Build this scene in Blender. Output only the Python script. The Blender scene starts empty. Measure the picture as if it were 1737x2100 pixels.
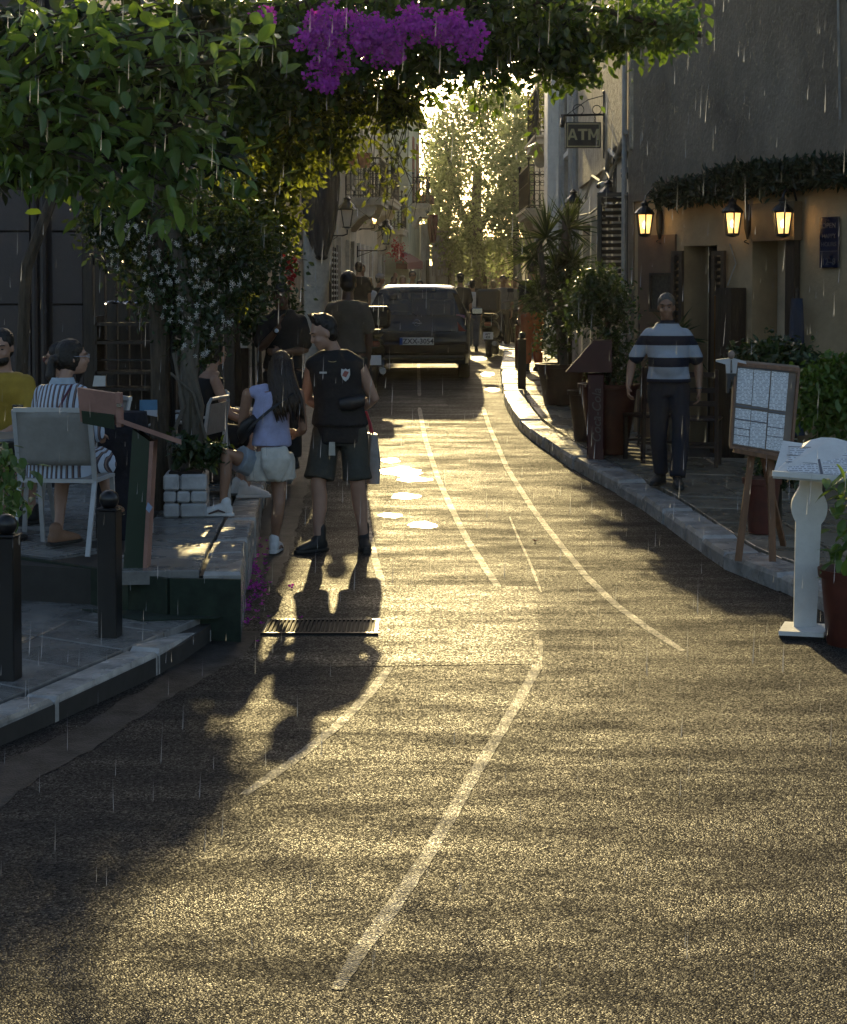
import bpy, bmesh, math, random
import numpy as np
from mathutils import Vector, Matrix, noise as mnoise

random.seed(7); RNG = np.random.default_rng(7)
SC = bpy.context.scene
COL = SC.collection
R = math.radians

# ------------------------------------------------------------------ camera
F = 3480.0; UW, VH = 1737.0, 2100.0; V0 = 600.0      # pixel frame used for measuring the photograph
PITCH = R(2.5); CAMZ = 1.95
VP = V0 + math.tan(PITCH) * F
cam_d = bpy.data.cameras.new('camera'); cam = bpy.data.objects.new('camera', cam_d); COL.objects.link(cam)
cam.location = (0, 0, CAMZ); cam.rotation_euler = (math.pi / 2 - PITCH, 0, 0)
cam_d.sensor_fit = 'HORIZONTAL'; cam_d.sensor_width = 36.0; cam_d.lens = 36.0 * F / UW
cam_d.shift_y = -(VH / 2 - VP) / UW
cam_d.clip_start = 0.05; cam_d.clip_end = 2000
SC.camera = cam

# ------------------------------------------------------------------ sky, sun, exposure
SUN_EL, SUN_AZ = R(17.0), R(-1.8)        # azimuth measured from the view axis (+y), positive to the right
w = bpy.data.worlds.new('World'); SC.world = w; w.use_nodes = True
nt = w.node_tree; bg = nt.nodes['Background']
sky = nt.nodes.new('ShaderNodeTexSky'); sky.sky_type = 'NISHITA'; sky.sun_disc = False
sky.sun_elevation = SUN_EL; sky.sun_rotation = SUN_AZ
sky.air_density = 1.0; sky.dust_density = 2.5; sky.ozone_density = 1.0
nt.links.new(sky.outputs[0], bg.inputs[0]); bg.inputs[1].default_value = 0.15
sd = bpy.data.lights.new('sun', 'SUN'); sun = bpy.data.objects.new('sun', sd); COL.objects.link(sun)
sd.energy = 4.2; sd.angle = R(0.6); sd.color = (1.0, 0.77, 0.35)
sdir = Vector((math.sin(SUN_AZ) * math.cos(SUN_EL), math.cos(SUN_AZ) * math.cos(SUN_EL), math.sin(SUN_EL)))
sun.rotation_euler = (-sdir).to_track_quat('-Z', 'Y').to_euler(); sun.location = (0, 60, 40)
vs = SC.view_settings; vs.view_transform = 'Standard'; vs.look = 'None'; vs.exposure = 0.38; vs.gamma = 1.0
vs.use_curve_mapping = False
SC.render.engine = 'CYCLES'
cy = SC.cycles; cy.use_denoising = True; cy.use_adaptive_sampling = True; cy.adaptive_threshold = .025; cy.max_bounces = 5; cy.diffuse_bounces = 3; cy.glossy_bounces = 2
cy.transmission_bounces = 3; cy.volume_bounces = 0; cy.transparent_max_bounces = 8
cy.sample_clamp_indirect = 4.0; cy.caustics_reflective = False; cy.caustics_refractive = False

# ------------------------------------------------------------------ measuring helpers
def pix(u, v, y):
    """world point on the pixel's ray at forward distance y"""
    a, b = (u - UW / 2) / F, (VP - v) / F
    ry = math.cos(PITCH) + b * math.sin(PITCH); rz = -math.sin(PITCH) + b * math.cos(PITCH)
    k = y / ry
    return Vector((a * k, y, CAMZ + rz * k))
_ky = [-30, 0, 3, 6, 9.8, 12.8, 16, 20, 26, 32, 40, 50, 70, 500]
_kz = [.75, .20, .11, .04, 0.0, .01, .11, .32, .61, .68, .62, .56, .55, .55]
def _tang():
    n = len(_ky); d = [(_kz[i + 1] - _kz[i]) / (_ky[i + 1] - _ky[i]) for i in range(n - 1)]
    t = [d[0]] + [0.0 if d[i - 1] * d[i] <= 0 else 2 * d[i - 1] * d[i] / (d[i - 1] + d[i]) for i in range(1, n - 1)] + [d[-1]]
    return t
_kt = _tang()
def zr(y):
    """height of the road surface"""
    if y <= _ky[0]: return _kz[0]
    for i in range(len(_ky) - 1):
        if y <= _ky[i + 1]:
            h = _ky[i + 1] - _ky[i]; s = (y - _ky[i]) / h
            return ((2*s**3-3*s*s+1)*_kz[i] + (s**3-2*s*s+s)*h*_kt[i] + (-2*s**3+3*s*s)*_kz[i+1] + (s**3-s*s)*h*_kt[i+1])
    return _kz[-1]
def zterr(y): return max(.38 - .025 * (y - 9.5), zr(y) + .13)
def zwalk(y): return zr(y) + 0.12
def on(u, v, zf, lo=3.0, hi=120.0):
    """point where a pixel's ray meets a height profile zf(y)"""
    y = lo; prev = None
    while y < hi:
        p = pix(u, v, y)
        if p.z <= zf(y):
            a, b = y - 0.1, y
            for _ in range(25):
                m = (a + b) / 2
                if pix(u, v, m).z <= zf(m): b = m
                else: a = m
            return pix(u, v, b)
        y += 0.1
    return pix(u, v, hi)
def road_pt(u, v): return on(u, v, zr)

# ------------------------------------------------------------------ mesh builder
class MB:
    def __init__(s): s.v = []; s.f = []; s.m = []; s.cur = 0
    def add(s, vs_, fs):
        o = len(s.v); s.v += [tuple(p) for p in vs_]; s.f += [tuple(i + o for i in f) for f in fs]; s.m += [s.cur] * len(fs); return s
    def box(s, c, size, rot=None, bevel=0.0):
        hx, hy, hz = size[0] / 2, size[1] / 2, size[2] / 2; c = Vector(c)
        if bevel > 0:
            b = min(bevel, hx * .9, hy * .9, hz * .9)
            vv = []; 
            for sx in (-1, 1):
                for sy in (-1, 1):
                    for sz in (-1, 1):
                        vv += [(sx * (hx - b), sy * (hy - b), sz * hz), (sx * (hx - b), sy * hy, sz * (hz - b)), (sx * hx, sy * (hy - b), sz * (hz - b))]
            bm = bmesh.new(); [bm.verts.new(p) for p in vv]
            r = bmesh.ops.convex_hull(bm, input=bm.verts); bm.verts.index_update()
            vv = [x.co.copy() for x in bm.verts]; ff = [[y.index for y in f.verts] for f in bm.faces]; bm.free()
        else:
            vv = [Vector((x * hx, y * hy, z * hz)) for x in (-1, 1) for y in (-1, 1) for z in (-1, 1)]
            ff = [(0, 1, 3, 2), (4, 6, 7, 5), (0, 4, 5, 1), (2, 3, 7, 6), (0, 2, 6, 4), (1, 5, 7, 3)]
        M = (rot if isinstance(rot, Matrix) else Matrix.Rotation(rot, 3, 'Z')) if rot is not None else Matrix.Identity(3)
        return s.add([c + M @ Vector(p) for p in vv], ff)
    def bar(s, a, b, wx, wy, up=(0, 0, 1)):
        """square bar from a to b"""
        a, b = Vector(a), Vector(b); d = (b - a).normalized(); up = Vector(up)
        if abs(d.dot(up)) > .99: up = Vector((0, 1, 0))
        x = d.cross(up).normalized(); y = x.cross(d)
        pts = []
        for p in (a, b):
            for sx, sy in ((-1, -1), (1, -1), (1, 1), (-1, 1)): pts.append(p + x * sx * wx / 2 + y * sy * wy / 2)
        return s.add(pts, [(3, 2, 1, 0), (4, 5, 6, 7), (0, 1, 5, 4), (1, 2, 6, 5), (2, 3, 7, 6), (3, 0, 4, 7)])
    def tube(s, path, rad, n=8, cap=True, flat=1.0):
        path = [Vector(p) for p in path]; k = len(path)
        if not hasattr(rad, '__len__'): rad = [rad] * k
        t0 = (path[1] - path[0]).normalized(); up = Vector((0, 0, 1)) if abs(t0.z) < .9 else Vector((0, 1, 0))
        x = t0.cross(up).normalized(); o = len(s.v); vv = []
        for i, p in enumerate(path):
            t = (path[min(i + 1, k - 1)] - path[max(i - 1, 0)]).normalized()
            x = (x - t * x.dot(t)).normalized(); y = t.cross(x)
            for j in range(n):
                a = 2 * math.pi * j / n; vv.append(p + (x * math.cos(a) + y * math.sin(a) * flat) * rad[i])
        ff = [(i * n + j, i * n + (j + 1) % n, (i + 1) * n + (j + 1) % n, (i + 1) * n + j) for i in range(k - 1) for j in range(n)]
        if cap: ff += [tuple(range(n - 1, -1, -1)), tuple((k - 1) * n + j for j in range(n))]
        return s.add(vv, ff)
    def limb(s, path, rad, n=10):
        """tube with rounded ends"""
        path = [Vector(p) for p in path]; rad = list(rad)
        a = (path[0] - path[1]).normalized(); b = (path[-1] - path[-2]).normalized()
        P = [path[0] + a * rad[0] * .98, path[0] + a * rad[0] * .8, path[0] + a * rad[0] * .45] + path + [path[-1] + b * rad[-1] * .45, path[-1] + b * rad[-1] * .8, path[-1] + b * rad[-1] * .98]
        Q = [rad[0] * .2, rad[0] * .6, rad[0] * .89] + rad + [rad[-1] * .89, rad[-1] * .6, rad[-1] * .2]
        return s.tube(P, Q, n)
    def rings(s, rings, n=20, cap=True, p=2.0):
        """rings: (centre, right-vector*rx, forward-vector*ry)"""
        vv = []; k = len(rings)
        for c, ax, ay in rings:
            c, ax, ay = Vector(c), Vector(ax), Vector(ay)
            for j in range(n):
                a = 2 * math.pi * j / n; cx, sx = math.cos(a), math.sin(a)
                e = 2.0 / p
                vv.append(c + ax * (abs(cx) ** e * (1 if cx >= 0 else -1)) + ay * (abs(sx) ** e * (1 if sx >= 0 else -1)))
        ff = [(i * n + j, i * n + (j + 1) % n, (i + 1) * n + (j + 1) % n, (i + 1) * n + j) for i in range(k - 1) for j in range(n)]
        if cap: ff += [tuple(range(n - 1, -1, -1)), tuple((k - 1) * n + j for j in range(n))]
        return s.add(vv, ff)
    def ball(s, c, r, n=12, m=8, M=None):
        r = (r, r, r) if not hasattr(r, '__len__') else r; c = Vector(c); vv = []; 
        for i in range(1, m):
            t = math.pi * i / m
            for j in range(n):
                a = 2 * math.pi * j / n
                q = Vector((math.sin(t) * math.cos(a) * r[0], math.sin(t) * math.sin(a) * r[1], math.cos(t) * r[2]))
                vv.append(c + (M @ q if M else q))
        top, bot = Vector((0, 0, r[2])), Vector((0, 0, -r[2]))
        vv += [c + (M @ top if M else top), c + (M @ bot if M else bot)]; T, B = len(vv) - 2, len(vv) - 1
        ff = [(i * n + j, (i + 1) * n + j, (i + 1) * n + (j + 1) % n, i * n + (j + 1) % n) for i in range(m - 2) for j in range(n)]
        ff += [(T, j, (j + 1) % n) for j in range(n)] + [(B, (m - 2) * n + (j + 1) % n, (m - 2) * n + j) for j in range(n)]
        return s.add(vv, ff)
    def lathe(s, prof, c=(0, 0, 0), n=20, cap=True):
        c = Vector(c); return s.rings([(c + Vector((0, 0, z)), (r, 0, 0), (0, r, 0)) for r, z in prof], n, cap)
    def prism(s, poly, z0, z1):
        """polygon in xy (ccw) between two heights (numbers or per-vertex lists)"""
        n = len(poly); z0 = z0 if hasattr(z0, '__len__') else [z0] * n; z1 = z1 if hasattr(z1, '__len__') else [z1] * n
        vv = [(p[0], p[1], z0[i]) for i, p in enumerate(poly)] + [(p[0], p[1], z1[i]) for i, p in enumerate(poly)]
        return s.add(vv, [tuple(range(n - 1, -1, -1)), tuple(range(n, 2 * n))] + [(i, (i + 1) % n, n + (i + 1) % n, n + i) for i in range(n)])
    def slab(s, poly3, nrm):
        """extrude a planar 3D polygon along a vector"""
        n = len(poly3); nrm = Vector(nrm); a = [Vector(p) for p in poly3]
        return s.add(a + [p + nrm for p in a], [tuple(range(n - 1, -1, -1)), tuple(range(n, 2 * n))] + [(i, (i + 1) % n, n + (i + 1) % n, n + i) for i in range(n)])
    def mesh(s, name='mesh'):
        me = bpy.data.meshes.new(name); me.from_pydata([tuple(p) for p in s.v], [], s.f); return me
    def build(s, name, mat=None, parent=None, smooth=False, loc=None, rot=None, mats=None, fix=True):
        me = s.mesh(name)
        for m in (mats or ([mat] if mat else [])): me.materials.append(m)
        if mats: me.polygons.foreach_set('material_index', s.m)
        if fix:
            bm = bmesh.new(); bm.from_mesh(me); bmesh.ops.recalc_face_normals(bm, faces=bm.faces); bm.to_mesh(me); bm.free()
        if smooth: 
            me.polygons.foreach_set('use_smooth', [True] * len(me.polygons))
            if smooth != 'all': me.set_sharp_from_angle(angle=R(40))
        return link(name, me, parent, loc, rot)
def link(name, me, parent=None, loc=None, rot=None):
    o = bpy.data.objects.new(name, me); COL.objects.link(o)
    if parent: o.parent = parent
    if loc is not None: o.location = loc
    if rot is not None: o.rotation_euler = rot if hasattr(rot, '__len__') else (0, 0, rot)
    return o
def tag(o, label=None, cat=None, group=None, kind=None):
    if label: o['label'] = label
    if cat: o['category'] = cat
    if group: o['group'] = group
    if kind: o['kind'] = kind
    return o
def thing(name, label, cat, loc=(0, 0, 0), rz=0.0, group=None):
    o = bpy.data.objects.new(name, None); COL.objects.link(o); o.location = loc
    o.rotation_euler = rz if hasattr(rz, '__len__') else (0, 0, rz); o.empty_display_size = .1
    return tag(o, label, cat, group)
def copy_tree(o, parent=None):
    c = o.copy(); COL.objects.link(c); c.parent = parent
    for ch in list(o.children): copy_tree(ch, c)
    return c
def text_mesh(txt, size, depth=.002, bold=0.0, align='CENTER', shear=0.0):
    cu = bpy.data.curves.new('text', 'FONT'); cu.body = txt; cu.size = size; cu.extrude = depth; cu.offset = bold
    cu.align_x = align; cu.align_y = 'CENTER'; cu.shear = shear; cu.resolution_u = 3
    o = bpy.data.objects.new('text', cu); COL.objects.link(o); bpy.context.view_layer.update()
    me = bpy.data.meshes.new_from_object(o.evaluated_get(bpy.context.evaluated_depsgraph_get()))
    bpy.data.objects.remove(o); bpy.data.curves.remove(cu); return me
FACE = Matrix(((1, 0, 0), (0, 0, -1), (0, 1, 0)))     # text in xy -> standing upright, readable from -y
def lettering(name, txt, size, mat, parent, loc, rot=(math.pi / 2, 0, 0), **k):
    me = text_mesh(txt, size, **k); me.materials.clear(); me.materials.append(mat)
    return link(name, me, parent, loc, rot)

# ------------------------------------------------------------------ materials
MATS = {}
def _n(nt, t, **k):
    n = nt.nodes.new(t)
    for a, b in k.items(): setattr(n, a, b)
    return n
def mat(name, col, rough=.6, metal=0.0, var=.15, vs_=6.0, bump=0.0, bs=40.0, spec=.5, emit=None, es=0.0, col2=None, trans=0.0, coat=0.0, wet=0.0, gen=False, rand=0.0, stretch=None):
    if name in MATS: return MATS[name]
    m = bpy.data.materials.new(name); m.use_nodes = True; nt = m.node_tree; L = nt.links.new
    p = nt.nodes['Principled BSDF']; tc = _n(nt, 'ShaderNodeTexCoord'); src = tc.outputs['Object']
    if stretch:
        mp = _n(nt, 'ShaderNodeMapping'); mp.inputs['Scale'].default_value = stretch; L(src, mp.inputs[0]); src = mp.outputs[0]
    c = (*col, 1); c2 = (*(col2 if col2 else [x * (1 - 2 * var) for x in col]), 1)
    nz = _n(nt, 'ShaderNodeTexNoise'); nz.inputs['Scale'].default_value = vs_; nz.inputs['Detail'].default_value = 5; nz.inputs['Roughness'].default_value = .65
    L(src, nz.inputs['Vector'])
    rmp = _n(nt, 'ShaderNodeMapRange'); rmp.inputs[1].default_value = .33; rmp.inputs[2].default_value = .67; L(nz.outputs[0], rmp.inputs[0])
    mx = _n(nt, 'ShaderNodeMix', data_type='RGBA'); mx.inputs['A'].default_value = c2; mx.inputs['B'].default_value = c
    L(rmp.outputs[0], mx.inputs['Factor']); out = mx.outputs['Result']
    if rand:
        oi = _n(nt, 'ShaderNodeObjectInfo'); hs = _n(nt, 'ShaderNodeHueSaturation'); mr = _n(nt, 'ShaderNodeMapRange')
        mr.inputs[3].default_value = 1 - rand; mr.inputs[4].default_value = 1 + rand; L(oi.outputs['Random'], mr.inputs[0]); L(mr.outputs[0], hs.inputs['Value']); L(out, hs.inputs['Color']); out = hs.outputs[0]
    L(out, p.inputs['Base Color'])
    p.inputs['Roughness'].default_value = rough; p.inputs['Metallic'].default_value = metal
    p.inputs['Specular IOR Level'].default_value = spec; p.inputs['Transmission Weight'].default_value = trans; p.inputs['Coat Weight'].default_value = coat
    p.inputs['Coat Roughness'].default_value = .08
    if wet:
        n2 = _n(nt, 'ShaderNodeTexNoise'); n2.inputs['Scale'].default_value = 3.0; n2.inputs['Detail'].default_value = 4; L(src, n2.inputs['Vector'])
        r2 = _n(nt, 'ShaderNodeMapRange'); r2.inputs[1].default_value = .35; r2.inputs[2].default_value = .65; r2.inputs[3].default_value = max(.08, rough - wet); r2.inputs[4].default_value = rough
        L(n2.outputs[0], r2.inputs[0]); L(r2.outputs[0], p.inputs['Roughness'])
    if bump:
        nb = _n(nt, 'ShaderNodeTexNoise'); nb.inputs['Scale'].default_value = bs; nb.inputs['Detail'].default_value = 6; L(src, nb.inputs['Vector'])
        b = _n(nt, 'ShaderNodeBump'); b.inputs['Strength'].default_value = 1.0; b.inputs['Distance'].default_value = bump; L(nb.outputs[0], b.inputs['Height']); L(b.outputs[0], p.inputs['Normal'])
    if emit: p.inputs['Emission Color'].default_value = (*emit, 1); p.inputs['Emission Strength'].default_value = es
    MATS[name] = m; return m
def leafmat(name, col, col2, tcol, tr=.5, rough=.35, rand=.25, scale=3.0):
    """leaf: glossy top plus light shining through"""
    if name in MATS: return MATS[name]
    m = bpy.data.materials.new(name); m.use_nodes = True; nt = m.node_tree; L = nt.links.new
    p = nt.nodes['Principled BSDF']; outn = nt.nodes['Material Output']; p.inputs['Roughness'].default_value = rough
    tc = _n(nt, 'ShaderNodeTexCoord'); g = _n(nt, 'ShaderNodeNewGeometry'); oi = _n(nt, 'ShaderNodeObjectInfo')
    nz = _n(nt, 'ShaderNodeTexNoise'); nz.inputs['Scale'].default_value = scale; nz.inputs['Detail'].default_value = 3; L(tc.outputs['Object'], nz.inputs['Vector'])
    ad = _n(nt, 'ShaderNodeMath', operation='ADD'); L(g.outputs['Random Per Island'], ad.inputs[0]); L(oi.outputs['Random'], ad.inputs[1])
    fr = _n(nt, 'ShaderNodeMath', operation='FRACT'); L(ad.outputs[0], fr.inputs[0])
    av = _n(nt, 'ShaderNodeMath', operation='MULTIPLY_ADD'); L(fr.outputs[0], av.inputs[0]); av.inputs[1].default_value = .6; L(nz.outputs[0], av.inputs[2])
    sb = _n(nt, 'ShaderNodeMath', operation='SUBTRACT'); L(av.outputs[0], sb.inputs[0]); sb.inputs[1].default_value = .3; sb.use_clamp = True
    mx = _n(nt, 'ShaderNodeMix', data_type='RGBA'); mx.inputs['A'].default_value = (*col, 1); mx.inputs['B'].default_value = (*col2, 1); L(sb.outputs[0], mx.inputs['Factor'])
    L(mx.outputs['Result'], p.inputs['Base Color'])
    t = _n(nt, 'ShaderNodeBsdfTranslucent'); tm = _n(nt, 'ShaderNodeMix', data_type='RGBA', blend_type='MULTIPLY'); tm.inputs['Factor'].default_value = 0
    hs = _n(nt, 'ShaderNodeHueSaturation'); mr = _n(nt, 'ShaderNodeMapRange'); L(fr.outputs[0], mr.inputs[0]); mr.inputs[3].default_value = 1 - rand * 1.6; mr.inputs[4].default_value = 1 + rand; L(mr.outputs[0], hs.inputs['Value'])
    hs.inputs['Color'].default_value = (*tcol, 1); L(hs.outputs[0], t.inputs['Color'])
    ms = _n(nt, 'ShaderNodeMixShader'); ms.inputs[0].default_value = tr; L(p.outputs[0], ms.inputs[1]); L(t.outputs[0], ms.inputs[2]); L(ms.outputs[0], outn.inputs['Surface'])
    MATS[name] = m; return m
# ================================================================== ground, road, pavements
def asphalt(name, base, light, r0, r1, bump, scale, smin=.04, smax=.9, worn=None):
    m = bpy.data.materials.new(name); m.use_nodes = True; nt = m.node_tree; L = nt.links.new
    p = nt.nodes['Principled BSDF']; tc = _n(nt, 'ShaderNodeTexCoord'); co = tc.outputs['Object']
    vo = _n(nt, 'ShaderNodeTexVoronoi'); vo.inputs['Scale'].default_value = scale; L(co, vo.inputs['Vector'])
    n1 = _n(nt, 'ShaderNodeTexNoise'); n1.inputs['Scale'].default_value = 240; n1.inputs['Detail'].default_value = 3; L(co, n1.inputs['Vector'])
    mp = _n(nt, 'ShaderNodeMapping'); mp.inputs['Scale'].default_value = (.4, 1.3, 1); L(co, mp.inputs[0])
    n2 = _n(nt, 'ShaderNodeTexNoise'); n2.inputs['Scale'].default_value = 2.6; n2.inputs['Detail'].default_value = 7; n2.inputs['Roughness'].default_value = .72; L(mp.outputs[0], n2.inputs['Vector'])
    sp_ = _n(nt, 'ShaderNodeSeparateColor'); L(vo.outputs['Color'], sp_.inputs[0])
    mx = _n(nt, 'ShaderNodeMix', data_type='RGBA'); mx.inputs['A'].default_value = (*base, 1); mx.inputs['B'].default_value = (*light, 1); L(sp_.outputs[0], mx.inputs['Factor'])
    out = mx.outputs['Result']
    if worn:
        n4 = _n(nt, 'ShaderNodeTexNoise'); n4.inputs['Scale'].default_value = 14; n4.inputs['Detail'].default_value = 9; n4.inputs['Roughness'].default_value = .8; L(co, n4.inputs['Vector'])
        r4 = _n(nt, 'ShaderNodeMapRange'); r4.inputs[1].default_value = .45; r4.inputs[2].default_value = .66; L(n4.outputs[0], r4.inputs[0])
        m4 = _n(nt, 'ShaderNodeMix', data_type='RGBA'); L(out, m4.inputs['A']); m4.inputs['B'].default_value = (*worn, 1); L(r4.outputs[0], m4.inputs['Factor']); out = m4.outputs['Result']
    L(out, p.inputs['Base Color'])
    rr = _n(nt, 'ShaderNodeMapRange'); rr.inputs[1].default_value = .34; rr.inputs[2].default_value = .66; rr.inputs[3].default_value = r0; rr.inputs[4].default_value = r1; L(n2.outputs[0], rr.inputs[0])
    L(rr.outputs[0], p.inputs['Roughness'])
    # single stones carry very different amounts of water film
    pw = _n(nt, 'ShaderNodeMath', operation='POWER'); L(sp_.outputs[1], pw.inputs[0]); pw.inputs[1].default_value = 2.4
    sr = _n(nt, 'ShaderNodeMapRange'); sr.inputs[3].default_value = smin; sr.inputs[4].default_value = smax; L(pw.outputs[0], sr.inputs[0])
    wr = _n(nt, 'ShaderNodeMapRange'); wr.inputs[1].default_value = .36; wr.inputs[2].default_value = .60; wr.inputs[3].default_value = 1.2; wr.inputs[4].default_value = .58; L(n2.outputs[0], wr.inputs[0])
    sm = _n(nt, 'ShaderNodeMath', operation='MULTIPLY'); L(sr.outputs[0], sm.inputs[0]); L(wr.outputs[0], sm.inputs[1])
    df = _n(nt, 'ShaderNodeBsdfDiffuse'); L(out, df.inputs['Color']); ms = _n(nt, 'ShaderNodeMixShader'); L(sm.outputs[0], ms.inputs[0]); L(df.outputs[0], ms.inputs[1]); L(p.outputs[0], ms.inputs[2]); L(ms.outputs[0], nt.nodes['Material Output'].inputs['Surface'])
    dm = _n(nt, 'ShaderNodeMath', operation='MULTIPLY'); L(vo.outputs['Distance'], dm.inputs[0]); L(vo.outputs['Distance'], dm.inputs[1])
    h = _n(nt, 'ShaderNodeMath', operation='MULTIPLY_ADD'); L(dm.outputs[0], h.inputs[0]); h.inputs[1].default_value = -1.5; L(sp_.outputs[2], h.inputs[2])
    h2 = _n(nt, 'ShaderNodeMath', operation='MULTIPLY_ADD'); L(n1.outputs[0], h2.inputs[0]); h2.inputs[1].default_value = .5; L(h.outputs[0], h2.inputs[2])
    b = _n(nt, 'ShaderNodeBump'); b.inputs['Strength'].default_value = 1; b.inputs['Distance'].default_value = bump; L(h2.outputs[0], b.inputs['Height']); L(b.outputs[0], p.inputs['Normal']); L(b.outputs[0], df.inputs['Normal'])
    return m
M_ASPH = asphalt('wet_asphalt', (.016, .015, .014), (.055, .051, .046), .36, .56, .0028, 140, .06, .76)
M_PATCH = asphalt('wet_asphalt_patch', (.018, .017, .015), (.060, .056, .050), .36, .50, .0030, 105, .10, .95)
M_GUT = mat('gutter_concrete', (.052, .048, .044), .68, var=.4, vs_=6, bump=.007, bs=90, spec=.25)
M_STONE = mat('kerb_limestone', (.46, .45, .43), .36, var=.28, vs_=5, bump=.004, bs=30, wet=.2, rand=.18)
M_SLAB = mat('paving_slab', (.25, .245, .235), .36, var=.25, vs_=5, bump=.0025, bs=45, wet=.18, rand=.18)
M_SLABR = mat('paving_slab_warm', (.26, .23, .18), .36, var=.25, vs_=5, bump=.003, bs=45, wet=.16, rand=.18)
M_BED = mat('dark_joint_bed', (.035, .033, .03), .7, var=.2, vs_=10)
M_GREENCARPET = mat('green_carpet', (.018, .035, .022), .9, var=.3, vs_=9, bump=.002, bs=300)

def sheet_grid(xs, ys, zf, name, m, kind='structure', dz=0.0):
    vv = [(x, y, zf(y) + dz) for y in ys for x in xs]; n = len(xs)
    ff = [(j * n + i, j * n + i + 1, (j + 1) * n + i + 1, (j + 1) * n + i) for j in range(len(ys) - 1) for i in range(n - 1)]
    b = MB(); b.add(vv, ff); o = b.build(name, m, smooth='all', fix=False); return tag(o, kind=kind)
ys = list(np.arange(-30, 0, 2.0)) + list(np.arange(0, 34, .25)) + list(np.arange(34, 80, 1.0)) + [80, 90, 110, 150, 250, 420]
road = sheet_grid([-160, -60, -20, -8, -5, -3, -2, -1, 0, 1, 2, 3, 5, 8, 20, 60, 160], ys, zr, 'road', M_ASPH)

def strip(pts, wid, dz, name, m, parent, sub=.25):
    """painted line or inlay lying on the road along measured points"""
    P = []
    for a, b in zip(pts, pts[1:]):
        k = max(1, int((b - a).length / sub)); P += [a.lerp(b, i / k) for i in range(k)]
    P.append(pts[-1]); b = MB(); vv = []
    for i, p in enumerate(P):
        t = (P[min(i + 1, len(P) - 1)] - P[max(0, i - 1)]); t.z = 0; t.normalize(); nn = Vector((t.y, -t.x, 0))
        for s in (-.5, .5):
            q = p + nn * wid * s * (1 + random.uniform(-.12, .12)) * min(1, .6 + min(i, len(P) - 1 - i) / 14); vv.append((q.x, q.y, zr(q.y) + dz))
    b.add(vv, [(2 * i, 2 * i + 1, 2 * i + 3, 2 * i + 2) for i in range(len(P) - 1)])
    o = b.build(name, m, parent, fix=False)
    return o
M_PAINT = asphalt('worn_white_paint', (.04, .037, .033), (.15, .14, .125), .40, .58, .0028, 110, .24, 1.0, (.32, .30, .26))
# resurfaced band across the road and a small square patch by the car
band = [road_pt(u, v) for u, v in ((500, 1197), (760, 1200), (1100, 1203), (1108, 1362), (800, 1366), (430, 1372))]
def fan(poly, name, m, parent, dz):
    """flat polygon following the road, cut into rows"""
    ysv = [p.y for p in poly]; y0, y1 = min(ysv), max(ysv); n = max(2, int((y1 - y0) / .04)); b = MB(); rows = []
    for k in range(n + 1):
        y = y0 + (y1 - y0) * (k + .001) / (n + .002); xs = []
        for i in range(len(poly)):
            a, c = poly[i], poly[(i + 1) % len(poly)]
            if (a.y - y) * (c.y - y) < 0: xs.append(a.x + (c.x - a.x) * (y - a.y) / (c.y - a.y))
        rows.append((min(xs), max(xs), y))
    vv = []
    for x0, x1, y in rows: vv += [(x0, y, zr(y) + dz), (x1, y, zr(y) + dz)]
    b.add(vv, [(2 * i, 2 * i + 1, 2 * i + 3, 2 * i + 2) for i in range(n)])
    return b.build(name, m, parent, fix=False)
fan(band, 'asphalt_patch', M_PATCH, road, .0025)
fan([road_pt(u, v) for u, v in ((776, 818), (912, 818), (918, 832), (772, 832))], 'asphalt_patch', M_PATCH, road, .0025)
LINES = [[(856, 690), (858, 745), (860, 812)], [(860, 836), (872, 900), (900, 985), (925, 1040), (960, 1110), (1000, 1172), (1026, 1210)],
         [(990, 835), (1005, 880), (1040, 960), (1090, 1040), (1140, 1105), (1200, 1180), (1262, 1240), (1330, 1290), (1400, 1335)],
         [(748, 1020), (755, 1090), (770, 1150), (785, 1202)], [(800, 1368), (760, 1420), (690, 1490), (600, 1562), (500, 1630)],
         [(1106, 1312), (1100, 1372), (1050, 1460), (960, 1610), (880, 1750), (800, 1870), (740, 1950), (690, 2030)], [(1045, 1060), (1085, 1150), (1110, 1215)]]
for i, ln in enumerate(LINES):
    strip([road_pt(*q) for q in ln], .053 if i != 6 else .018, .0018, 'road_marking', M_PAINT, road, .045)
# thin water films that mirror the low sun
M_FILM = mat('standing_water_film', (.03, .028, .025), .33, var=.1, vs_=20, bump=.0012, bs=30, spec=.5)
for cu, cv, ru, rv in ((822, 968, 46, 11), (850, 984, 40, 5), (800, 945, 24, 5), (832, 1019, 34, 7), (866, 1078, 32, 8), (800, 1058, 26, 5), (1000, 768, 16, 6), (985, 735, 20, 6), (1010, 800, 18, 5)):
    poly = [road_pt(cu + ru * math.cos(a) * random.uniform(.65, 1.15), cv + rv * math.sin(a) * random.uniform(.6, 1.2)) for a in np.linspace(0, 6.283, 17)[:-1]]
    fan(poly, 'puddle', M_FILM, road, .0045)
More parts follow.
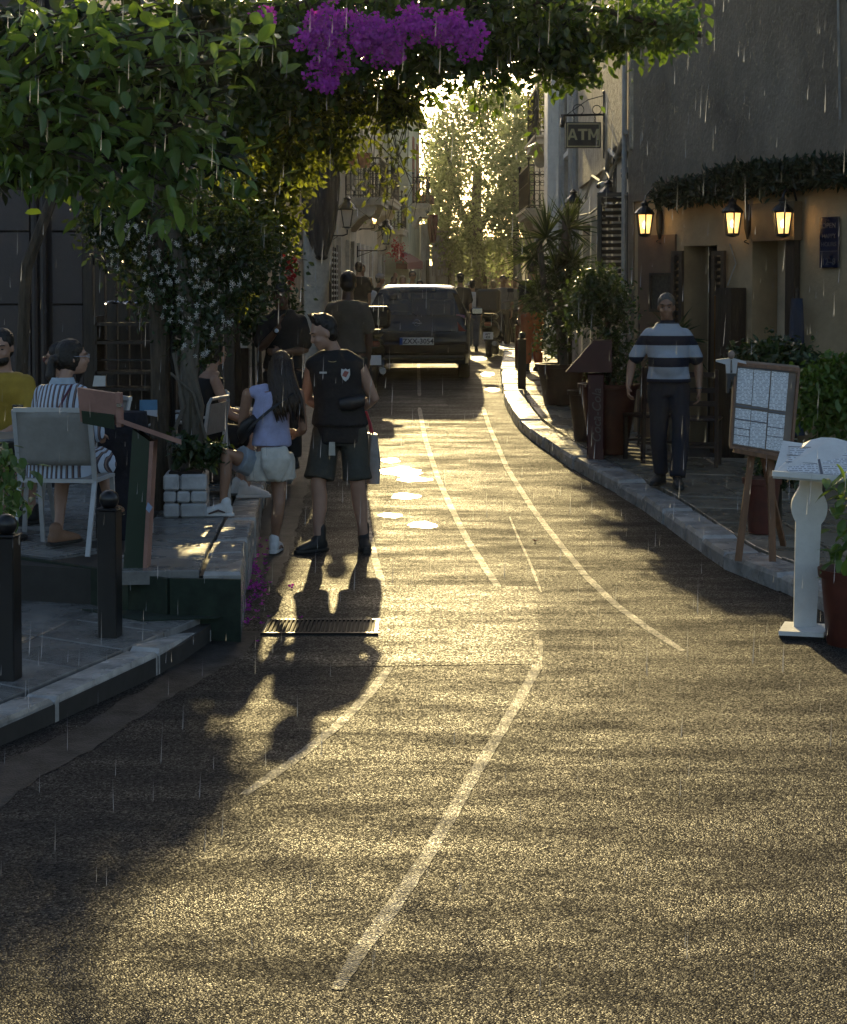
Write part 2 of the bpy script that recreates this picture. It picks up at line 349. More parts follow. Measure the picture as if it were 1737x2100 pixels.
# gutter of lighter concrete along the left kerb
gut = [road_pt(u, v) for u, v in ((455, 1290), (536, 1296), (500, 1345), (330, 1440), (180, 1540), (-60, 1690), (-60, 1600), (150, 1497), (300, 1410))]
def ragged(poly):
    out = []
    for a, c in zip(poly, poly[1:] + poly[:1]):
        k = max(1, int((c - a).length / .10)); out += [a.lerp(c, i / k) + Vector((random.gauss(0, .012), random.gauss(0, .012), 0)) for i in range(k)]
    return out
gut = ragged(gut)
fan(gut, 'gutter', M_GUT, road, .003)
gut2 = [road_pt(u, v) for u, v in ((480, 1250), (545, 1255), (600, 1120), (640, 960), (668, 830), (640, 790), (560, 990), (515, 1120))]
fan(ragged(gut2), 'gutter', M_GUT, road, .002)

def poly_at(P, s):
    """point and tangent at arc length s of a polyline"""
    for a, b in zip(P, P[1:]):
        l = (b - a).length
        if s <= l or b is P[-1]: return a.lerp(b, min(1, s / l) if l else 0), (b - a).normalized()
        s -= l
def plen(P): return sum((b - a).length for a, b in zip(P, P[1:]))
def hexa(b, q, ztops, zbot, bev=.012, jit=.0):
    """stone from a 4-point footprint with rounded upper edge"""
    c = sum((Vector((p[0], p[1], 0)) for p in q), Vector()) / 4
    lo = [(p[0], p[1], zbot) for p in q]; mid = [(p[0], p[1], z - bev) for p, z in zip(q, ztops)]
    top = []
    for p, z in zip(q, ztops):
        d = (c - Vector((p[0], p[1], 0))).normalized() * bev * 1.4; top.append((p[0] + d.x, p[1] + d.y, z + random.uniform(-jit, jit)))
    ff = [(8, 9, 10, 11), (3, 2, 1, 0)] + [(i, (i + 1) % 4, 4 + (i + 1) % 4, 4 + i) for i in range(4)] + [(4 + i, 4 + (i + 1) % 4, 8 + (i + 1) % 4, 8 + i) for i in range(4)]
    b.add(lo + mid + top, ff)
def kerb(P, width, depth, parent, m, length=.7, side=1, gap=.012, jit=.006, drop=None, bev=.02):
    Lt = plen(P); s = 0.0
    while s < Lt - .1:
        l = length * random.uniform(.75, 1.25); e = min(Lt, s + l)
        a, ta = poly_at(P, s + gap / 2); c, tc_ = poly_at(P, e - gap / 2)
        na = Vector((ta.y, -ta.x, 0)).normalized() * side; nc = Vector((tc_.y, -tc_.x, 0)).normalized() * side
        o1 = Vector((random.uniform(-jit, jit), random.uniform(-jit, jit), random.uniform(-jit, jit)))
        q = [a + o1, c + o1, c + o1 + nc * width, a + o1 + na * width]; b = MB()
        hexa(b, q, [p.z for p in q], min(p.z for p in q) - depth, bev, .004)
        b.build('kerb_stone', m, parent); s = e
def pave(c00, c10, c01, c11, nu, nv, parent, m, zf, name='paving_slab', gap=.012, th=.06, jit=.004, stag=True, skip=None):
    """slabs laid inside a four-cornered field"""
    for i in range(nu):
        for j in range(nv):
            def at(a, b_):
                return (c00.lerp(c10, a)).lerp(c01.lerp(c11, a), b_)
            q = [at(i / nu, j / nv), at((i + 1) / nu, j / nv), at((i + 1) / nu, (j + 1) / nv), at(i / nu, (j + 1) / nv)]
            c = sum(q, Vector()) / 4; q = [p + (c - p).normalized() * gap for p in q]
            if skip and skip(c): continue
            dz = random.uniform(-jit, jit); b = MB(); hexa(b, q, [zf(p.y) + dz for p in q], zf(c.y) - th, .005, .001)
            b.build(name, m, parent)

# ---- lower pavement, left foreground
LK = [on(u, v, lambda y: .135) for u, v in ((0, 1477), (126, 1423), (295, 1347), (374, 1307), (434, 1266))]
d0 = (LK[0] - LK[1]).normalized(); LK = [LK[0] + d0 * 2.2] + LK
LK[-1].z = .085
rz0, rz1 = Vector((-3.9, 11.38, .12)), Vector((-1.06, 9.44, .115))       # foot of the green riser
zl = lambda y: .135
b = MB(); low = [LK[0], LK[1], LK[2], LK[3], LK[4], LK[5], Vector((-1.10, 9.55, 0)), Vector((-3.9, 11.5, 0)), Vector((-7, 11.5, 0)), Vector((-7, 4.5, 0))]
b.prism([(p.x, p.y) for p in low], -.15, .10); pav_left = tag(b.build('pavement', M_BED), kind='structure')
kerb(LK, .16, .22, pav_left, M_STONE, .85, side=-1)
inn = [p + Vector((-.17, .09, 0)) for p in LK]
pave(inn[2] + Vector((-2.2, 1.5, 0)), inn[2], rz0 + Vector((-.3, -.1, 0)), Vector((-1.24, 9.42, 0)), 5, 4, pav_left, M_SLAB, zl, gap=.006)
pave(inn[0] + Vector((-2.2, 1.5, 0)), inn[0], inn[2] + Vector((-2.2, 1.5, 0)), inn[2], 5, 6, pav_left, M_SLAB, zl, gap=.006)

# ---- raised terrace, left
TK = [on(u, v, zterr) for u, v in ((490, 1172), (503, 1118), (523, 1062), (545, 971))] + [Vector((-1.48, 18.5, zterr(18.5)))] + [on(u, v, zterr) for u, v in ((614, 783), (647, 747))]
TK += [Vector((-1.72, 33, zterr(33))), Vector((-1.2, 46, zterr(46))), Vector((-.3, 60, zterr(60)))]
def terr_poly():
    b = MB(); L_ = []
    for k in range(0, 200):
        s = k * .35
        if s > plen(TK): break
        p, t = poly_at(TK, s); L_.append(p + Vector((-.1, .05, 0)))
    vv = []
    for p in L_: vv += [(-12 if p.y > 12 else -7, p.y + (2.0 if p.y < 12 else 0), p.z - .04), (p.x, p.y, p.z - .04), (p.x, p.y, p.z - .6)]
    n = len(L_); ff = []
    for i in range(n - 1): ff += [(3 * i, 3 * i + 1, 3 * i + 4, 3 * i + 3), (3 * i + 1, 3 * i + 2, 3 * i + 5, 3 * i + 4)]
    ff.append((0, 1, 2)); b.add(vv, ff); return tag(b.build('terrace', M_BED), kind='structure')
terrace = terr_poly()
kerb(TK, .21, .45, terrace, M_STONE, .8, side=-1, jit=.010)
s = .05
while s < 13.5:
    l = random.uniform(.5, .7); a, ta = poly_at(TK, s); c, tc_ = poly_at(TK, s + l); na, nc = Vector((-ta.y, ta.x, 0)).normalized(), Vector((-tc_.y, tc_.x, 0)).normalized()
    q = [a + na * .222, c + nc * .222, c + nc * .74, a + na * .74]; ct = sum(q, Vector()) / 4; q = [p_ + (ct - p_).normalized() * .008 for p_ in q]; b = MB(); hexa(b, q, [zterr(p_.y) + random.uniform(-.004, .004) for p_ in q], zterr(ct.y) - .07, .006, .001); b.build('paving_slab', M_SLAB, terrace); s += l
# carpeted riser in front of the terrace
b = MB(); q0, q1 = Vector((-3.9, 11.38, 0)), Vector((-1.03, 9.42, 0)); n_ = Vector((-.56, -.83, 0)).normalized() * .03
qm = Vector((-1.42, 9.46, 0)); q1 = Vector((-1.02, 9.42, 0))
b.slab([(q0.x, q0.y, .10), (qm.x, qm.y, .03), (qm.x, qm.y, .35), (q0.x, q0.y, .35)], n_); b.slab([(qm.x, qm.y, .02), (q1.x, q1.y, .0), (q1.x, q1.y, .352), (qm.x, qm.y, .352)], (0, -.03, 0)); b.build('riser_carpet', M_GREENCARPET, terrace)
b = MB(); b.prism([(-2.02, 9.72), (-1.62, 9.45), (-1.30, 9.36), (-1.18, 9.46), (-1.05, 9.42)][::-1] if False else [(-1.95, 9.62), (-1.55, 9.28), (-1.16, 9.36), (-1.04, 9.47)], .138, .146); b.build('carpet_flap', M_GREENCARPET, terrace)
# ribbed tiles behind the kerb
def ribbed(w_, l_, n=9):
    b = MB(); b.box((0, 0, -.02), (w_, l_, .03))
    for k in range(n): b.box((0, -l_ / 2 + l_ * (k + .5) / n, 0), (w_ - .02, l_ / n * .55, .012), bevel=.004)
    return b.mesh('tile')
tm = ribbed(.44, .44); tm.materials.append(M_SLAB)
tdir = math.atan2(q1.y - q0.y, q1.x - q0.x); ex, ey = Vector((math.cos(tdir), math.sin(tdir), 0)), Vector((-math.sin(tdir), math.cos(tdir), 0))
for i in range(-6, 9):
    for j in range(9):
        p = Vector((-1.56, 10.0, 0)) - ex * (i * .45) + ey * (j * .45) + ex * (-.05 * j)
        kx = -1.09 - .065 * (p.y - 9.6)
        if p.x > kx - .98: continue
        o = link('paving_tile', tm, terrace, (p.x, p.y, zterr(p.y) - .012), tdir)

# ---- right pavement with its curved kerb
RK = [on(u, v, zwalk) for u, v in ((1737, 1238), (1630, 1186), (1494, 1136), (1450, 1108), (1370, 1052), (1306, 1008), (1242, 974), (1167, 933), (1100, 888), (1071, 868), (1046, 838), (1033, 810), (1029, 785), (1027, 745), (1034, 719))]
RK = [RK[0] + Vector((1.6, -1.0, 0))] + RK + [Vector((1.55, 36, zwalk(36))), Vector((1.9, 48, zwalk(48))), Vector((2.6, 62, zwalk(62)))]
rk2 = []
for k in range(int(plen(RK) / .3)):
    p, t = poly_at(RK, k * .3); rk2.append((p, t))
b = MB(); vv = []
for p, t in rk2: vv += [(p.x + .05, p.y + .02, p.z - .05), (14, p.y + (0 if p.y > 12 else 0), p.z - .05), (p.x + .05, p.y + .02, p.z - .5)]
ff = []
for i in range(len(rk2) - 1): ff += [(3 * i, 3 * i + 1, 3 * i + 4, 3 * i + 3), (3 * i, 3 * i + 3, 3 * i + 5, 3 * i + 2)]
b.add(vv, ff); pav_right = tag(b.build('pavement', M_BED), kind='structure')
kerb(RK, .27, .30, pav_right, M_STONE, .75, side=1, jit=.012, bev=.03)
def inner(p, t, w): 
    n = Vector((t.y, -t.x, 0)).normalized(); return p + n * w
s = 2.4
while s < plen(RK) - 8:
    l = random.uniform(.55, .75); a, ta = poly_at(RK, s); c, tc_ = poly_at(RK, s + l)
    ia, ic = inner(a, ta, .285), inner(c, tc_, .285); wa, wc = Vector((3.9, ia.y - .4, 0)), Vector((3.9, ic.y - .4, 0))
    if ia.y > 17: wa.x, wc.x = 2.42, 2.42
    if ia.y > 17: wa.y, wc.y = ia.y + .05, ic.y + .05
    k = max(1, round((wa - ia).length / .55))
    pave(ia, ic, wa, wc, 1, k, pav_right, M_SLABR, zwalk, gap=.012, jit=.006); s += l
# ================================================================== buildings
M_STUCCO = mat('rough_stucco_grey', (.27, .215, .155), .85, col2=(.13, .10, .07), vs_=1.6, bump=.022, bs=38, stretch=(1, 1, .45))
M_STUCCOW = mat('rough_stucco_warm', (.42, .36, .27), .85, var=.25, vs_=6, bump=.035, bs=20)
M_OCHRE = mat('ochre_plaster', (.40, .30, .18), .8, var=.15, vs_=2.5, bump=.006, bs=14)
M_CREAM = mat('cream_plaster', (.62, .54, .41), .8, var=.18, vs_=2.0, bump=.006, bs=14)
M_BEIGE = mat('beige_plaster', (.50, .40, .27), .8, var=.2, vs_=1.5, bump=.006, bs=10)
M_SAGE = mat('sage_plaster', (.55, .56, .42), .8, var=.2, vs_=1.5, bump=.006, bs=10)
M_OLDW = mat('peeling_plaster', (.55, .53, .50), .85, col2=(.20, .16, .12), vs_=2.5, bump=.02, bs=9, stretch=(1, 1, .35))
M_BROWN = mat('dark_brown_panel', (.075, .058, .055), .55, var=.12, vs_=2.0, bump=.002, bs=30)
M_BROWN2 = mat('dark_brown_trim', (.05, .04, .038), .5, var=.1)
M_WOODD = mat('dark_wood', (.045, .03, .02), .5, var=.3, vs_=6, bump=.004, bs=18, stretch=(6, 6, .6))
M_WOODM = mat('brown_wood', (.20, .095, .045), .5, var=.25, vs_=6, bump=.003, bs=18, stretch=(6, 6, .6))
M_WOODL = mat('grey_wood', (.24, .20, .15), .6, var=.3, vs_=7, bump=.004, bs=18, stretch=(5, 5, .5))
M_IRON = mat('black_iron', (.014, .014, .015), .35, metal=.3, var=.2, vs_=20)
M_BLACK = mat('black_paint', (.012, .012, .014), .3, var=.2, vs_=12)
M_DARK = mat('painted_darkness', (.010, .009, .009), .7, var=.1)  # near-black colour standing in for unlit depth
M_GLASSD = mat('dark_glass', (.02, .02, .022), .06, var=.05, spec=.8)
M_GREYM = mat('grey_metal', (.30, .31, .32), .4, metal=.5, var=.15, vs_=12)
M_PIPE = mat('grey_pipe', (.33, .33, .32), .45, var=.15, vs_=9)
M_WHITE = mat('white_paint', (.72, .72, .70), .45, var=.08, vs_=9, bump=.001, bs=60)
M_MARBLE = mat('stone_trim', (.62, .56, .46), .7, var=.2, vs_=6, bump=.006, bs=25)
M_RED = mat('faded_red_shutter', (.22, .035, .03), .55, var=.25, vs_=6)
M_REDCLOTH = mat('dark_red_cloth', (.16, .02, .03), .85, var=.25, vs_=8, bump=.01, bs=8)
M_TERRA = mat('terracotta', (.36, .13, .07), .65, var=.2, vs_=8, bump=.002, bs=40)
M_ROOF = mat('roof_tile', (.30, .12, .07), .8, var=.3, vs_=8)
M_CORR = mat('corrugated_tin', (.34, .35, .36), .5, metal=.4, col2=(.22, .17, .13), vs_=4)
M_CABLE = mat('pale_cable', (.30, .29, .26), .6, var=.2)
M_CABLED = mat('dark_cable', (.02, .02, .02), .6, var=.2)

def wallbox(name, a, b_, z0, z1, th, m, parent, holes=()):
    """wall slab between two plan points, thickness to the left of a->b, with rectangular openings (s0,s1,z0,z1)"""
    a, b_ = Vector((a[0], a[1], 0)), Vector((b_[0], b_[1], 0)); d = (b_ - a); Lw = d.length; d.normalize(); n = Vector((-d.y, d.x, 0))
    xs = sorted({0, Lw, *[h[0] for h in holes], *[h[1] for h in holes]}); zs = sorted({z0, z1, *[h[2] for h in holes], *[h[3] for h in holes]})
    bm = MB()
    for x0, x1 in zip(xs, xs[1:]):
        run = None
        for q0, q1 in zip(zs, zs[1:]):
            cx, cz = (x0 + x1) / 2, (q0 + q1) / 2
            if any(h[0] < cx < h[1] and h[2] < cz < h[3] for h in holes): 
                if run: bm.slab([a + d * x0 + Vector((0, 0, run[0])), a + d * x1 + Vector((0, 0, run[0])), a + d * x1 + Vector((0, 0, run[1])), a + d * x0 + Vector((0, 0, run[1]))], n * th)
                run = None
            else: run = (run[0], q1) if run else (q0, q1)
        if run: bm.slab([a + d * x0 + Vector((0, 0, run[0])), a + d * x1 + Vector((0, 0, run[0])), a + d * x1 + Vector((0, 0, run[1])), a + d * x0 + Vector((0, 0, run[1]))], n * th)
    o = bm.build(name, m, parent); 
    if len(holes):
        mm = o.data; bmx = bmesh.new(); bmx.from_mesh(mm); bmesh.ops.remove_doubles(bmx, verts=bmx.verts, dist=.0005); bmx.to_mesh(mm); bmx.free()
    return o
class Face:
    """local frame of a wall: s along, z up, o outwards"""
    def __init__(s, a, b_, out):
        s.a = Vector((a[0], a[1], 0)); d = Vector((b_[0], b_[1], 0)) - s.a; s.L = d.length; s.d = d.normalized()
        n = Vector((-s.d.y, s.d.x, 0)); s.n = n if n.dot(Vector((out[0], out[1], 0))) > 0 else -n
        s.rot = math.atan2(s.d.y, s.d.x)
    def p(s, t, z, o=0.0): q = s.a + s.d * t + s.n * o; q.z = z; return q
    def px(s, u, v, o=0.0):
        """(t,z) where a pixel's ray meets the wall pushed out by o"""
        r0, r1 = pix(u, v, 1.0), pix(u, v, 2.0); dr = r1 - r0; den = dr.dot(s.n); k = ((s.a + s.n * o) - r0).dot(s.n) / den; q = r0 + dr * k
        return (q - s.a).dot(s.d), q.z
    def quad(s, b, t0, t1, z0, z1, o0, o1):
        pts = [s.p(t0, z0, o0), s.p(t1, z0, o0), s.p(t1, z1, o0), s.p(t0, z1, o0)]; b.slab(pts, s.n * (o1 - o0)); return b
def building(name, label, loc): return thing(name, label, 'building', loc)

# ---------------- right: corner restaurant
RC = (2.36, 19.0); RF_END = (5.35, 14.2)
restaurant = building('corner_restaurant', 'grey stucco corner building with lit lanterns and a hedge garland over its doors', (2.9, 19.5, 0)); RB = restaurant.location.copy()
def under(o, root):
    """keep world-space mesh, parent to a root that only has a location"""
    o.parent = root; o.location = o.location - root.location; return o
RFc = Face(RC, RF_END, (-1, -1)); RSt = Face(RC, (2.44, 26.2), (-1, 0))
def RP(b, name, m, root=None, **k): return under(b.build(name, m, **k), root or restaurant)
# front openings measured from the picture
def rng_(f, u0, v0, u1, v1, o=0): t0, z1 = f.px(u0, v0, o); t1, z0 = f.px(u1, v1, o); return min(t0, t1), max(t0, t1), min(z0, z1), max(z0, z1)
door = rng_(RFc, 1402, 505, 1468, 860); niche = rng_(RFc, 1543, 492, 1626, 900); rec = rng_(RFc, 1313, 484, 1386, 860)
zb = .0
holes = [(door[0], door[1], zb, door[3]), (niche[0], niche[1], zb, niche[3])]
o = wallbox('wall', RF_END, RC, zb, 11.0, -.35, M_OCHRE, None, [(RFc.L - h[1], RFc.L - h[0], h[2], h[3]) for h in holes]); under(o, restaurant)
_, zg = RFc.px(1500, 400)
b = MB(); RFc.quad(b, .0, RFc.L, zg, 11.0, .012, .045); RP(b, 'upper_wall', M_STUCCO)
b = MB(); RFc.quad(b, door[0] - .05, door[1] + .05, 0, door[3] + .1, -.75, -.40); RP(b, 'doorway_dark_slab', M_DARK)  # flat black slab, the unlit room behind is painted by its colour
b = MB(); RFc.quad(b, niche[0] - .05, niche[1] + .05, 0, niche[3] + .1, -.75, -.36); RP(b, 'niche_back', M_CREAM)
t0, t1, z0, z1 = rng_(RFc, 1541, 418, 1628, 492, .14); b = MB(); RFc.quad(b, t0, t1, z0, z1, .03, .14); RP(b, 'awning_box', mat('brown_awning', (.16, .11, .06), .6, var=.2))
t0, t1, z0, z1 = rng_(RFc, 1626, 482, 1640, 900); b = MB(); RFc.quad(b, t0, t1, .1, z1, .02, .10); RP(b, 'dark_post', M_WOODD)
t0, t1, z0, z1 = rng_(RFc, 1313, 484, 1386, 860); b = MB(); RFc.quad(b, t0, t1, .1, z1, .004, .03); RP(b, 'wall_panel', mat('brown_wall_panel', (.17, .10, .06), .7, var=.15))
def frame_board(f, box, root, name, mf, mi, o=.03, w_=.03):
    t0, t1, z0, z1 = box; b = MB()
    for q in ((t0, t1, z0, z0 + w_), (t0, t1, z1 - w_, z1), (t0, t0 + w_, z0 + w_, z1 - w_), (t1 - w_, t1, z0 + w_, z1 - w_)): f.quad(b, *q, o, o + .03)
    fr = RP(b, name, mf, root); b = MB(); f.quad(b, t0 + w_, t1 - w_, z0 + w_, z1 - w_, o, o + .012); i = b.build('board', mi); i.parent = fr; i.location = -fr.location - root.location if False else (0, 0, 0); return fr
frame_board(RFc, rng_(RFc, 1340, 560, 1386, 640), restaurant, 'notice_frame', M_WOODD, mat('notice_board', (.06, .055, .045), .6, var=.4, vs_=30), .034)
def louvre(f, t0, t1, z0, z1, o, root, m, tilt=.5, th=.035, name='shutter', n=None):
    b = MB(); w_ = .05
    for q in ((t0, t1, z0, z0 + w_), (t0, t1, z1 - w_, z1), (t0, t0 + w_, z0 + w_, z1 - w_), (t1 - w_, t1, z0 + w_, z1 - w_), (t0 + w_, t1 - w_, (z0 + z1) / 2 - .03, (z0 + z1) / 2 + .03)): f.quad(b, *q, o, o + th)
    sh = RP(b, name, m, root); n = n or max(4, int((z1 - z0) / .075))
    for k in range(n):
        zc = z0 + w_ + (z1 - z0 - 2 * w_) * (k + .5) / n
        if abs(zc - (z0 + z1) / 2) < .05: continue
        b = MB(); pts = [f.p(t0 + w_, zc - .02, o + .002), f.p(t1 - w_, zc - .02, o + .002), f.p(t1 - w_, zc + .02, o + th - .004), f.p(t0 + w_, zc + .02, o + th - .004)]
        b.slab(pts, Vector((0, 0, .008))); s = b.build('slat', m); s.parent = sh
    return sh
M_SHUT = mat('brown_shutter', (.07, .05, .035), .5, var=.2)
t0, t1, z0, z1 = rng_(RFc, 1386, 515, 1406, 860); louvre(RFc, t0, t1, .25, z1, .035, restaurant, M_SHUT)
t0, t1, z0, z1 = rng_(RFc, 1469, 515, 1492, 860); louvre(RFc, t0, t1, .25, z1, .035, restaurant, M_SHUT)
t0, t1, z0, z1 = rng_(RFc, 1533, 590, 1485, 730); b = MB(); RFc.quad(b, t0 + .11, t1, .2, z1, .02, .22); RP(b, 'timber_cabinet', M_WOODD)
t0, t1, z0, z1 = rng_(RFc, 1478, 606, 1500, 716); b = MB(); RFc.quad(b, t0, t1, .2, z1, .05, .09); RP(b, 'varnished_panel', mat('varnished_wood', (.20, .11, .045), .15, var=.3, vs_=5, stretch=(6, 6, .6)))
# street side: stucco above, plaster and openings below
def sst(u, v): return RSt.px(u, v)
z_st = RSt.px(1250, 345)[1]
sh = [(.55, 1.75, .3, 2.95), (2.55, 3.75, .2, 2.95), (4.9, 6.2, .2, 2.95)]
o = wallbox('wall', RC, (2.44, 26.2), 0, 11.0, -.35, M_CREAM, None, sh); under(o, restaurant)
b = MB(); RSt.quad(b, -.04, RSt.L, z_st, 11.0, .01, .06); RP(b, 'upper_wall', M_STUCCOW)
for i, h in enumerate(sh):
    b = MB(); RSt.quad(b, h[0] - .03, h[1] + .03, h[2], h[3] + .03, -.30, -.22); d_ = RP(b, 'door', [M_WOODD, M_GLASSD, M_WOODL][i])
    for e in (h[0] - .16, h[1]):
        b = MB(); RSt.quad(b, e, e + .16, .2, 3.0, .003, .07); RP(b, 'pilaster', M_CREAM)
# open shutter standing out from the street wall beside the corner
FS = Face((2.34, 19.42), (1.98, 19.55), (0, -1)); z1 = pix(1290, 395, 19.5).z; louvre(FS, 0, .36, .55, z1, 0, restaurant, M_BLACK)
b = MB(); RFc.quad(b, -.10, .0, 0, 11.0, -.3, .02); RP(b, 'corner_edge', M_STUCCO)
b = MB(); b.tube([RSt.p(.2, z, .10) for z in (.3, 4, 11)], .03, 8); RP(b, 'downpipe', M_PIPE, smooth=True)
# cables, conduit boxes
for pts, r_, m in (([(1.0, 3.55), (1.9, 3.35), (2.6, 3.52), (3.2, 3.40), (4.4, 3.55), (5.5, 3.3)], .018, M_CABLE), ([(.1, 3.75), (1.2, 3.55), (2.0, 3.7), (2.4, 3.45)], .03, M_CABLE), ([(.1, 3.05), (1.3, 2.98), (2.5, 3.1), (4.6, 3.05), (6.4, 3.1)], .016, M_CABLE)):
    b = MB(); b.tube([RSt.p(t, z, .09) for t, z in pts], r_, 6); RP(b, 'cable', m, smooth=True)
for t in (1.3, 1.45, 1.6, 2.35):
    b = MB(); b.tube([RSt.p(t, 3.7, .08), RSt.p(t, 3.0, .08)], .008, 5); RP(b, 'cable', M_CABLED)
b = MB(); b.tube([RFc.p(RFc.px(1725, 0)[0], 11, .08), RFc.p(RFc.px(1728, 120)[0], 5, .08), RFc.p(RFc.px(1735, 260)[0], 3.6, .08)], .012, 6); RP(b, 'cable', M_CABLE)
b = MB(); b.tube([RFc.p(RFc.px(1500, 462)[0], RFc.px(1500, 500)[1] + .0, .02), RFc.p(RFc.px(1512, 540)[0], RFc.px(1512, 540)[1], .02), RFc.p(RFc.px(1507, 580)[0], RFc.px(1507, 586)[1], .10)], .008, 5); RP(b, 'cable', M_CABLE)

# ---------------- right: neighbours up the street
def street_building(name, label, a, b_, out, z1, m, depth=7, roof=True):
    f = Face(a, b_, out); root = building(name, label, (a[0], a[1], 0)); bm = MB()
    pts = [f.p(0, 0, 0), f.p(f.L, 0, 0), f.p(f.L, 0, -depth), f.p(0, 0, -depth)]
    bm.prism([(p.x, p.y) for p in pts], 0, z1); RP(bm, 'wall', m, root)
    if roof:
        bm = MB(); f.quad(bm, -.15, f.L + .15, z1, z1 + .18, -depth, .30); RP(bm, 'cornice', M_MARBLE, root)
    return root, f
def window(f, root, t0, t1, z0, z1, mfr, mgl, shut=None, o=.01):
    b = MB(); f.quad(b, t0, t1, z0, z1, o, o + .02); g = RP(b, 'window', mgl, root); b = MB(); w_ = .09
    for q in ((t0 - w_, t1 + w_, z1, z1 + w_), (t0 - w_, t0, z0, z1), (t1, t1 + w_, z0, z1)): f.quad(b, *q, o, o + .07)
    fr = b.build('frame', mfr); fr.parent = g; b = MB(); f.quad(b, t0 - .14, t1 + .14, z0 - .08, z0, o, o + .13); s = b.build('sill', mfr); s.parent = g
    return g
def balcony(f, root, t0, t1, z, dep, m, iron, h=1.05, n=None, ends=True, base_scroll=True):
    b = MB(); f.quad(b, t0, t1, z - .13, z, 0, dep); f.quad(b, t0 - .04, t1 + .04, z, z + .05, 0, dep + .05); sl = RP(b, 'balcony', m, root)
    if base_scroll:
        for t in (t0 + .12, t1 - .28):
            b = MB(); pr = [(0, z - .13), (dep * .85, z - .13), (dep * .85, z - .25), (dep * .6, z - .34), (dep * .35, z - .5), (.12, z - .75), (0, z - .75)]
            b.slab([f.p(t, zz, oo) for oo, zz in pr], f.d * .16); c = b.build('bracket', m); c.parent = sl
            b = MB(); b.tube([f.p(t - .02, z - .30, dep * .68), f.p(t + .18, z - .30, dep * .68)], .12, 12); c = b.build('scroll', m, smooth=True); c.parent = sl
    b = MB(); n = n or int((t1 - t0) / .12); r_ = .011
    L_ = [f.p(t0 + .03, 0, .05), f.p(t0 + .03, 0, dep - .03), f.p(t1 - .03, 0, dep - .03), f.p(t1 - .03, 0, .05)]
    for zz, rr in ((z + .12, .014), (z + h * .62, .010), (z + h, .022)):
        for a, c in zip(L_, L_[1:]): b.tube([(a.x, a.y, zz), (c.x, c.y, zz)], rr, 5)
    for a, c in zip(L_, L_[1:]):
        k = max(3, int((c - a).length / .11))
        for i in range(k + 1):
            p = a.lerp(c, i / k); big = i in (0, k)
            b.tube([(p.x, p.y, z + .05), (p.x, p.y, z + h + (.12 if big else 0))], .022 if big else r_, 5)
            if big: b.ball((p.x, p.y, z + h + .15), .045, 8, 6)
        for i in range(k):
            p = a.lerp(c, (i + .5) / k); dd = (c - a).normalized() * .05
            b.tube([Vector((p.x, p.y, z + .3)) + Vector((dd.x * math.cos(q), dd.y * math.cos(q), .09 * math.sin(q))) for q in np.linspace(0, 6.28, 9)], .007, 4)
            b.tube([Vector((p.x, p.y, z + .8)) + Vector((dd.x * math.cos(q), dd.y * math.cos(q), .07 * math.sin(q))) for q in np.linspace(0, 6.28, 9)], .007, 4)
    r = b.build('railing', iron, smooth=True); r.parent = sl; return sl
r2, f2 = street_building('narrow_townhouse', 'pale townhouse with grey drainpipes beyond the bank sign', (2.50, 26.25), (2.56, 32.6), (-1, 0), 7.2, M_MARBLE)
for t, r_ in ((.5, .06), (1.4, .05), (3.0, .09)):
    b = MB(); b.tube([f2.p(t, .5, .12), f2.p(t, 7.2, .12)], r_, 8); RP(b, 'downpipe', M_PIPE, r2, smooth=True)
b = MB(); f2.quad(b, 5.2, 6.2, .6, 6.6, .0, .26); RP(b, 'pilaster', M_WHITE, r2)
b = MB(); f2.quad(b, 4.9, 6.5, 6.35, 6.75, 0, .5); f2.quad(b, 5.0, 6.4, 6.1, 6.35, 0, .36); RP(b, 'capital', M_MARBLE, r2)
window(f2, r2, 1.8, 2.7, 4.3, 6.0, M_WHITE, M_GLASSD); window(f2, r2, 3.4, 4.3, 1.6, 3.2, M_WHITE, M_GLASSD)
r3, f3 = street_building('balcony_house', 'old house with red shutters and an iron balcony on the right', (3.12, 33.5), (3.0, 46.0), (-1, 0), 8.0, M_MARBLE)
balcony(f3, r3, .6, 3.4, 5.05, .85, M_MARBLE, M_IRON); balcony(f3, r3, 3.9, 7.0, 3.75, .80, M_MARBLE, M_IRON, h=1.0)
for t in (1.2, 5.0):
    window(f3, r3, t, t + 1.0, 5.15 if t < 3 else 3.85, 7.2 if t < 3 else 5.8, M_WHITE, M_GLASSD)
    for e in (t - .55, t + 1.05):
        b = MB(); f3.quad(b, e, e + .5, 5.15 if t < 3 else 3.85, 7.2 if t < 3 else 5.8, .02, .06); RP(b, 'shutter', M_RED, r3)
for t in (1.0, 3.0, 5.6, 8.2, 10.6):
    b = MB(); f3.quad(b, t, t + 1.1, .5, 2.9, .0, .03); RP(b, 'door', M_WOODL, r3)
r4, f4 = street_building('end_house', 'plain beige house closing the end of the street', (2.9, 78.0), (9.5, 80.0), (0, -1), 4.2, M_BEIGE)
for t in (.9, 3.2): window(f4, r4, t, t + .9, 1.6, 3.1, M_MARBLE, M_GLASSD)
b = MB(); f4.quad(b, -.2, 6, 3.3, 3.45, 0, 1.2); RP(b, 'canopy', M_MARBLE, r4)
b = MB(); f4.quad(b, .2, 1.6, .5, 2.6, .0, .05); RP(b, 'stone_panel', mat('rubble_stone', (.25, .16, .10), .8, col2=(.4, .33, .25), vs_=9, bump=.02, bs=7), r4)
r5, f5 = street_building('tall_rear_house', 'hazy house behind the street trees on the right', (3.75, 60), (4.3, 74), (-1, 0), 6.3, M_BEIGE)
for t in (1.5, 5, 9): window(f5, r5, t, t + 1, 3.6, 5.2, M_MARBLE, M_GLASSD); 
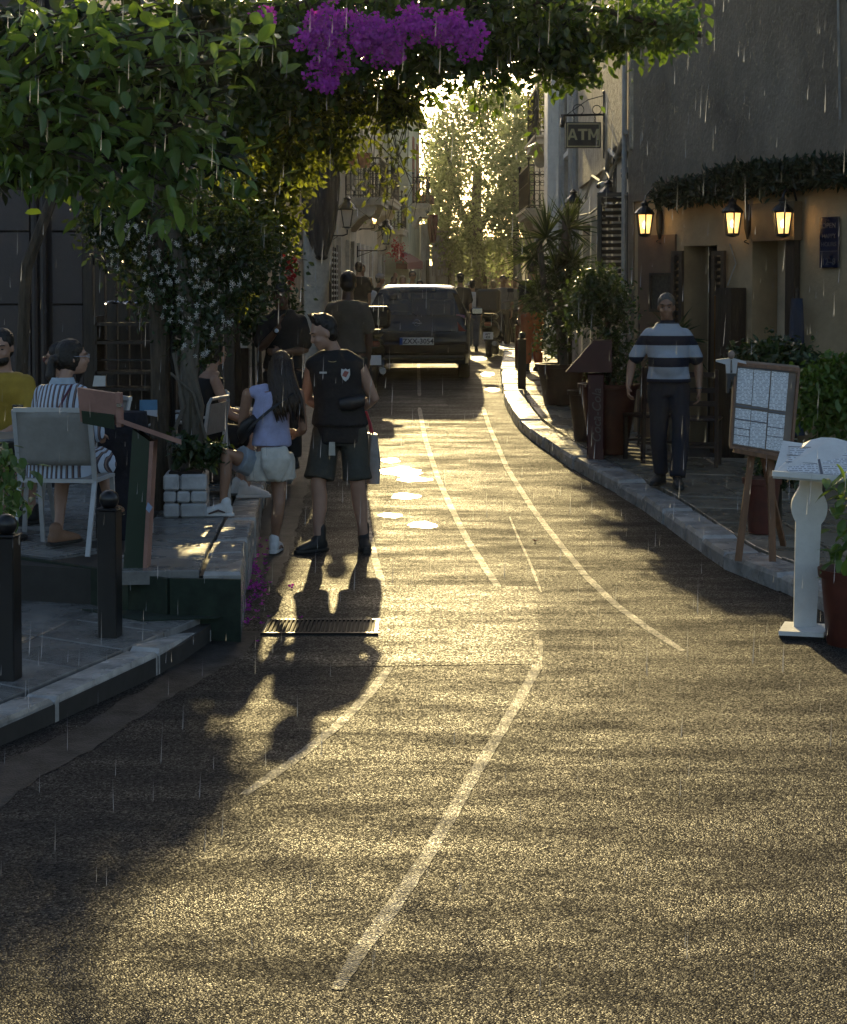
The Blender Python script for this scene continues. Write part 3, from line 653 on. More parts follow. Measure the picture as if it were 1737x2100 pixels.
for t in (1.2, 6): b = MB(); f5.quad(b, t, t + 1.2, .5, 2.8, 0, .03); RP(b, 'door', M_WOODL, r5)
# ---------------- left: dark panelled restaurant
LWY = 15.5
lw = building('panelled_restaurant', 'dark brown panelled restaurant wall behind the terrace diners', (-5, LWY, 0)); fL = Face((-9.5, LWY), (-3.03, LWY), (0, -1))
b = MB(); b.prism([(-9.5, LWY + .06), (-3.03, LWY + .06), (-3.03, 22.5), (-9.5, 22.5)], 0, 5.4); RP(b, 'wall', M_BROWN2, lw)
zs_ = [.38, pix(60, 625, LWY).z, pix(60, 475, LWY).z, 4.4, 5.4]; us = [(-9.5, -7.9), (-7.88, -6.3), (-6.28, pix(62, 500, LWY).x), (pix(104, 500, LWY).x, pix(170, 500, LWY).x), (pix(173, 500, LWY).x, -3.03)]
for x0, x1 in us:
    for z0, z1 in zip(zs_, zs_[1:]):
        b = MB(); b.box(((x0 + x1) / 2, LWY + .03, (z0 + z1) / 2), (x1 - x0 - .012, .05, z1 - z0 - .012), bevel=.006); RP(b, 'wall_panel', M_BROWN, lw)
for u in (73, 91): b = MB(); p = pix(u, 500, LWY); b.tube([(p.x, LWY - .04, .4), (p.x, LWY - .04, 5.3)], .035, 8); RP(b, 'downpipe', M_BROWN2, lw, smooth=True)
# slatted timber screen beside it
scr = thing('timber_screen', 'dark vertical timber screen behind the serving cabinet', 'screen', (-2.4, 15.2, .38))
for k in range(13):
    x = -3.0 + k * .105; b = MB(); b.box((x + 2.4, random.uniform(-.006, .006), 1.15), (.092, .025, 2.3), bevel=.004); b.build('plank', M_WOODD, scr)
for z in (.35, 2.0): b = MB(); b.box((0 - .0, .04, z), (1.32, .04, .08)); b.build('rail', M_WOODD, scr)
# ---------------- left: houses beyond
l2, g2 = street_building('ochre_house', 'warm plaster house behind the terrace trees on the left', (-2.75, 28.2), (-2.55, 36.0), (1, 0), 5.6, M_BEIGE)
fe = Face((-9, 28.2), (-2.75, 28.2), (0, -1)); 
for t in (3.6, 5.0): window(fe, l2, t, t + .8, 1.6, 3.4, M_WOODD, M_GLASSD)
for t in (4.4, 5.85): b = MB(); fe.quad(b, t, t + .22, .7, 3.6, 0, .08); RP(b, 'pilaster', M_MARBLE, l2)
l3, g3 = street_building('balcony_townhouse', 'two-storey cream townhouse with iron balconies and stone scroll brackets on the left', (-2.4, 36.1), (-1.3, 56), (1, 0), 7.3, M_CREAM)
balcony(g3, l3, 7.0, 9.2, 4.30, .95, M_MARBLE, M_IRON); balcony(g3, l3, 12.2, 15.2, 4.55, .85, M_MARBLE, M_IRON); balcony(g3, l3, 17.2, 19.2, 3.9, .8, M_MARBLE, M_IRON)
for t in (.8, 4.2, 7.6, 10.6, 13.2, 17.8):
    window(g3, l3, t, t + .9, 4.7 if t > 6 else 4.6, 6.5, M_MARBLE, M_GLASSD)
    b = MB(); g3.quad(b, t, t + 1.1, .6, 3.1, .0, .03); dr = RP(b, 'door', M_WOODD, l3)
    for e in (t - .18, t + 1.12): b = MB(); g3.quad(b, e, e + .18, .6, 3.3, 0, .10); RP(b, 'pilaster', M_WHITE if t > 8 else M_MARBLE, l3)
# studded lattice door grilles
for t in (2.6, 3.1, 3.6):
    b = MB(); g3.quad(b, t, t + .16, .6, 3.0, .10, .16); gr = RP(b, 'door_grille', M_IRON, l3)
    for k in range(18): b = MB(); b.ball(g3.p(t + .08, .75 + k * .125, .17), .03, 6, 4); s = b.build('stud', M_WHITE); s.parent = gr
for t in (7.3, 8.3):
    pass
l4, g4 = street_building('sage_house', 'pale green house with a red shuttered balcony further up on the left', (-.50, 57.0), (-.15, 65.5), (1, 0), 8.2, M_SAGE, depth=4)
balcony(g4, l4, 2.2, 4.6, 5.0, .55, M_MARBLE, M_IRON, h=.95)
for t in (2.6, 5.6):
    b = MB(); g4.quad(b, t, t + .9, 5.1, 7.4, 0, .05); RP(b, 'shutter', M_RED, l4)
b = MB(); g4.quad(b, 1.0, 2.0, .6, 3.0, 0, .04); RP(b, 'door', M_WOODL, l4)
b = MB(); g4.quad(b, 5.0, 7.5, 5.3, 5.5, 0, .6); RP(b, 'roof_tiles', M_ROOF, l4)
# crumbling wall with corrugated tin
ow = building('crumbling_outbuilding', 'crumbling plaster outbuilding patched with corrugated tin beyond the sage house', (.6, 66, 0)); fo = Face((-.1, 65.6), (1.25, 67.0), (0, -1))
b = MB(); fo.quad(b, 0, fo.L, 0, 3.0, -3, 0); RP(b, 'wall', M_OLDW, ow)
b = MB(); fo.quad(b, .1, .6, 3.0, 4.6, -2.5, -.1); RP(b, 'wall', M_OLDW, ow)
for k in range(7):
    b = MB(); p0 = .62 + k * .19; pts = [(p0 + .19 * i / 6, .03 * math.sin(i / 6 * 2 * math.pi * 1.5)) for i in range(7)]
    for (a0, o0), (a1, o1) in zip(pts, pts[1:]): b.add([fo.p(a0, 2.6, o0), fo.p(a1, 2.6, o1), fo.p(a1, 4.25 - .04 * k, o1), fo.p(a0, 4.25 - .04 * k, o0)], [(0, 1, 2, 3)])
    RP(b, 'tin_sheet', M_CORR, ow, fix=False)
b = MB(); fo.quad(b, .5, fo.L + .1, 4.3, 4.36, -1.5, .15); RP(b, 'tin_roof', M_CORR, ow)
for t in (.25, 1.5): b = MB(); fo.quad(b, t, t + .14, .5, 3.2, .02, .08); RP(b, 'weathered_post', M_WOODL, ow)
# ================================================================== street furniture and objects
M_CARP = mat('black_car_paint', (.006, .006, .007), .22, var=.1, coat=.15, spec=.25)
M_PLASTIC = mat('black_plastic', (.016, .016, .017), .45, var=.15)
M_RUBBER = mat('tyre_rubber', (.015, .015, .015), .75, var=.2)
M_GLASST = mat('car_glass', (.55, .62, .58), .02, var=.02, trans=.96, spec=.5)
M_TAIL = mat('tail_lamp_red', (.16, .01, .01), .15, var=.1, coat=.5)
M_PLATEW = mat('plate_white', (.62, .62, .60), .4, var=.05)
M_PLATEB = mat('plate_blue', (.03, .07, .25), .4, var=.05)
M_INK = mat('black_ink', (.015, .015, .016), .5, var=.05)
M_CHROME = mat('chrome', (.6, .6, .6), .15, metal=1.0, var=.05)
M_SEATF = mat('seat_fabric', (.03, .03, .035), .9, var=.2)

def make_car(loc, rz):
    car = thing('parked_car', 'black hatchback seen from behind stopped in the street, plate ZXX-3054', 'car', loc, rz)
    ycs = [(0.0, .62), (.03, .80), (.06, .93), (.09, .985), (.16, 1.10), (.24, 1.23), (.31, 1.33), (.36, 1.39), (.46, 1.43), (.9, 1.455), (1.4, 1.455), (1.9, 1.44), (2.2, 1.40), (2.5, 1.27), (2.8, 1.11), (3.05, .985), (3.3, .93), (3.6, .84), (3.76, .72), (3.82, .6)]
    def W(z, y):
        hw = .815 if z < .93 else .815 - (z - .93) * .49
        if z < .4: hw -= (.4 - z) * .15
        e = 1.0
        if y < .35: e = 1 - .07 * ((.35 - y) / .35) ** 2
        if y > 3.0: e = 1 - .16 * ((y - 3.0) / .82) ** 2
        return hw * e
    rows = []
    for y, T in ycs:
        side = [];  zt = T - .05
        for k in range(11): z = .24 + (zt - .24) * k / 10; side.append((W(z, y), z))
        wt = W(zt, y); side += [(wt * .955, T - .022), (wt * .84, T - .006), (wt * .45, T), (0, T)]
        rows.append([Vector((x, y, z)) for x, z in side] + [Vector((-x, y, z)) for x, z in side[-2::-1]])
    n = len(rows[0]); body, glass = MB(), MB(); V = [p for r_ in rows for p in r_]; bf, gf = [], []
    for i in range(len(rows) - 1):
        for j in range(n - 1):
            f = (i * n + j, i * n + j + 1, (i + 1) * n + j + 1, (i + 1) * n + j); c = sum((V[k] for k in f), Vector()) / 4
            rear = .10 < c.y < .36 and 1.0 < c.z and abs(c.x) < .57 and c.z < 1.36 and 11 <= j <= n - 13
            wind = 2.2 < c.y < 3.0 and c.z > .99 and abs(c.x) < .62 and 11 <= j <= n - 13
            sidew = .55 < c.y < 2.35 and 1.0 < c.z < 1.36 and abs(c.x) > .5
            (gf if (rear or wind or sidew) else bf).append(f)
    N0 = [(0 * n + j) for j in range(n)]; bf.append(tuple(N0)); bf.append(tuple((len(rows) - 1) * n + j for j in range(n - 1, -1, -1)))
    bf += [(i * n, (i + 1) * n, (i + 1) * n + n - 1, i * n + n - 1) for i in range(len(rows) - 1)]
    body.add(V, bf); bo = body.build('body', M_CARP, car, smooth=True); glass.add(V, gf); glass.build('window', M_GLASST, car, smooth=True)
    b = MB(); b.box((0, -.015, .47), (1.58, .12, .22), bevel=.05); bp = b.build('bumper', M_CARP, car, smooth=True)
    b = MB(); b.box((0, -.03, .34), (1.45, .10, .06), bevel=.02); b.build('trim', M_PLASTIC, bp)
    b = MB(); b.box((0, .005, .735), (1.15, .012, .012)); b.build('hatch_seam', M_PLASTIC, car)
    for s in (-1, 1):
        b = MB(); b.slab([(s * .60, .13, 1.0), (s * .735, .12, .98), (s * .755, .06, .74), (s * .64, .03, .74)], Vector((0, -.035, .0))); b.build('tail_lamp', M_TAIL, car)
        b = MB(); b.box((s * .93, 2.38, 1.02), (.22, .10, .135), bevel=.05); mi = b.build('mirror', M_CARP, car, smooth=True)
        b = MB(); b.box((s * .935, 2.325, 1.02), (.17, .012, .09), bevel=.004); b.build('mirror_glass', M_CHROME, mi); b = MB(); b.box((s * .80, 2.38, .985), (.08, .05, .04)); b.build('stalk', M_PLASTIC, mi)
        for y in (.62, 3.1):
            b = MB(); b.lathe([(.19, -.09), (.27, -.09), (.295, -.06), (.295, .06), (.27, .09), (.19, .09)], n=24); wh = b.build('wheel', M_RUBBER, car, smooth=True, loc=(s * .72, y, .29), rot=(0, math.pi / 2, 0))
            b = MB(); b.lathe([(.05, .03), (.19, .05), (.19, -.05), (.05, -.03)], n=16); b.build('rim', M_GREYM, wh)
    b = MB(); b.box((0, -.085, .585), (.52, .012, .112), bevel=.003); pl = b.build('number_plate', M_PLATEW, car)
    b = MB(); b.box((-.238, -.0935, .585), (.044, .004, .106)); b.build('plate_band', M_PLATEB, pl)
    lettering('lettering', 'ZXX-3054', .108, M_INK, pl, (.022, -.0935, .583), bold=.0015)
    b = MB(); b.tube([(.05 * math.cos(a), .005, .865 + .05 * math.sin(a)) for a in np.linspace(0, 6.283, 17)], .005, 5); b.tube([(-.075, .003, .863), (-.01, .003, .868), (.01, .003, .858), (.075, .003, .863)], .005, 5); b.build('badge', M_CHROME, car)
    b = MB(); b.tube([(0, .5, 1.43), (0, .44, 1.60)], [.006, .003], 5); b.build('antenna', M_PLASTIC, car)
    b = MB(); b.tube([(0, .08, .97), (-.10, .12, 1.035), (-.38, .125, 1.045)], .008, 5); b.build('wiper', M_PLASTIC, car)
    b = MB(); b.box((0, .16, .30), (1.3, .3, .12)); b.build('underbody', M_PLASTIC, car)
    for s in (-1, 1):
        for y in (1.0, 1.95):
            b = MB(); b.box((s * .34, y, .75), (.44, .16, .62), bevel=.06); b.box((s * .34, y - .01, 1.14), (.24, .09, .18), bevel=.04); b.build('seat', M_SEATF, car, smooth=True)
    b = MB(); b.box((0, 2.62, .86), (1.3, .4, .2), bevel=.06); b.build('dashboard', M_PLASTIC, car)
    return car
pc = pix(855, 712, 25.9); make_car((pc.x, 26.0, zr(26.6)), R(-1.5))

def make_scooter(label, loc, rz, boxcol, plate=None, tall=1.0):
    s = thing('scooter', label, 'scooter', loc, rz, None)
    for y in (.0, 1.25):
        b = MB(); b.lathe([(.13, -.05), (.21, -.055), (.235, -.03), (.235, .03), (.21, .055), (.13, .05)], n=20); wh = b.build('wheel', M_RUBBER, s, smooth=True, loc=(0, y, .235), rot=(0, math.pi / 2, 0))
        b = MB(); b.lathe([(.03, .03), (.13, .04), (.13, -.04), (.03, -.03)], n=12); b.build('rim', M_GREYM, wh)
    b = MB(); b.rings([((0, -.22, .66), (.09, 0, 0), (0, 0, .08)), ((0, -.05, .62), (.17, 0, 0), (0, 0, .15)), ((0, .25, .55), (.19, 0, 0), (0, 0, .20)), ((0, .55, .48), (.16, 0, 0), (0, 0, .16)), ((0, .62, .42), (.12, 0, 0), (0, 0, .1))], 16); b.build('body', M_CARP, s, smooth=True)
    b = MB(); b.box((0, .78, .27), (.30, .36, .06), bevel=.02); b.build('footboard', M_PLASTIC, s)
    b = MB(); b.slab([(-.2, .98, .28), (.2, .98, .28), (.22, 1.05, .6), (.12, 1.12, .95), (-.12, 1.12, .95), (-.22, 1.05, .6)], (0, .05, .0)); b.build('leg_shield', M_CARP, s)
    b = MB(); b.box((0, .22, .80), (.28, .62, .10), bevel=.04); b.build('seat', M_PLASTIC, s, smooth=True)
    b = MB(); b.tube([(0, 1.25, .25), (0, 1.12, .9), (0, 1.06, 1.06)], .03, 8); b.tube([(-.33, .95, 1.10), (-.1, 1.06, 1.08), (.1, 1.06, 1.08), (.33, .95, 1.10)], .018, 8); b.build('handlebar', M_PLASTIC, s, smooth=True)
    for k in (-1, 1):
        b = MB(); b.tube([(k * .26, .98, 1.1), (k * .30, 1.0, 1.28)], .008, 5); b.box((k * .33, 1.0, 1.32), (.13, .03, .085), bevel=.02); b.build('mirror', M_PLASTIC, s)
    b = MB(); b.box((0, -.235, .66), (.16, .05, .08), bevel=.02); b.build('tail_lamp', M_TAIL, s)
    b = MB(); b.slab([(-.10, -.27, .36), (.10, -.27, .36), (.10, -.23, .50), (-.10, -.23, .50)], (0, -.012, 0)); pl = b.build('number_plate', M_PLATEW, s)
    b = MB(); b.box((0, -.12, .42), (.2, .25, .04)); b.build('mudguard', M_PLASTIC, s)
    if plate:
        for i, tx in enumerate(plate): lettering('lettering', tx, .062, M_INK, pl, (0, -.285 + .02 * (1 - i) - (.0 if i else .012), .458 - .06 * i), bold=.001)
    tb = MB(); tb.box((0, -.16, .86 + .22 * tall), (.46, .42, .40 * tall), bevel=.05); tb.build('top_box', boxcol, s, smooth=True)
    b = MB(); b.box((0, -.1, .85), (.2, .3, .03)); b.build('rack', M_PLASTIC, s)
    b = MB(); b.tube([(.12, -.25, .28), (.14, .1, .26), (.12, .35, .28)], [.05, .05, .03], 8); b.build('exhaust', M_GREYM, s, smooth=True)
    return s
p = on(778, 772, zr); make_scooter('black scooter with a rounded top case beside the hatchback', (-.72, 24.4, zr(24.4)), R(4), M_CARP, None, .8)
p = on(1014, 704, zr); make_scooter('delivery scooter with a big square black box parked past the hatchback', (1.30, 33.5, zr(33.5)), R(-8), mat('delivery_box', (.02, .02, .02), .5, var=.2), ['APT', '428'], 1.15)

# ---- bollards
def bollard_parts(root, hgt, w_):
    b = MB(); b.box((0, 0, hgt / 2), (w_, w_, hgt), bevel=.006); b.build('post', M_BLACK, root)
    b = MB(); b.box((0, 0, hgt + .005), (w_ + .012, w_ + .012, .012), bevel=.004); b.build('cap', M_BLACK, root)
    b = MB(); b.ball((0, 0, hgt + .055), .052, 20, 14); b.build('ball', M_BLACK, root, smooth=True)
BG = 'square black bollards along the pavement'
pb = on(226, 1306, lambda y: .135); ph = (1306 - 1040) / F * pb.y
t = thing('bollard', 'square black ball-topped bollard in front of the green menu stand', 'bollard', (pb.x, pb.y, .13), R(-8), BG); bollard_parts(t, ph, .105)
pb2 = on(16, 1392, lambda y: .135); t2 = copy_tree(t); t2.location = (pb2.x, pb2.y, .13); t2.rotation_euler = (0, 0, R(-8)); t2['label'] = 'square black ball-topped bollard at the left edge beside the leafy climber'
for (u, v), lab in (((1070, 798), 'square black bollard beside the sunlit right kerb, nearest the camera on that side'), ((1063, 755), 'dark bollard just behind the near one by the spiky palm')):
    q = on(u, v, zwalk); c = copy_tree(t); c.location = (q.x, q.y, q.z); c.rotation_euler = (0, 0, R(5)); c['label'] = lab

# ---- drain grate
g0, g1 = road_pt(545, 1292), road_pt(772, 1292); gy = (road_pt(650, 1276).y + road_pt(650, 1303).y) / 2; gw = abs(road_pt(650, 1276).y - road_pt(650, 1303).y)
gr = thing('drain_grate', 'long iron drain grate set in the wet road', 'drain', ((g0.x + g1.x) / 2, gy, zr(gy)), 0); gl = g1.x - g0.x
b = MB(); 
for sgn in (-1, 1): b.box((0, sgn * gw / 2, .008), (gl + .03, .02, .02)); b.box((sgn * gl / 2, 0, .008), (.02, gw, .02))
b.build('frame', M_IRON, gr); b = MB(); b.box((0, 0, .0055), (gl, gw, .002)); b.build('pit_dark_sheet', M_DARK, gr)  # flat black sheet, the darkness under the bars is painted by its colour
nb_ = 26; bm_ = MB(); bm_.box((0, 0, 0), (.012, gw - .02, .014)); me_ = bm_.mesh('bar'); me_.materials.append(mat('rusty_iron', (.03, .024, .02), .75, var=.3, vs_=30, spec=.2))
for k in range(nb_): link('bar', me_, gr, (-gl / 2 + gl * (k + .5) / nb_, 0, .014))

# ---- signs
M_SIGND = mat('sign_brown', (.020, .017, .012), .45, var=.1); M_SIGNC = mat('sign_cream', (.42, .38, .22), .5, var=.1)
ya = 22.0; sp = pix(1196, 278, ya); atm = thing('hanging_sign', 'brown ATM sign hanging from a scrolled iron bracket', 'sign', (2.38, ya, sp.z), 0)
def A(u, v): q = pix(u, v, ya); return Vector((q.x - 2.38, 0, q.z - sp.z))
b = MB(); b.tube([A(1240, 325), A(1240, 192)], .022, 8); b.ball(A(1240, 190), .03, 8, 6); b.tube([A(1150, 237), A(1240, 235)], .016, 6); b.tube([A(1160, 237), A(1205, 205), A(1238, 196)], .006, 5)
for u, rr in ((1186, 11), (1224, 9)): b.tube([A(u + rr * math.cos(a), 225 + rr * math.sin(a)) for a in np.linspace(0, 6.283, 17)], .006, 5)
b.box(A(1240, 260) + Vector((.05, 0, 0)), (.06, .05, .6)); b.build('bracket', M_IRON, atm, smooth=True)
for u in (1177, 1220):
    b = MB(); a0, a1 = A(u, 238), A(u, 252)
    for k in range(4): c = a0.lerp(a1, (k + .5) / 4); b.tube([c + Vector((.012 * math.cos(q) * (1 if k % 2 else .3), .012 * math.cos(q) * (.3 if k % 2 else 1), .016 * math.sin(q))) for q in np.linspace(0, 6.283, 9)], .004, 4)
    b.build('chain', M_IRON, atm)
p0, p1 = A(1160, 251), A(1232, 304); cx, cz, sw, sh_ = (p0.x + p1.x) / 2, (p0.z + p1.z) / 2, p1.x - p0.x, p0.z - p1.z
b = MB(); b.box((cx, 0, cz), (sw, .06, sh_), bevel=.006); bd = b.build('board', M_SIGND, atm)
for q, sz in (((cx, -.032, cz + sh_ / 2 - .022), (sw - .03, .006, .014)), ((cx, -.032, cz - sh_ / 2 + .022), (sw - .03, .006, .014)), ((cx - sw / 2 + .022, -.032, cz), (.014, .006, sh_ - .058)), ((cx + sw / 2 - .022, -.032, cz), (.014, .006, sh_ - .058))):
    b = MB(); b.box(q, sz); b.build('border', M_SIGNC, bd)
def block_letters(root, m, x0, z0, h, y):
    G_ = {'A': [[(0, 0), (.2, 0), (.27, .2), (.63, .2), (.70, 0), (.9, 0), (.57, 1), (.33, 1)], None], 'T': [[(.31, 0), (.55, 0), (.55, .8), (.86, .8), (.86, 1), (0, 1), (0, .8), (.31, .8)], None], 'M': [[(0, 0), (.21, 0), (.21, .66), (.42, .2), (.58, .2), (.79, .66), (.79, 0), (1, 0), (1, 1), (.77, 1), (.5, .42), (.23, 1), (0, 1)], None]}
    x = x0
    for ch, adv in (('A', .95), ('T', .93), ('M', 1.0)):
        b = MB(); b.slab([(x + px_ * h, y, z0 + pz_ * h) for px_, pz_ in G_[ch][0]], (0, -.006, 0)); o = b.build('letter', m, root)
        if ch == 'A': b = MB(); b.slab([(x + px_ * h, y - .0065, z0 + pz_ * h) for px_, pz_ in ((.33, .38), (.57, .38), (.45, .74))], (0, -.001, 0)); b.build('letter_counter', M_SIGND, o)
        x += adv * h
block_letters(bd, M_SIGNC, cx - .205, cz - .062, .142, -.0315)
b = MB(); e = A(1156, 245); b.tube([e + Vector((0, 0, .05)), e + Vector((-.01, -.05, -.0)), e + Vector((-.03, -.1, -.10))], [.02, .035, .03], 8); b.build('spot_lamp', M_IRON, atm, smooth=True)
# oval shop sign up the street
so = pix(860, 431, 60.0); ov = thing('oval_sign', 'grey oval shop sign on the sage house', 'sign', so, 0); b = MB()
b.rings([((0, .03, 0), (.34, 0, 0), (0, 0, .235)), ((0, -.03, 0), (.34, 0, 0), (0, 0, .235))], 28); b.build('board', mat('sign_slate', (.16, .18, .19), .5, var=.15), ov)
b = MB(); b.tube([(.34 * math.cos(a), -.03, .235 * math.sin(a)) for a in np.linspace(0, 6.283, 29)], .018, 5); b.build('rim', M_IRON, ov)
lettering('lettering', 'ONE♥ONE', .155, mat('sign_grey_letter', (.5, .52, .52), .5), ov, (0, -.034, 0), bold=.002)
b = MB(); b.tube([(-.33, .02, -.27), (.30, .02, -.27)], .015, 5); b.tube([(-.5, .02, .1), (-.33, .02, .1)], .015, 5); b.build('bracket', M_IRON, ov)

# ---- lanterns
M_LGLASS = mat('lantern_glass_lit', (.9, .75, .45), .4, var=.25, vs_=18, emit=(1.0, .62, .22), es=1.5, bump=.004, bs=60)
M_LGLASSO = mat('lantern_glass_frosted', (.62, .58, .50), .5, var=.1)
M_BULB = mat('bulb', (1, .9, .7), .4, emit=(1.0, .80, .45), es=30)
def lantern_body(root, r0, r1, h, n, glass, lit=None, cap=.1):
    """tapered lantern hanging with its centre at the origin: r0 bottom radius, r1 top radius"""
    cs = [(math.cos(2 * math.pi * (k + .5) / n), math.sin(2 * math.pi * (k + .5) / n)) for k in range(n)]
    b = MB()
    for (x, y) in cs: b.bar((x * r0, y * r0, -h / 2), (x * r1, y * r1, h / 2), .016, .016)
    b.lathe([(r0 * .3, -h / 2 - .03), (r0 * 1.08, -h / 2 - .012), (r0 * 1.08, -h / 2 + .008), (r0 * .5, -h / 2 + .012)], n=n * 2)
    b.lathe([(r1 * 1.12, h / 2 - .008), (r1 * 1.2, h / 2 + .01), (r1 * .95, h / 2 + cap * .5), (r1 * .4, h / 2 + cap), (r1 * .38, h / 2 + cap * 1.25), (r1 * .5, h / 2 + cap * 1.35), (r1 * .2, h / 2 + cap * 1.6), (.012, h / 2 + cap * 1.7)], n=n * 2)
    b.build('frame', M_IRON, root)
    for k in range(n):
        a, c = cs[k], cs[(k + 1) % n]; b = MB(); e = .94
        b.slab([(a[0] * r0 * e, a[1] * r0 * e, -h / 2 + .01), (c[0] * r0 * e, c[1] * r0 * e, -h / 2 + .01), (c[0] * r1 * e, c[1] * r1 * e, h / 2 - .008), (a[0] * r1 * e, a[1] * r1 * e, h / 2 - .008)], (-(a[0] + c[0]) * .002, -(a[1] + c[1]) * .002, 0)); b.build('pane', glass, root)
def glass_thin(name, col, e, es):
    m = bpy.data.materials.new(name); m.use_nodes = True; nt = m.node_tree; L = nt.links.new; out = nt.nodes['Material Output']; p = nt.nodes['Principled BSDF']
    nz = _n(nt, 'ShaderNodeTexNoise'); nz.inputs['Scale'].default_value = 70; tc = _n(nt, 'ShaderNodeTexCoord'); L(tc.outputs['Object'], nz.inputs['Vector'])
    p.inputs['Base Color'].default_value = (*col, 1); p.inputs['Roughness'].default_value = .3; p.inputs['Emission Color'].default_value = (*e, 1)
    ml = _n(nt, 'ShaderNodeMath', operation='MULTIPLY'); L(nz.outputs[0], ml.inputs[0]); ml.inputs[1].default_value = es; L(ml.outputs[0], p.inputs['Emission Strength'])
    tr = _n(nt, 'ShaderNodeBsdfTransparent'); mx = _n(nt, 'ShaderNodeMixShader'); mx.inputs[0].default_value = .45; L(tr.outputs[0], mx.inputs[1]); L(p.outputs[0], mx.inputs[2]); L(mx.outputs[0], out.inputs['Surface'])
    return m
M_LIT = glass_thin('lit_pebbled_glass', (.8, .65, .35), (1.0, .60, .20), 1.6)
def wall_lantern(label, f, u, v, mount_u, dist, power, group):
    tm_, zm = f.px(mount_u, v, .02); q = pix(u, v, 1.0); base = f.p(tm_, zm, .045); lc = pix(u, v, base.y + f.n.y * dist)
    root = thing('wall_lantern', label, 'lantern', lc, 0, group); lantern_body(root, .065, .095, .22, 6, M_LIT, True, .085)
    B = base - lc; b = MB(); n = f.n; dv = Vector((B.x, B.y, 0))
    arc = [Vector((0, 0, .25)) * 1.0, Vector((0, 0, .31)) + dv * .1, Vector((0, 0, .36)) + dv * .35, Vector((0, 0, .33)) + dv * .7, Vector((0, 0, .20)) + dv * .93, Vector((0, 0, .02)) + dv * .97, Vector((0, 0, -.12)) + dv]
    b.tube(arc, .012, 7); b.tube([Vector((0, 0, .33)) + dv * .5 + Vector((0, 0, .04 * math.sin(a))) + dv.normalized() * .04 * math.cos(a) for a in np.linspace(0, 5, 12)], .006, 5)
    b.tube([dv * .93 + Vector((0, 0, -.12)) + dv.normalized() * -.03 * math.sin(a) + Vector((0, 0, -.04 * a / 5 - .05)) for a in np.linspace(0, 5, 9)], .006, 5); b.build('bracket', M_IRON, root, smooth=True)
    b = MB(); b.rings([(dv + Vector((0, 0, -.16)), (.01, 0, 0), (0, .01, 0)), (dv + Vector((0, 0, -.05)), (.035, 0, 0), (0, .02, 0)), (dv + Vector((0, 0, .1)), (.04, 0, 0), (0, .02, 0)), (dv + Vector((0, 0, .2)), (.02, 0, 0), (0, .01, 0))], 10); b.build('wall_plate', M_IRON, root, smooth=True)
    b = MB(); b.ball((0, 0, -.005), (.02, .02, .04), 10, 8); bl = b.build('bulb', M_BULB, root, smooth=True)
    ld = bpy.data.lights.new('lantern_glow', 'POINT'); ld.energy = power; ld.color = (1.0, .58, .22); ld.shadow_soft_size = .05; lo = bpy.data.objects.new('lantern_glow', ld); COL.objects.link(lo); lo.parent = root; lo.location = (0, 0, .06)
    return root
LG = 'lit lanterns on the corner restaurant'
wall_lantern('lit iron lantern at the building corner above the striped-shirt man', RFc, 1322, 460, 1356, .20, 1.6, LG)
wall_lantern('lit iron lantern between the dark doorway and the awning box', RFc, 1502, 458, 1537, .20, 2.2, LG)
wall_lantern('lit iron lantern next to the blue poster, rightmost on the restaurant', RFc, 1605, 458, 1640, .22, 2.8, LG)
def street_lantern(label, c, wall_dx, size, glass, group, dirx=-1, arm=True):
    root = thing('street_lantern', label, 'lantern', c, 0, group); lantern_body(root, .11 * size, .20 * size, .42 * size, 4, glass, None, .2 * size)
    b = MB(); b.tube([(0, 0, -.27 * size), (0, 0, -.38 * size), (dirx * .1, 0, -.42 * size), (dirx * wall_dx, 0, -.42 * size)], .016, 6); b.tube([(dirx * wall_dx, 0, -.6 * size), (dirx * wall_dx * .5, 0, -.44 * size)], .01, 5); b.box((dirx * wall_dx, 0, -.45 * size), (.03, .06, .3)); b.build('bracket', M_IRON, root, smooth=True); return root
SG = 'unlit street lanterns on the left'
M_LGO = mat('opal_glass', (.60, .56, .48), .4, var=.06)
street_lantern('large black street lantern under the first left balcony', pix(712, 448, 39.5), 0.45, .95, M_LGO, SG)
street_lantern('black street lantern further up the left side, near the awning', pix(792, 486, 44.5), .75, .85, M_LGO, SG)
c = pix(768, 450, 47); rl = street_lantern('small warm-lit lantern under the second left balcony', c, .7, .62, M_LIT, None); b = MB(); b.ball((0, 0, 0), .05, 8, 6); b.build('bulb', M_BULB, rl)
ld = bpy.data.lights.new('lantern_glow', 'POINT'); ld.energy = 3; ld.color = (1, .58, .22); lo = bpy.data.objects.new('lantern_glow', ld); COL.objects.link(lo); lo.parent = rl; lo.location = (0, 0, .1)
street_lantern('unlit grey lantern on the cream wall below the security cameras', pix(1248, 425, 21.2), .22, .62, M_LGLASSO, 'unlit lanterns on the right', 1)
street_lantern('unlit lantern half hidden by the spiky palm', pix(1176, 435, 24.6), .28, .60, M_LGLASSO, 'unlit lanterns on the right', 1)

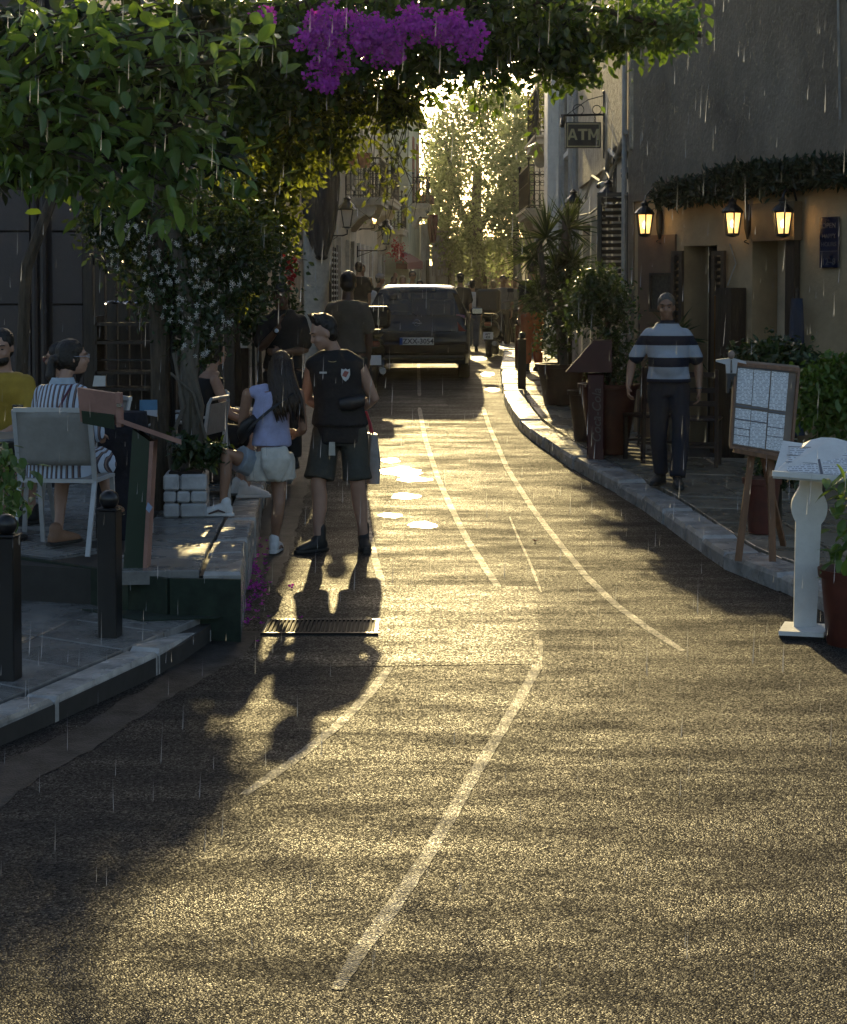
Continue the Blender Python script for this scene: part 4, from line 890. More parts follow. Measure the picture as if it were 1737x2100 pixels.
# ---- security cameras
def cctv(label, c, wx, dome):
    root = thing('security_camera', label, 'camera', c, 0, 'security cameras'); b = MB()
    if dome: b.box((0, 0, .03), (.16, .12, .07), bevel=.02); b.build('housing', M_GREYM, root); b = MB(); b.ball((-.03, -.02, -.03), .05, 12, 8); b.build('lens', M_GLASSD, root, smooth=True)
    else: b.tube([(.06, .06, .02), (0, 0, 0), (-.06, -.08, -.03)], [.03, .038, .038], 10); b.build('housing', M_WHITE, root, smooth=True); b = MB(); b.tube([(-.058, -.078, -.03), (-.064, -.09, -.034)], .028, 10); b.build('lens', M_GLASSD, root)
    b = MB(); b.bar((0, 0, .05), (wx, .02, .08), .02, .02); b.build('bracket', M_GREYM, root)
cctv('white bullet security camera below the bank sign', pix(1236, 378, 21.5), .24, False); cctv('grey dome security camera near the building corner', pix(1287, 355, 19.6), .15, True)
cctv('small white camera on the post among the left foliage', pix(607, 380, 19.0), .2, False)

# ---- poster and folded blue parasol by the restaurant wall
t0, t1, z0, z1 = rng_(RFc, 1687, 446, 1725, 549); c = RFc.p((t0 + t1) / 2, (z0 + z1) / 2, .03); ps = thing('poster', 'dark blue framed poster on the right restaurant wall', 'poster', c, RFc.rot + 0)
w_, h_ = t1 - t0, z1 - z0; M_POST = mat('poster_blue', (.012, .022, .06), .12, var=.3, vs_=7); b = MB(); b.box((0, 0, 0), (w_, .02, h_), bevel=.004); b.build('panel', M_POST, ps)
M_PLET = mat('poster_letter', (.09, .10, .12), .4)
for zz, tx, sz in ((.16, 'OPEN', .07), (.06, 'HAPPY', .06), (-.02, 'HOURS', .06), (-.19, '12–8', .09)): lettering('lettering', tx, sz, M_PLET, ps, (0, .0115 if False else -.0125, zz))
b = MB(); b.box((0, -.0125, -.085), (w_ * .9, .004, .006)); b.build('rule', M_PLET, ps)
RFc_ro = RFc.rot
c = RFc.p(RFc.px(1658, 700)[0], .1, .16); um = thing('folded_parasol', 'folded slate-blue parasol leaning on the restaurant wall', 'parasol', c, 0); zt = RFc.px(1658, 612, .16)[1] - .1; b = MB(); rr = []
for k in range(9):
    q = k / 8; rr.append(((0, 0, .45 + (zt - .45) * q), (.085 * (1 - .35 * q ** 3), 0, 0), (0, .06 * (1 - .35 * q ** 3), 0)))
b.rings(rr, 14, p=3); b.build('canopy', mat('slate_blue_canvas', (.035, .05, .085), .85, var=.3, vs_=5, bump=.02, bs=14, stretch=(1, 1, .1)), um, smooth=True)
b = MB(); b.tube([(0, 0, .0), (0, 0, zt + .1)], .018, 8); b.build('pole', M_WOODD, um)
b = MB(); b.box((0, 0, .03), (.34, .34, .06), bevel=.01); b.build('foot', M_IRON, um)

# ---- menu print material
def print_mat(name, paper, sx, sz, seed=0.0):
    m = bpy.data.materials.new(name); m.use_nodes = True; nt = m.node_tree; L = nt.links.new; p = nt.nodes['Principled BSDF']; tc = _n(nt, 'ShaderNodeTexCoord')
    sp_ = _n(nt, 'ShaderNodeSeparateXYZ'); L(tc.outputs['Object'], sp_.inputs[0])
    row = _n(nt, 'ShaderNodeMath', operation='MULTIPLY'); L(sp_.outputs[2], row.inputs[0]); row.inputs[1].default_value = sz
    fl = _n(nt, 'ShaderNodeMath', operation='FLOOR'); L(row.outputs[0], fl.inputs[0]); fr = _n(nt, 'ShaderNodeMath', operation='FRACT'); L(row.outputs[0], fr.inputs[0])
    ln = _n(nt, 'ShaderNodeMath', operation='LESS_THAN'); L(fr.outputs[0], ln.inputs[0]); ln.inputs[1].default_value = .42
    cx_ = _n(nt, 'ShaderNodeMath', operation='MULTIPLY'); L(sp_.outputs[0], cx_.inputs[0]); cx_.inputs[1].default_value = sx
    cv = _n(nt, 'ShaderNodeCombineXYZ'); L(cx_.outputs[0], cv.inputs[0]); L(fl.outputs[0], cv.inputs[1]); cv.inputs[2].default_value = seed
    nz = _n(nt, 'ShaderNodeTexNoise'); nz.inputs['Scale'].default_value = 1.0; nz.inputs['Detail'].default_value = 1; L(cv.outputs[0], nz.inputs['Vector'])
    gt = _n(nt, 'ShaderNodeMath', operation='GREATER_THAN'); L(nz.outputs[0], gt.inputs[0]); gt.inputs[1].default_value = .47
    ml = _n(nt, 'ShaderNodeMath', operation='MULTIPLY'); L(ln.outputs[0], ml.inputs[0]); L(gt.outputs[0], ml.inputs[1])
    mx = _n(nt, 'ShaderNodeMix', data_type='RGBA'); mx.inputs['A'].default_value = (*paper, 1); mx.inputs['B'].default_value = (.26, .26, .29, 1); L(ml.outputs[0], mx.inputs['Factor']); L(mx.outputs['Result'], p.inputs['Base Color'])
    p.inputs['Roughness'].default_value = .3; return m
M_MENU = print_mat('printed_menu', (.66, .68, .70), 48, 105); M_MENU2 = print_mat('printed_menu_small', (.72, .74, .76), 55, 120, 4.0)
M_INKG = mat('menu_ink_bar', (.13, .13, .15), .5, var=.1)

# ---- easel with framed menus, right
pe = on(1575, 1160, zr); pe = Vector((pix(1545, 1150, 11.6).x, 11.6, zr(11.6))); s_ = F / pe.y
easel = thing('menu_easel', 'brown wooden easel holding a tilted board of printed menus', 'easel', pe, 0)
def E(u, v, o=0.0): q = pix(u, v, 11.6); return Vector((q.x - pe.x, o, q.z - pe.z))
cor = [E(1487, 912, -.16), E(1613, 934, -.16), E(1640, 754, .0), E(1506, 741, .0)]; nrm = Vector((0, .035, .012))
b = MB(); b.slab(cor, nrm); b.build('back_board', mat('hardboard', (.20, .155, .12), .6, var=.2), easel)
def lerp2(a, b_): return cor[0].lerp(cor[1], a).lerp(cor[3].lerp(cor[2], a), b_)
for a0, b0, a1, b1 in ((0, 0, 1, .035), (0, .965, 1, 1), (0, .035, .03, .965), (.96, .035, 1, .965)):
    b = MB(); b.slab([lerp2(a0, b0), lerp2(a1, b0), lerp2(a1, b1), lerp2(a0, b1)], -nrm * .7); b.build('frame_rail', M_WOODM, easel)
def sheet(a0, b0, a1, b1, lift, m, name, root, L2, nn):
    c = [L2(a0, b0), L2(a1, b0), L2(a1, b1), L2(a0, b1)]; b = MB(); b.slab([q - nn * lift for q in c], -nn * .05); return b.build(name, m, root)
for a0, b0, a1, b1 in ((.06, .52, .30, .93), (.31, .51, .56, .93), (.58, .50, .84, .93), (.06, .05, .30, .46), (.31, .05, .56, .46), (.58, .05, .84, .455)): sheet(a0, b0, a1, b1, .05, M_MENU, 'menu_sheet', easel, lerp2, nrm)
for a0, b0, a1, b1 in ((.06, .935, .56, .952), (.58, .935, .84, .952), (.06, .485, .56, .50), (.58, .470, .84, .485), (.06, .33, .30, .345), (.06, .23, .30, .24), (.06, .15, .30, .158), (.31, .33, .56, .345), (.58, .30, .84, .308), (.58, .20, .84, .206)): sheet(a0, b0, a1, b1, .13, M_INKG, 'print_bar', easel, lerp2, nrm)
for (u0, v0), (u1, v1) in (((1547, 920), (1507, 1145)), ((1576, 925), (1577, 1160))):
    a, c = E(u0, v0 - 60, -.06), E(u1, v1, -.12); c.z = max(c.z, .0); b = MB(); b.bar(a, c, .045, .025, up=(0, 1, 0)); b.build('leg', M_WOODM, easel)
a = E(1560, 900, .05); b = MB(); b.bar(a, Vector((a.x + .28, .55, .13)), .04, .025); b.build('leg', M_WOODM, easel)
b = MB(); b.bar(E(1495, 918, -.18), E(1612, 940, -.18), .06, .03); b.build('ledge', M_WOODM, easel)
# small cut-out waiter fixed to the board
wt = thing('waiter_cutout', 'small painted cut-out waiter with arms spread above the menu easel', 'figurine', E(1497, 800, -.05) + pe, 0); M_WSH = mat('cutout_white', (.5, .52, .55), .5); M_WDK = mat('cutout_dark', (.03, .03, .035), .5); M_WSK = mat('cutout_skin', (.30, .22, .18), .6)
def K(u, v): q = pix(u, v, 11.6); r_ = pix(1497, 800, 11.6); return Vector((q.x - r_.x, 0, q.z - r_.z))
b = MB(); b.slab([K(1487, 765), K(1507, 765), K(1510, 742), K(1528, 746), K(1527, 741), K(1503, 734), K(1490, 734), K(1466, 737), K(1466, 741), K(1486, 747)], (0, .02, 0)); b.build('shirt', M_WSH, wt)
b = MB(); b.slab([K(1487, 765), K(1507, 765), K(1505, 805), K(1502, 805), K(1498, 775), K(1492, 805), K(1487, 805)], (0, .02, 0)); b.build('trousers', M_WDK, wt)
b = MB(); b.ball(K(1497, 727), (.024, .02, .03), 10, 8); b.build('head', M_WSK, wt, smooth=True); b = MB(); b.slab([K(1495, 764), K(1499, 764), K(1498, 738), K(1496, 738)], (0, -.006, 0)); b.build('tie', M_WDK, wt)

# ---- white lectern, right foreground
pl = road_pt(1645, 1300); lec = thing('menu_lectern', 'white painted menu lectern with a round boss on its post', 'lectern', (pl.x, pl.y, pl.z), 0); yl = pl.y
def Q(u, v, o=0.0): q = pix(u, v, yl); return Vector((q.x - pl.x, o, q.z - pl.z))
b = MB(); b.prism([(Q(1586, 1300).x, -.14), (Q(1672, 1300).x, -.20), (Q(1706, 1300).x, .06), (Q(1620, 1300).x, .14)], .02, .045); base = b.build('base_plate', M_WHITE, lec); b = MB(); b.prism([(Q(1588, 1300).x, -.13), (Q(1671, 1300).x, -.19), (Q(1704, 1300).x, .06), (Q(1622, 1300).x, .13)], .0, .02); b.build('base_pad', M_BLACK, base)
def post_outline():
    L_ = [(1626, 1292), (1633, 1070)]; 
    c_, r_ = (1664, 1050), 37
    arcL = [(c_[0] - 4 + r_ * math.cos(a), c_[1] - 8 + r_ * 1.18 * math.sin(a)) for a in np.linspace(R(140), R(220), 11)]
    arcR = [(c_[0] - 4 + r_ * math.cos(a), c_[1] - 8 + r_ * 1.18 * math.sin(a)) for a in np.linspace(R(-40), R(40), 11)]
    return [(1626, 1296), (1632, 1072)] + arcL + [(1640, 1000), (1643, 968)] + [(1688, 968), (1686, 1005)] + arcR + [(1684, 1075), (1672, 1296)]
b = MB(); b.slab([Q(u, v, -.02 if v > 1250 else .0) for u, v in post_outline()], (.016, .09, 0)); b.build('post', M_WHITE, lec)
topc = [Q(1572, 969, -.17), Q(1690, 977, -.19), Q(1737, 945, .10), Q(1737, 912, .19), Q(1715, 905, .23), Q(1690, 907, .23), Q(1670, 915, .21), Q(1622, 909, .20)]
b = MB(); topc = [Q(1572, 966, -.18), Q(1768, 980, -.22), Q(1790, 920, .16), Q(1755, 912, .21), Q(1732, 905, .23), Q(1705, 904, .235), Q(1682, 909, .23), Q(1664, 916, .21), Q(1622, 910, .21)]
for q in topc: pass
n2 = Vector((0, .006, -.022)); b.slab(topc, n2); b.build('desk_top', M_WHITE, lec)
b = MB(); b.bar(Q(1570, 968, -.185) + Vector((0, 0, .012)), Q(1768, 982, -.225) + Vector((0, 0, .012)), .022, .03); b.build('lip', M_WHITE, lec)
def D2(a, c_): return topc[0].lerp(topc[1], a).lerp(topc[8].lerp(topc[3], a), c_)
nd = (topc[1] - topc[0]).cross(topc[8] - topc[0]).normalized() * -.03
for a0, c0, a1, c1 in ((.13, .12, .47, .34), (.13, .39, .47, .54), (.13, .58, .47, .78), (.53, .12, .90, .34), (.53, .39, .90, .54), (.53, .58, .90, .78)): sheet(a0, c0, a1, c1, .05, M_MENU2, 'menu_sheet', lec, D2, nd)
for a0, c0, a1, c1 in ((.10, .08, .93, .095), (.10, .80, .93, .815), (.485, .10, .515, .80), (.10, .36, .47, .372), (.10, .555, .47, .565)): sheet(a0, c0, a1, c1, .08, M_INKG, 'print_bar', lec, D2, nd)

# ---- green and salmon menu stand, left
M_GRN = mat('dark_green_board', (.012, .035, .02), .35, var=.15, vs_=5); M_SALM = mat('salmon_wood', (.36, .19, .15), .55, var=.15, vs_=7, bump=.002, bs=30)
yg = on(270, 1250, lambda y: .14).y; gb = Vector((pix(270, 1250, yg).x, yg, .138)); gs = thing('menu_stand', 'dark green menu stand with a salmon wooden top, back towards us', 'menu stand', gb, 0)
def G(u, v, o=0.0): q = pix(u, v, yg + o); return Vector((q.x - gb.x, o, q.z - gb.z))
b = MB(); b.slab([G(247, 1252), G(288, 1255), G(307, 905), G(272, 880)], (.0, .14, 0)); b.build('post', M_GRN, gs); b = MB(); b.slab([G(288, 1255, -.006), G(296, 1250, -.006), G(315, 905, -.006), G(307, 905, -.006)], (0, .15, 0)); b.build('edge_strip', M_SALM, gs)
A_, B_, C_, D_ = G(245, 868, .0), G(375, 912, -.08), G(375, 905, .42), G(245, 862, .42)
b = MB(); b.slab([G(240, 866, -.05), G(372, 912, -.12), G(372, 912, .38), G(240, 866, .40)], (0, 0, .028)); b.build('desk', M_SALM, gs)
b = MB(); b.slab([G(158, 795, .1), G(236, 807, -.02), G(240, 872, -.02), G(165, 865, .1)], (.012, .05, 0)); b.build('back_board', M_SALM, gs)
b = MB(); b.slab([G(236, 805, -.03), G(246, 806, -.03), G(249, 876, -.03), G(239, 876, -.03)], (.005, .06, 0)); b.build('side_rail', M_SALM, gs); b = MB(); b.slab([G(168, 842, .09), G(234, 850, -.03), G(236, 880, -.03), G(170, 868, .09)], (0, -.012, 0)); b.build('lower_board', M_GRN, gs)
b = MB(); b.box(G(245, 831, -.05), (.03, .03, .02)); b.build('latch', M_CHROME, gs)
b = MB(); b.slab([G(303, 1030, -.01), G(313, 1040, -.01), G(306, 1052, -.01), G(299, 1044, -.01)], (0, .004, 0)); b.build('sticker', mat('sticker_blue', (.30, .40, .60), .5), gs)

# ---- second menu stand further along the left kerb
y2 = 17.2; b2 = Vector((pix(470, 800, y2).x, y2, zterr(y2))); g2s = thing('menu_stand', 'dark wooden menu stand with sloping desk beside the standing man', 'menu stand', b2, 0)
def G2(u, v, o=0.0): q = pix(u, v, y2 + o); return Vector((q.x - b2.x, o, q.z - b2.z))
b = MB(); b.slab([G2(468, 672), G2(537, 714), G2(537, 714, .5), G2(468, 672, .5)], (0, 0, .02)); b.build('desk', M_WOODL, g2s); b = MB(); b.slab([G2(438, 628), G2(470, 642), G2(470, 690), G2(438, 672)], (0, .05, 0)); b.build('back_board', M_WOODD, g2s)
b = MB(); b.box((G2(490, 700).x, .2, G2(490, 715).z / 2), (.16, .12, G2(490, 715).z)); b.build('post', M_WOODD, g2s)

# ---- chairs and tables on the terrace
M_ALU = mat('pale_aluminium', (.52, .53, .54), .4, metal=.2, var=.1, vs_=9); M_SLING = mat('grey_sling', (.30, .29, .27), .75, var=.1, vs_=14, bump=.001, bs=300)
def chair(label, loc, rz, group, w_=.47, sd_=.44, sh_=.44, bh=.88, sling=M_SLING, frame=M_ALU):
    """faces +y, back at y=0"""
    c = thing('terrace_chair', label, 'chair', loc, rz, group); hw = w_ / 2
    for s in (-1, 1):
        b = MB(); b.bar((s * hw, -.10, 0), (s * hw, .06, sh_), .028, .02); b.bar((s * hw, .06, sh_), (s * hw, -.04, bh), .028, .02); b.build('back_leg', frame, c)
        b = MB(); b.bar((s * hw, sd_ + .04, 0), (s * hw, sd_ - .02, sh_), .028, .02); b.build('front_leg', frame, c); b = MB(); b.bar((s * hw, .05, sh_), (s * hw, sd_, sh_), .028, .02); b.build('seat_rail', frame, c)
    b = MB(); b.bar((-hw, -.042, bh), (hw, -.042, bh), .03, .028); b.build('top_rail', frame, c); b = MB(); b.bar((-hw, .055, sh_), (hw, .055, sh_), .024, .024); b.build('rear_rail', frame, c)
    b = MB(); vv = []; nn = 9
    for i in range(nn):
        z = sh_ + .10 + (bh - sh_ - .11) * i / (nn - 1); y = .045 - .085 * (z - sh_) / (bh - sh_)
        for j in range(7): x = -hw + .014 + (w_ - .028) * j / 6; vv.append((x, y - .018 * math.sin(math.pi * j / 6), z))
    b.add(vv, [(i * 7 + j, i * 7 + j + 1, (i + 1) * 7 + j + 1, (i + 1) * 7 + j) for i in range(nn - 1) for j in range(6)]); o = b.build('back_sling', sling, c, smooth='all'); md = o.modifiers.new('t', 'SOLIDIFY'); md.thickness = .006
    b = MB(); b.box((0, sd_ / 2 + .03, sh_ + .006), (w_ - .03, sd_ - .04, .012), bevel=.004); b.build('seat_sling', sling, c); return c
CG = 'aluminium sling chairs on the terrace'
ch1 = on(160, 1138, zterr)
chair('grey sling chair holding the woman in the striped dress', (pix(108, 1100, ch1.y).x, ch1.y + .06, .38), R(-6), CG)
def tube_chair(label, loc, rz, group):
    c = thing('terrace_chair', label, 'chair', loc, rz, group); b = MB()
    b.tube([(-.26, .45, 0), (-.26, .45, .62), (-.26, .38, .66), (-.26, .05, .66), (-.26, -.02, .62), (-.26, -.05, 0)], .014, 8); b.build('side_frame', M_ALU, c, smooth=True); b = MB()
    b.tube([(.26, .45, 0), (.26, .45, .62), (.26, .38, .66), (.26, .05, .66), (.26, -.02, .62), (.26, -.05, 0)], .014, 8); b.build('side_frame', M_ALU, c, smooth=True)
    b = MB(); b.tube([(-.24, .0, .44), (-.24, -.05, .80), (-.20, -.06, .84), (.20, -.06, .84), (.24, -.05, .80), (.24, .0, .44)], .014, 8); b.build('back_frame', M_ALU, c, smooth=True)
    b = MB(); b.box((0, .22, .44), (.48, .44, .02), bevel=.008); b.build('seat', M_SLING, c); b = MB(); b.slab([(-.22, -.02, .56), (.22, -.02, .56), (.21, -.055, .80), (-.21, -.055, .80)], (0, -.01, 0)); b.build('back_panel', M_SLING, c); return c
tube_chair('white tubular armchair between the stone planter and the stepping woman', (pix(432, 1040, 13.2).x, 13.35, .38), R(78), CG)
tube_chair('white tubular armchair behind the small round table', (pix(452, 1000, 14.6).x, 14.6, .38), R(100), CG)
def table(label, loc, r_=.33, h=.74):
    c = thing('round_table', label, 'table', loc, 0, 'small round terrace tables'); b = MB(); b.lathe([(r_ * .98, h - .022), (r_, h - .012), (r_ * .99, h), (0.01, h)], n=28); b.build('top', M_GREYM, c, smooth=True)
    b = MB(); b.tube([(0, 0, .03), (0, 0, h - .02)], .03, 10); b.build('pedestal', M_GREYM, c, smooth=True); b = MB(); b.lathe([(.2, 0), (.2, .02), (.04, .04)], n=20); b.build('foot', M_IRON, c); return c
def glass(label, loc, h, r_, liq):
    c = thing('drinking_glass', label, 'glass', loc, 0, 'drinks on the terrace'); b = MB(); b.lathe([(r_ * .75, 0), (r_, h), (r_ * .94, h), (r_ * .70, .006)], n=14, cap=False); b.build('glass', MATS.get('clear_glass') or mat('clear_glass', (.8, .85, .85), .05, trans=.95, var=.02), c, smooth=True)
    b = MB(); b.lathe([(r_ * .68, .008), (r_ * .85, h * .7), (.001, h * .7)], n=14); b.build('drink', mat('drink_' + liq[0], liq[1], .2, var=.1), c, smooth=True)
p = pix(462, 806, 15.3); table('small round table with drinks behind the jasmine trunk', (p.x, 15.3, .38), .32, p.z - .38 - .0)
glass('tall iced coffee on the round table', (p.x - .07, 15.22, p.z), .17, .038, ('coffee', (.35, .25, .13))); glass('empty glass beside the iced coffee', (p.x - .19, 15.3, p.z), .12, .035, ('water', (.25, .27, .28)))
p = pix(470, 850, 14.0); table('small round table by the white armchair with an ashtray', (p.x, 14.05, .38), .16, p.z - .38)
p = pix(-10, 880, 11.0); table('round table at the left edge in front of the man in yellow', (p.x, 11.0, .38), .36, p.z - .38); glass('tall glass on the left-edge table', (pix(37, 870, 10.85).x, 10.85, p.z), .17, .036, ('water', (.25, .27, .28)))

# ---- serving cabinet, pole, posters, planter
cb = Vector((pix(262, 700, 14.6).x, 14.7, .38)); cab = thing('serving_cabinet', 'dark shelved serving cabinet with trays and bottles', 'cabinet', cb, 0)
def C2(u, v, o=0.0): q = pix(u, v, 14.6 + o); return Vector((q.x - cb.x, o - .1, q.z - cb.z))
for v in (634, 672, 734, 768, 860): b = MB(); z = C2(262, v).z; b.box((0, .1, z), (C2(330, v).x - C2(192, v).x, .35, .025)); b.build('shelf', M_WOODD, cab)
for u in (194, 328): b = MB(); b.box((C2(u, 700).x, .1, C2(262, 618).z / 2), (.03, .35, C2(262, 618).z)); b.build('side_panel', M_WOODD, cab)
for u, v, r_, h in ((205, 672, .03, .09), (215, 672, .025, .12), (290, 672, .02, .05)): b = MB(); q = C2(u, v); b.lathe([(r_, 0), (r_, h * .7), (r_ * .4, h)], (q.x, 0, q.z + .014), 10); tag(under(b.build('jar', M_LGLASSO, smooth=True), thing('jar', 'small jar at slot %d of the serving cabinet' % u if False else {205: 'wide jar at the left of the cabinet shelf', 215: 'tall jar next to the wide jar on the cabinet shelf', 290: 'small shiny cup on the right of the cabinet shelf'}[u], 'jar', cb)))
for v, w_ in ((622, .40), (738, .50)):
    q = C2(262, v); rt = thing('tray', 'crumpled foil tray on top of the serving cabinet' if v == 622 else 'steel tray on the middle cabinet shelf', 'tray', (cb.x, cb.y - .08, cb.z + q.z - .03), 0); b = MB(); vv = []; n_ = 14
    for i in range(n_ + 1):
        for j in range(6): vv.append((-w_ / 2 + w_ * i / n_, -.1 + .2 * j / 5, (.02 + .035 * random.random()) if v == 622 else .02 + .01 * (j in (0, 5))))
    b.add(vv, [(i * 6 + j, (i + 1) * 6 + j, (i + 1) * 6 + j + 1, i * 6 + j + 1) for i in range(n_) for j in range(5)]); b.build('foil' if v == 622 else 'pan', M_CHROME if v == 622 else M_GREYM, rt)
q = C2(214, 780); nt_ = thing('notepad', 'white note clipped to the serving cabinet', 'note', (cb.x + q.x, cb.y - .32, cb.z + q.z), 0); b = MB(); b.slab([(-.06, 0, -.04), (.05, 0, -.04), (.05, .01, .05), (-.045, .01, .05)], (0, .006, 0)); b.build('paper', M_PLATEW, nt_)
yp = 12.9; pp = Vector((pix(330, 1040, yp).x, yp, .38)); pole = thing('timber_pole', 'rough round timber pole with notices beside the serving cabinet', 'pole', pp, 0); b = MB(); b.tube([(0, 0, 0), (.01, 0, 1), (-.01, 0, 2), (0, 0, 3.2)], [.085, .08, .078, .07], 12); b.build('trunk', mat('bark_grey', (.10, .075, .05), .8, var=.35, vs_=9, bump=.012, bs=16, stretch=(3, 3, .4)), pole, smooth=True)
def notice(u0, v0, u1, v1, m, o): a, c = pix(u0, v0, yp - .10), pix(u1, v1, yp - .10); b = MB(); b.slab([(a.x - pp.x, -.10 + o, c.z - pp.z + .02), (c.x - pp.x, -.09 + o, c.z - pp.z), (c.x - pp.x, -.09 + o, a.z - pp.z), (a.x - pp.x, -.10 + o, a.z - pp.z)], (0, .004, 0)); b.build('notice', m, pole)
notice(286, 797, 322, 824, mat('notice_blue', (.10, .25, .42), .5, var=.2), 0); notice(296, 818, 322, 832, mat('notice_white', (.55, .57, .62), .5, var=.1), -.006)
b = MB(); b.tube([(.10, -.02, .02), (.10, -.02, 2.6)], .018, 8); b.build('iron_rod', M_IRON, pole)
yq = 12.3; pq = Vector((pix(380, 1046, yq).x, yq, .38)); plan = thing('stone_planter', 'whitewashed stone block planter at the foot of the jasmine', 'planter', pq, R(4)); M_WASH = mat('whitewashed_stone', (.50, .51, .52), .7, col2=(.26, .26, .27), vs_=5, bump=.01, bs=16, rand=.12)
wq = (425 - 335) / F * yq; hq = (1046 - 955) / F * yq
xs_ = [-wq / 2, -wq * .28, wq * .1, wq / 2]; zrow = [0, hq * .34, hq * .62, hq]
for r_ in range(3):
    cuts = [-wq / 2, (-.12 + .18 * (r_ % 2)) * wq, wq / 2] if r_ != 1 else [-wq / 2, -.2 * wq, .12 * wq, wq / 2]
    for x0, x1 in zip(cuts, cuts[1:]): b = MB(); b.box(((x0 + x1) / 2, random.uniform(-.006, .006) + .16, (zrow[r_] + zrow[r_ + 1]) / 2), (x1 - x0 - .006, .36, zrow[r_ + 1] - zrow[r_] - .006), bevel=.014); b.build('stone_block', M_WASH, plan)
b = MB(); b.box((0, .16, hq - .02), (wq - .08, .28, .06)); b.build('soil', mat('soil', (.03, .02, .014), .9, var=.3), plan)
# dark jacket over a chair behind the menu stand
jk = thing('draped_jacket', 'dark navy jacket hung over a chair back behind the green menu stand', 'jacket', (pix(255, 1100, 11.3).x, 11.3, .38), 0); b = MB(); z0 = pix(250, 1090, 11.3).z - .38; z1 = pix(250, 830, 11.3).z - .38
b.rings([((0, 0, z0 + (z1 - z0) * q), (.19 * (1 - .12 * q - .35 * max(0, q - .8)), 0, 0), (0, .10 + .02 * math.sin(9 * q), 0)) for q in np.linspace(0, 1, 10)], 22, p=2.6); b.build('cloth', mat('navy_cloth', (.012, .014, .026), .85, var=.3, vs_=6, bump=.03, bs=7), jk, smooth=True)
for s in (-1, 1): b = MB(); b.bar((s * .17, .05, 0), (s * .17, .05, z0 + .1), .03, .03); b.build('chair_leg', M_ALU, jk)

# ---- pale plaster column with a gathered dark curtain, left
yc = 26.8; pc_ = Vector((pix(646, 740, yc).x, yc, zterr(yc))); colm = thing('plaster_column', 'pale rough plaster column on the left pavement', 'column', pc_, 0)
def C3(u, v, o=0.0): q = pix(u, v, yc + o); return Vector((q.x - pc_.x, o, q.z - pc_.z))
b = MB(); b.rings([(Vector(((C3(l, v).x + C3(r_, v).x) / 2, 0, C3(l, v).z if v < 735 else 0)), ((C3(r_, v).x - C3(l, v).x) / 2, 0, 0), (0, .16, 0)) for l, r_, v in ((626, 652, 740), (625, 656, 690), (624, 664, 640), (624, 674, 580), (622, 682, 520), (622, 686, 420), (622, 690, 300))], 14, p=4); b.build('shaft', M_MARBLE, colm, smooth=True)
cur = thing('gathered_curtain', 'dark netting curtain gathered and tied on the plaster column', 'curtain', pc_ + Vector((0, -.2, 0)), 0); M_NET = mat('dark_netting', (.055, .055, .055), .9, var=.35, vs_=3, bump=.05, bs=5, stretch=(6, 6, .5)); b = MB(); rings = []
for l, r_, v in ((650, 672, 525), (640, 678, 505), (628, 688, 470), (622, 694, 420), (620, 697, 370), (624, 692, 320), (628, 688, 260), (634, 684, 190)):
    a, c = C3(l, v), C3(r_, v); rings.append((Vector(((a.x + c.x) / 2, 0, a.z)), ((c.x - a.x) / 2, 0, 0), (0, .14, 0)))
vv = []; n_ = 40
for c, ax, ay in rings:
    for j in range(n_):
        q = 2 * math.pi * j / n_; f_ = 1 + .07 * math.sin(9 * q) ; vv.append(Vector(c) + Vector(ax) * math.cos(q) * f_ + Vector(ay) * math.sin(q) * f_)
b.add(vv, [(i * n_ + j, i * n_ + (j + 1) % n_, (i + 1) * n_ + (j + 1) % n_, (i + 1) * n_ + j) for i in range(len(rings) - 1) for j in range(n_)]); b.build('cloth', M_NET, cur, smooth=True)
b = MB(); b.ball(C3(661, 528), (.10, .1, .05), 10, 6); b.build('knot', M_NET, cur, smooth=True)

# ---- red promotional post by the ficus, right
yr_ = 16.95; rb = Vector((pix(1221, 910, yr_).x, yr_, zwalk(yr_))); rp = thing('drinks_stand', 'red Coca-Cola drinks stand with a slanted red hood beside the big pot', 'stand', rb, R(-6)); M_CRED = mat('drink_red', (.05, .003, .005), .5, var=.15); s__ = F / yr_
hh = (912 - 735) / s__; b = MB(); b.box((0, .12, hh / 2), (.17, .30, hh), bevel=.01); b.build('pillar', M_CRED, rp)
b = MB(); b.slab([(-.30, -.05, hh + .02), (.16, -.05, hh + .02), (.16, -.05, hh + .34), (-.02, -.05, hh + .34)], (0, .42, 0)); b.build('hood', M_CRED, rp)
o = lettering('lettering', 'Coca-Cola', .125, mat('drink_white', (.11, .085, .085), .6), rp, (.015, -.036, hh * .52), rot=(math.pi / 2, R(-90), 0), shear=.25, bold=.001)

# ---- wooden chairs and table behind the striped man
M_MAHO = mat('dark_mahogany', (.028, .012, .010), .4, var=.2, vs_=6, stretch=(5, 5, .6))
def wchair(label, loc, rz):
    c = thing('wooden_chair', label, 'chair', loc, rz, 'dark wooden chairs by the restaurant')
    for x in (-.19, .19):
        b = MB(); b.bar((x, -.19, 0), (x, -.22, .95), .035, .035); b.build('back_leg', M_MAHO, c); b = MB(); b.bar((x, .19, 0), (x, .19, .45), .035, .035); b.build('front_leg', M_MAHO, c)
    b = MB(); b.box((0, 0, .46), (.43, .43, .03), bevel=.01); b.build('seat', M_MAHO, c)
    for z in (.62, .75, .90): b = MB(); b.box((0, -.207, z), (.36, .02, .05)); b.build('back_slat', M_MAHO, c)
    for q in ((0, -.19, .2), (0, .19, .2)): b = MB(); b.box(q, (.36, .02, .025)); b.build('stretcher', M_MAHO, c)
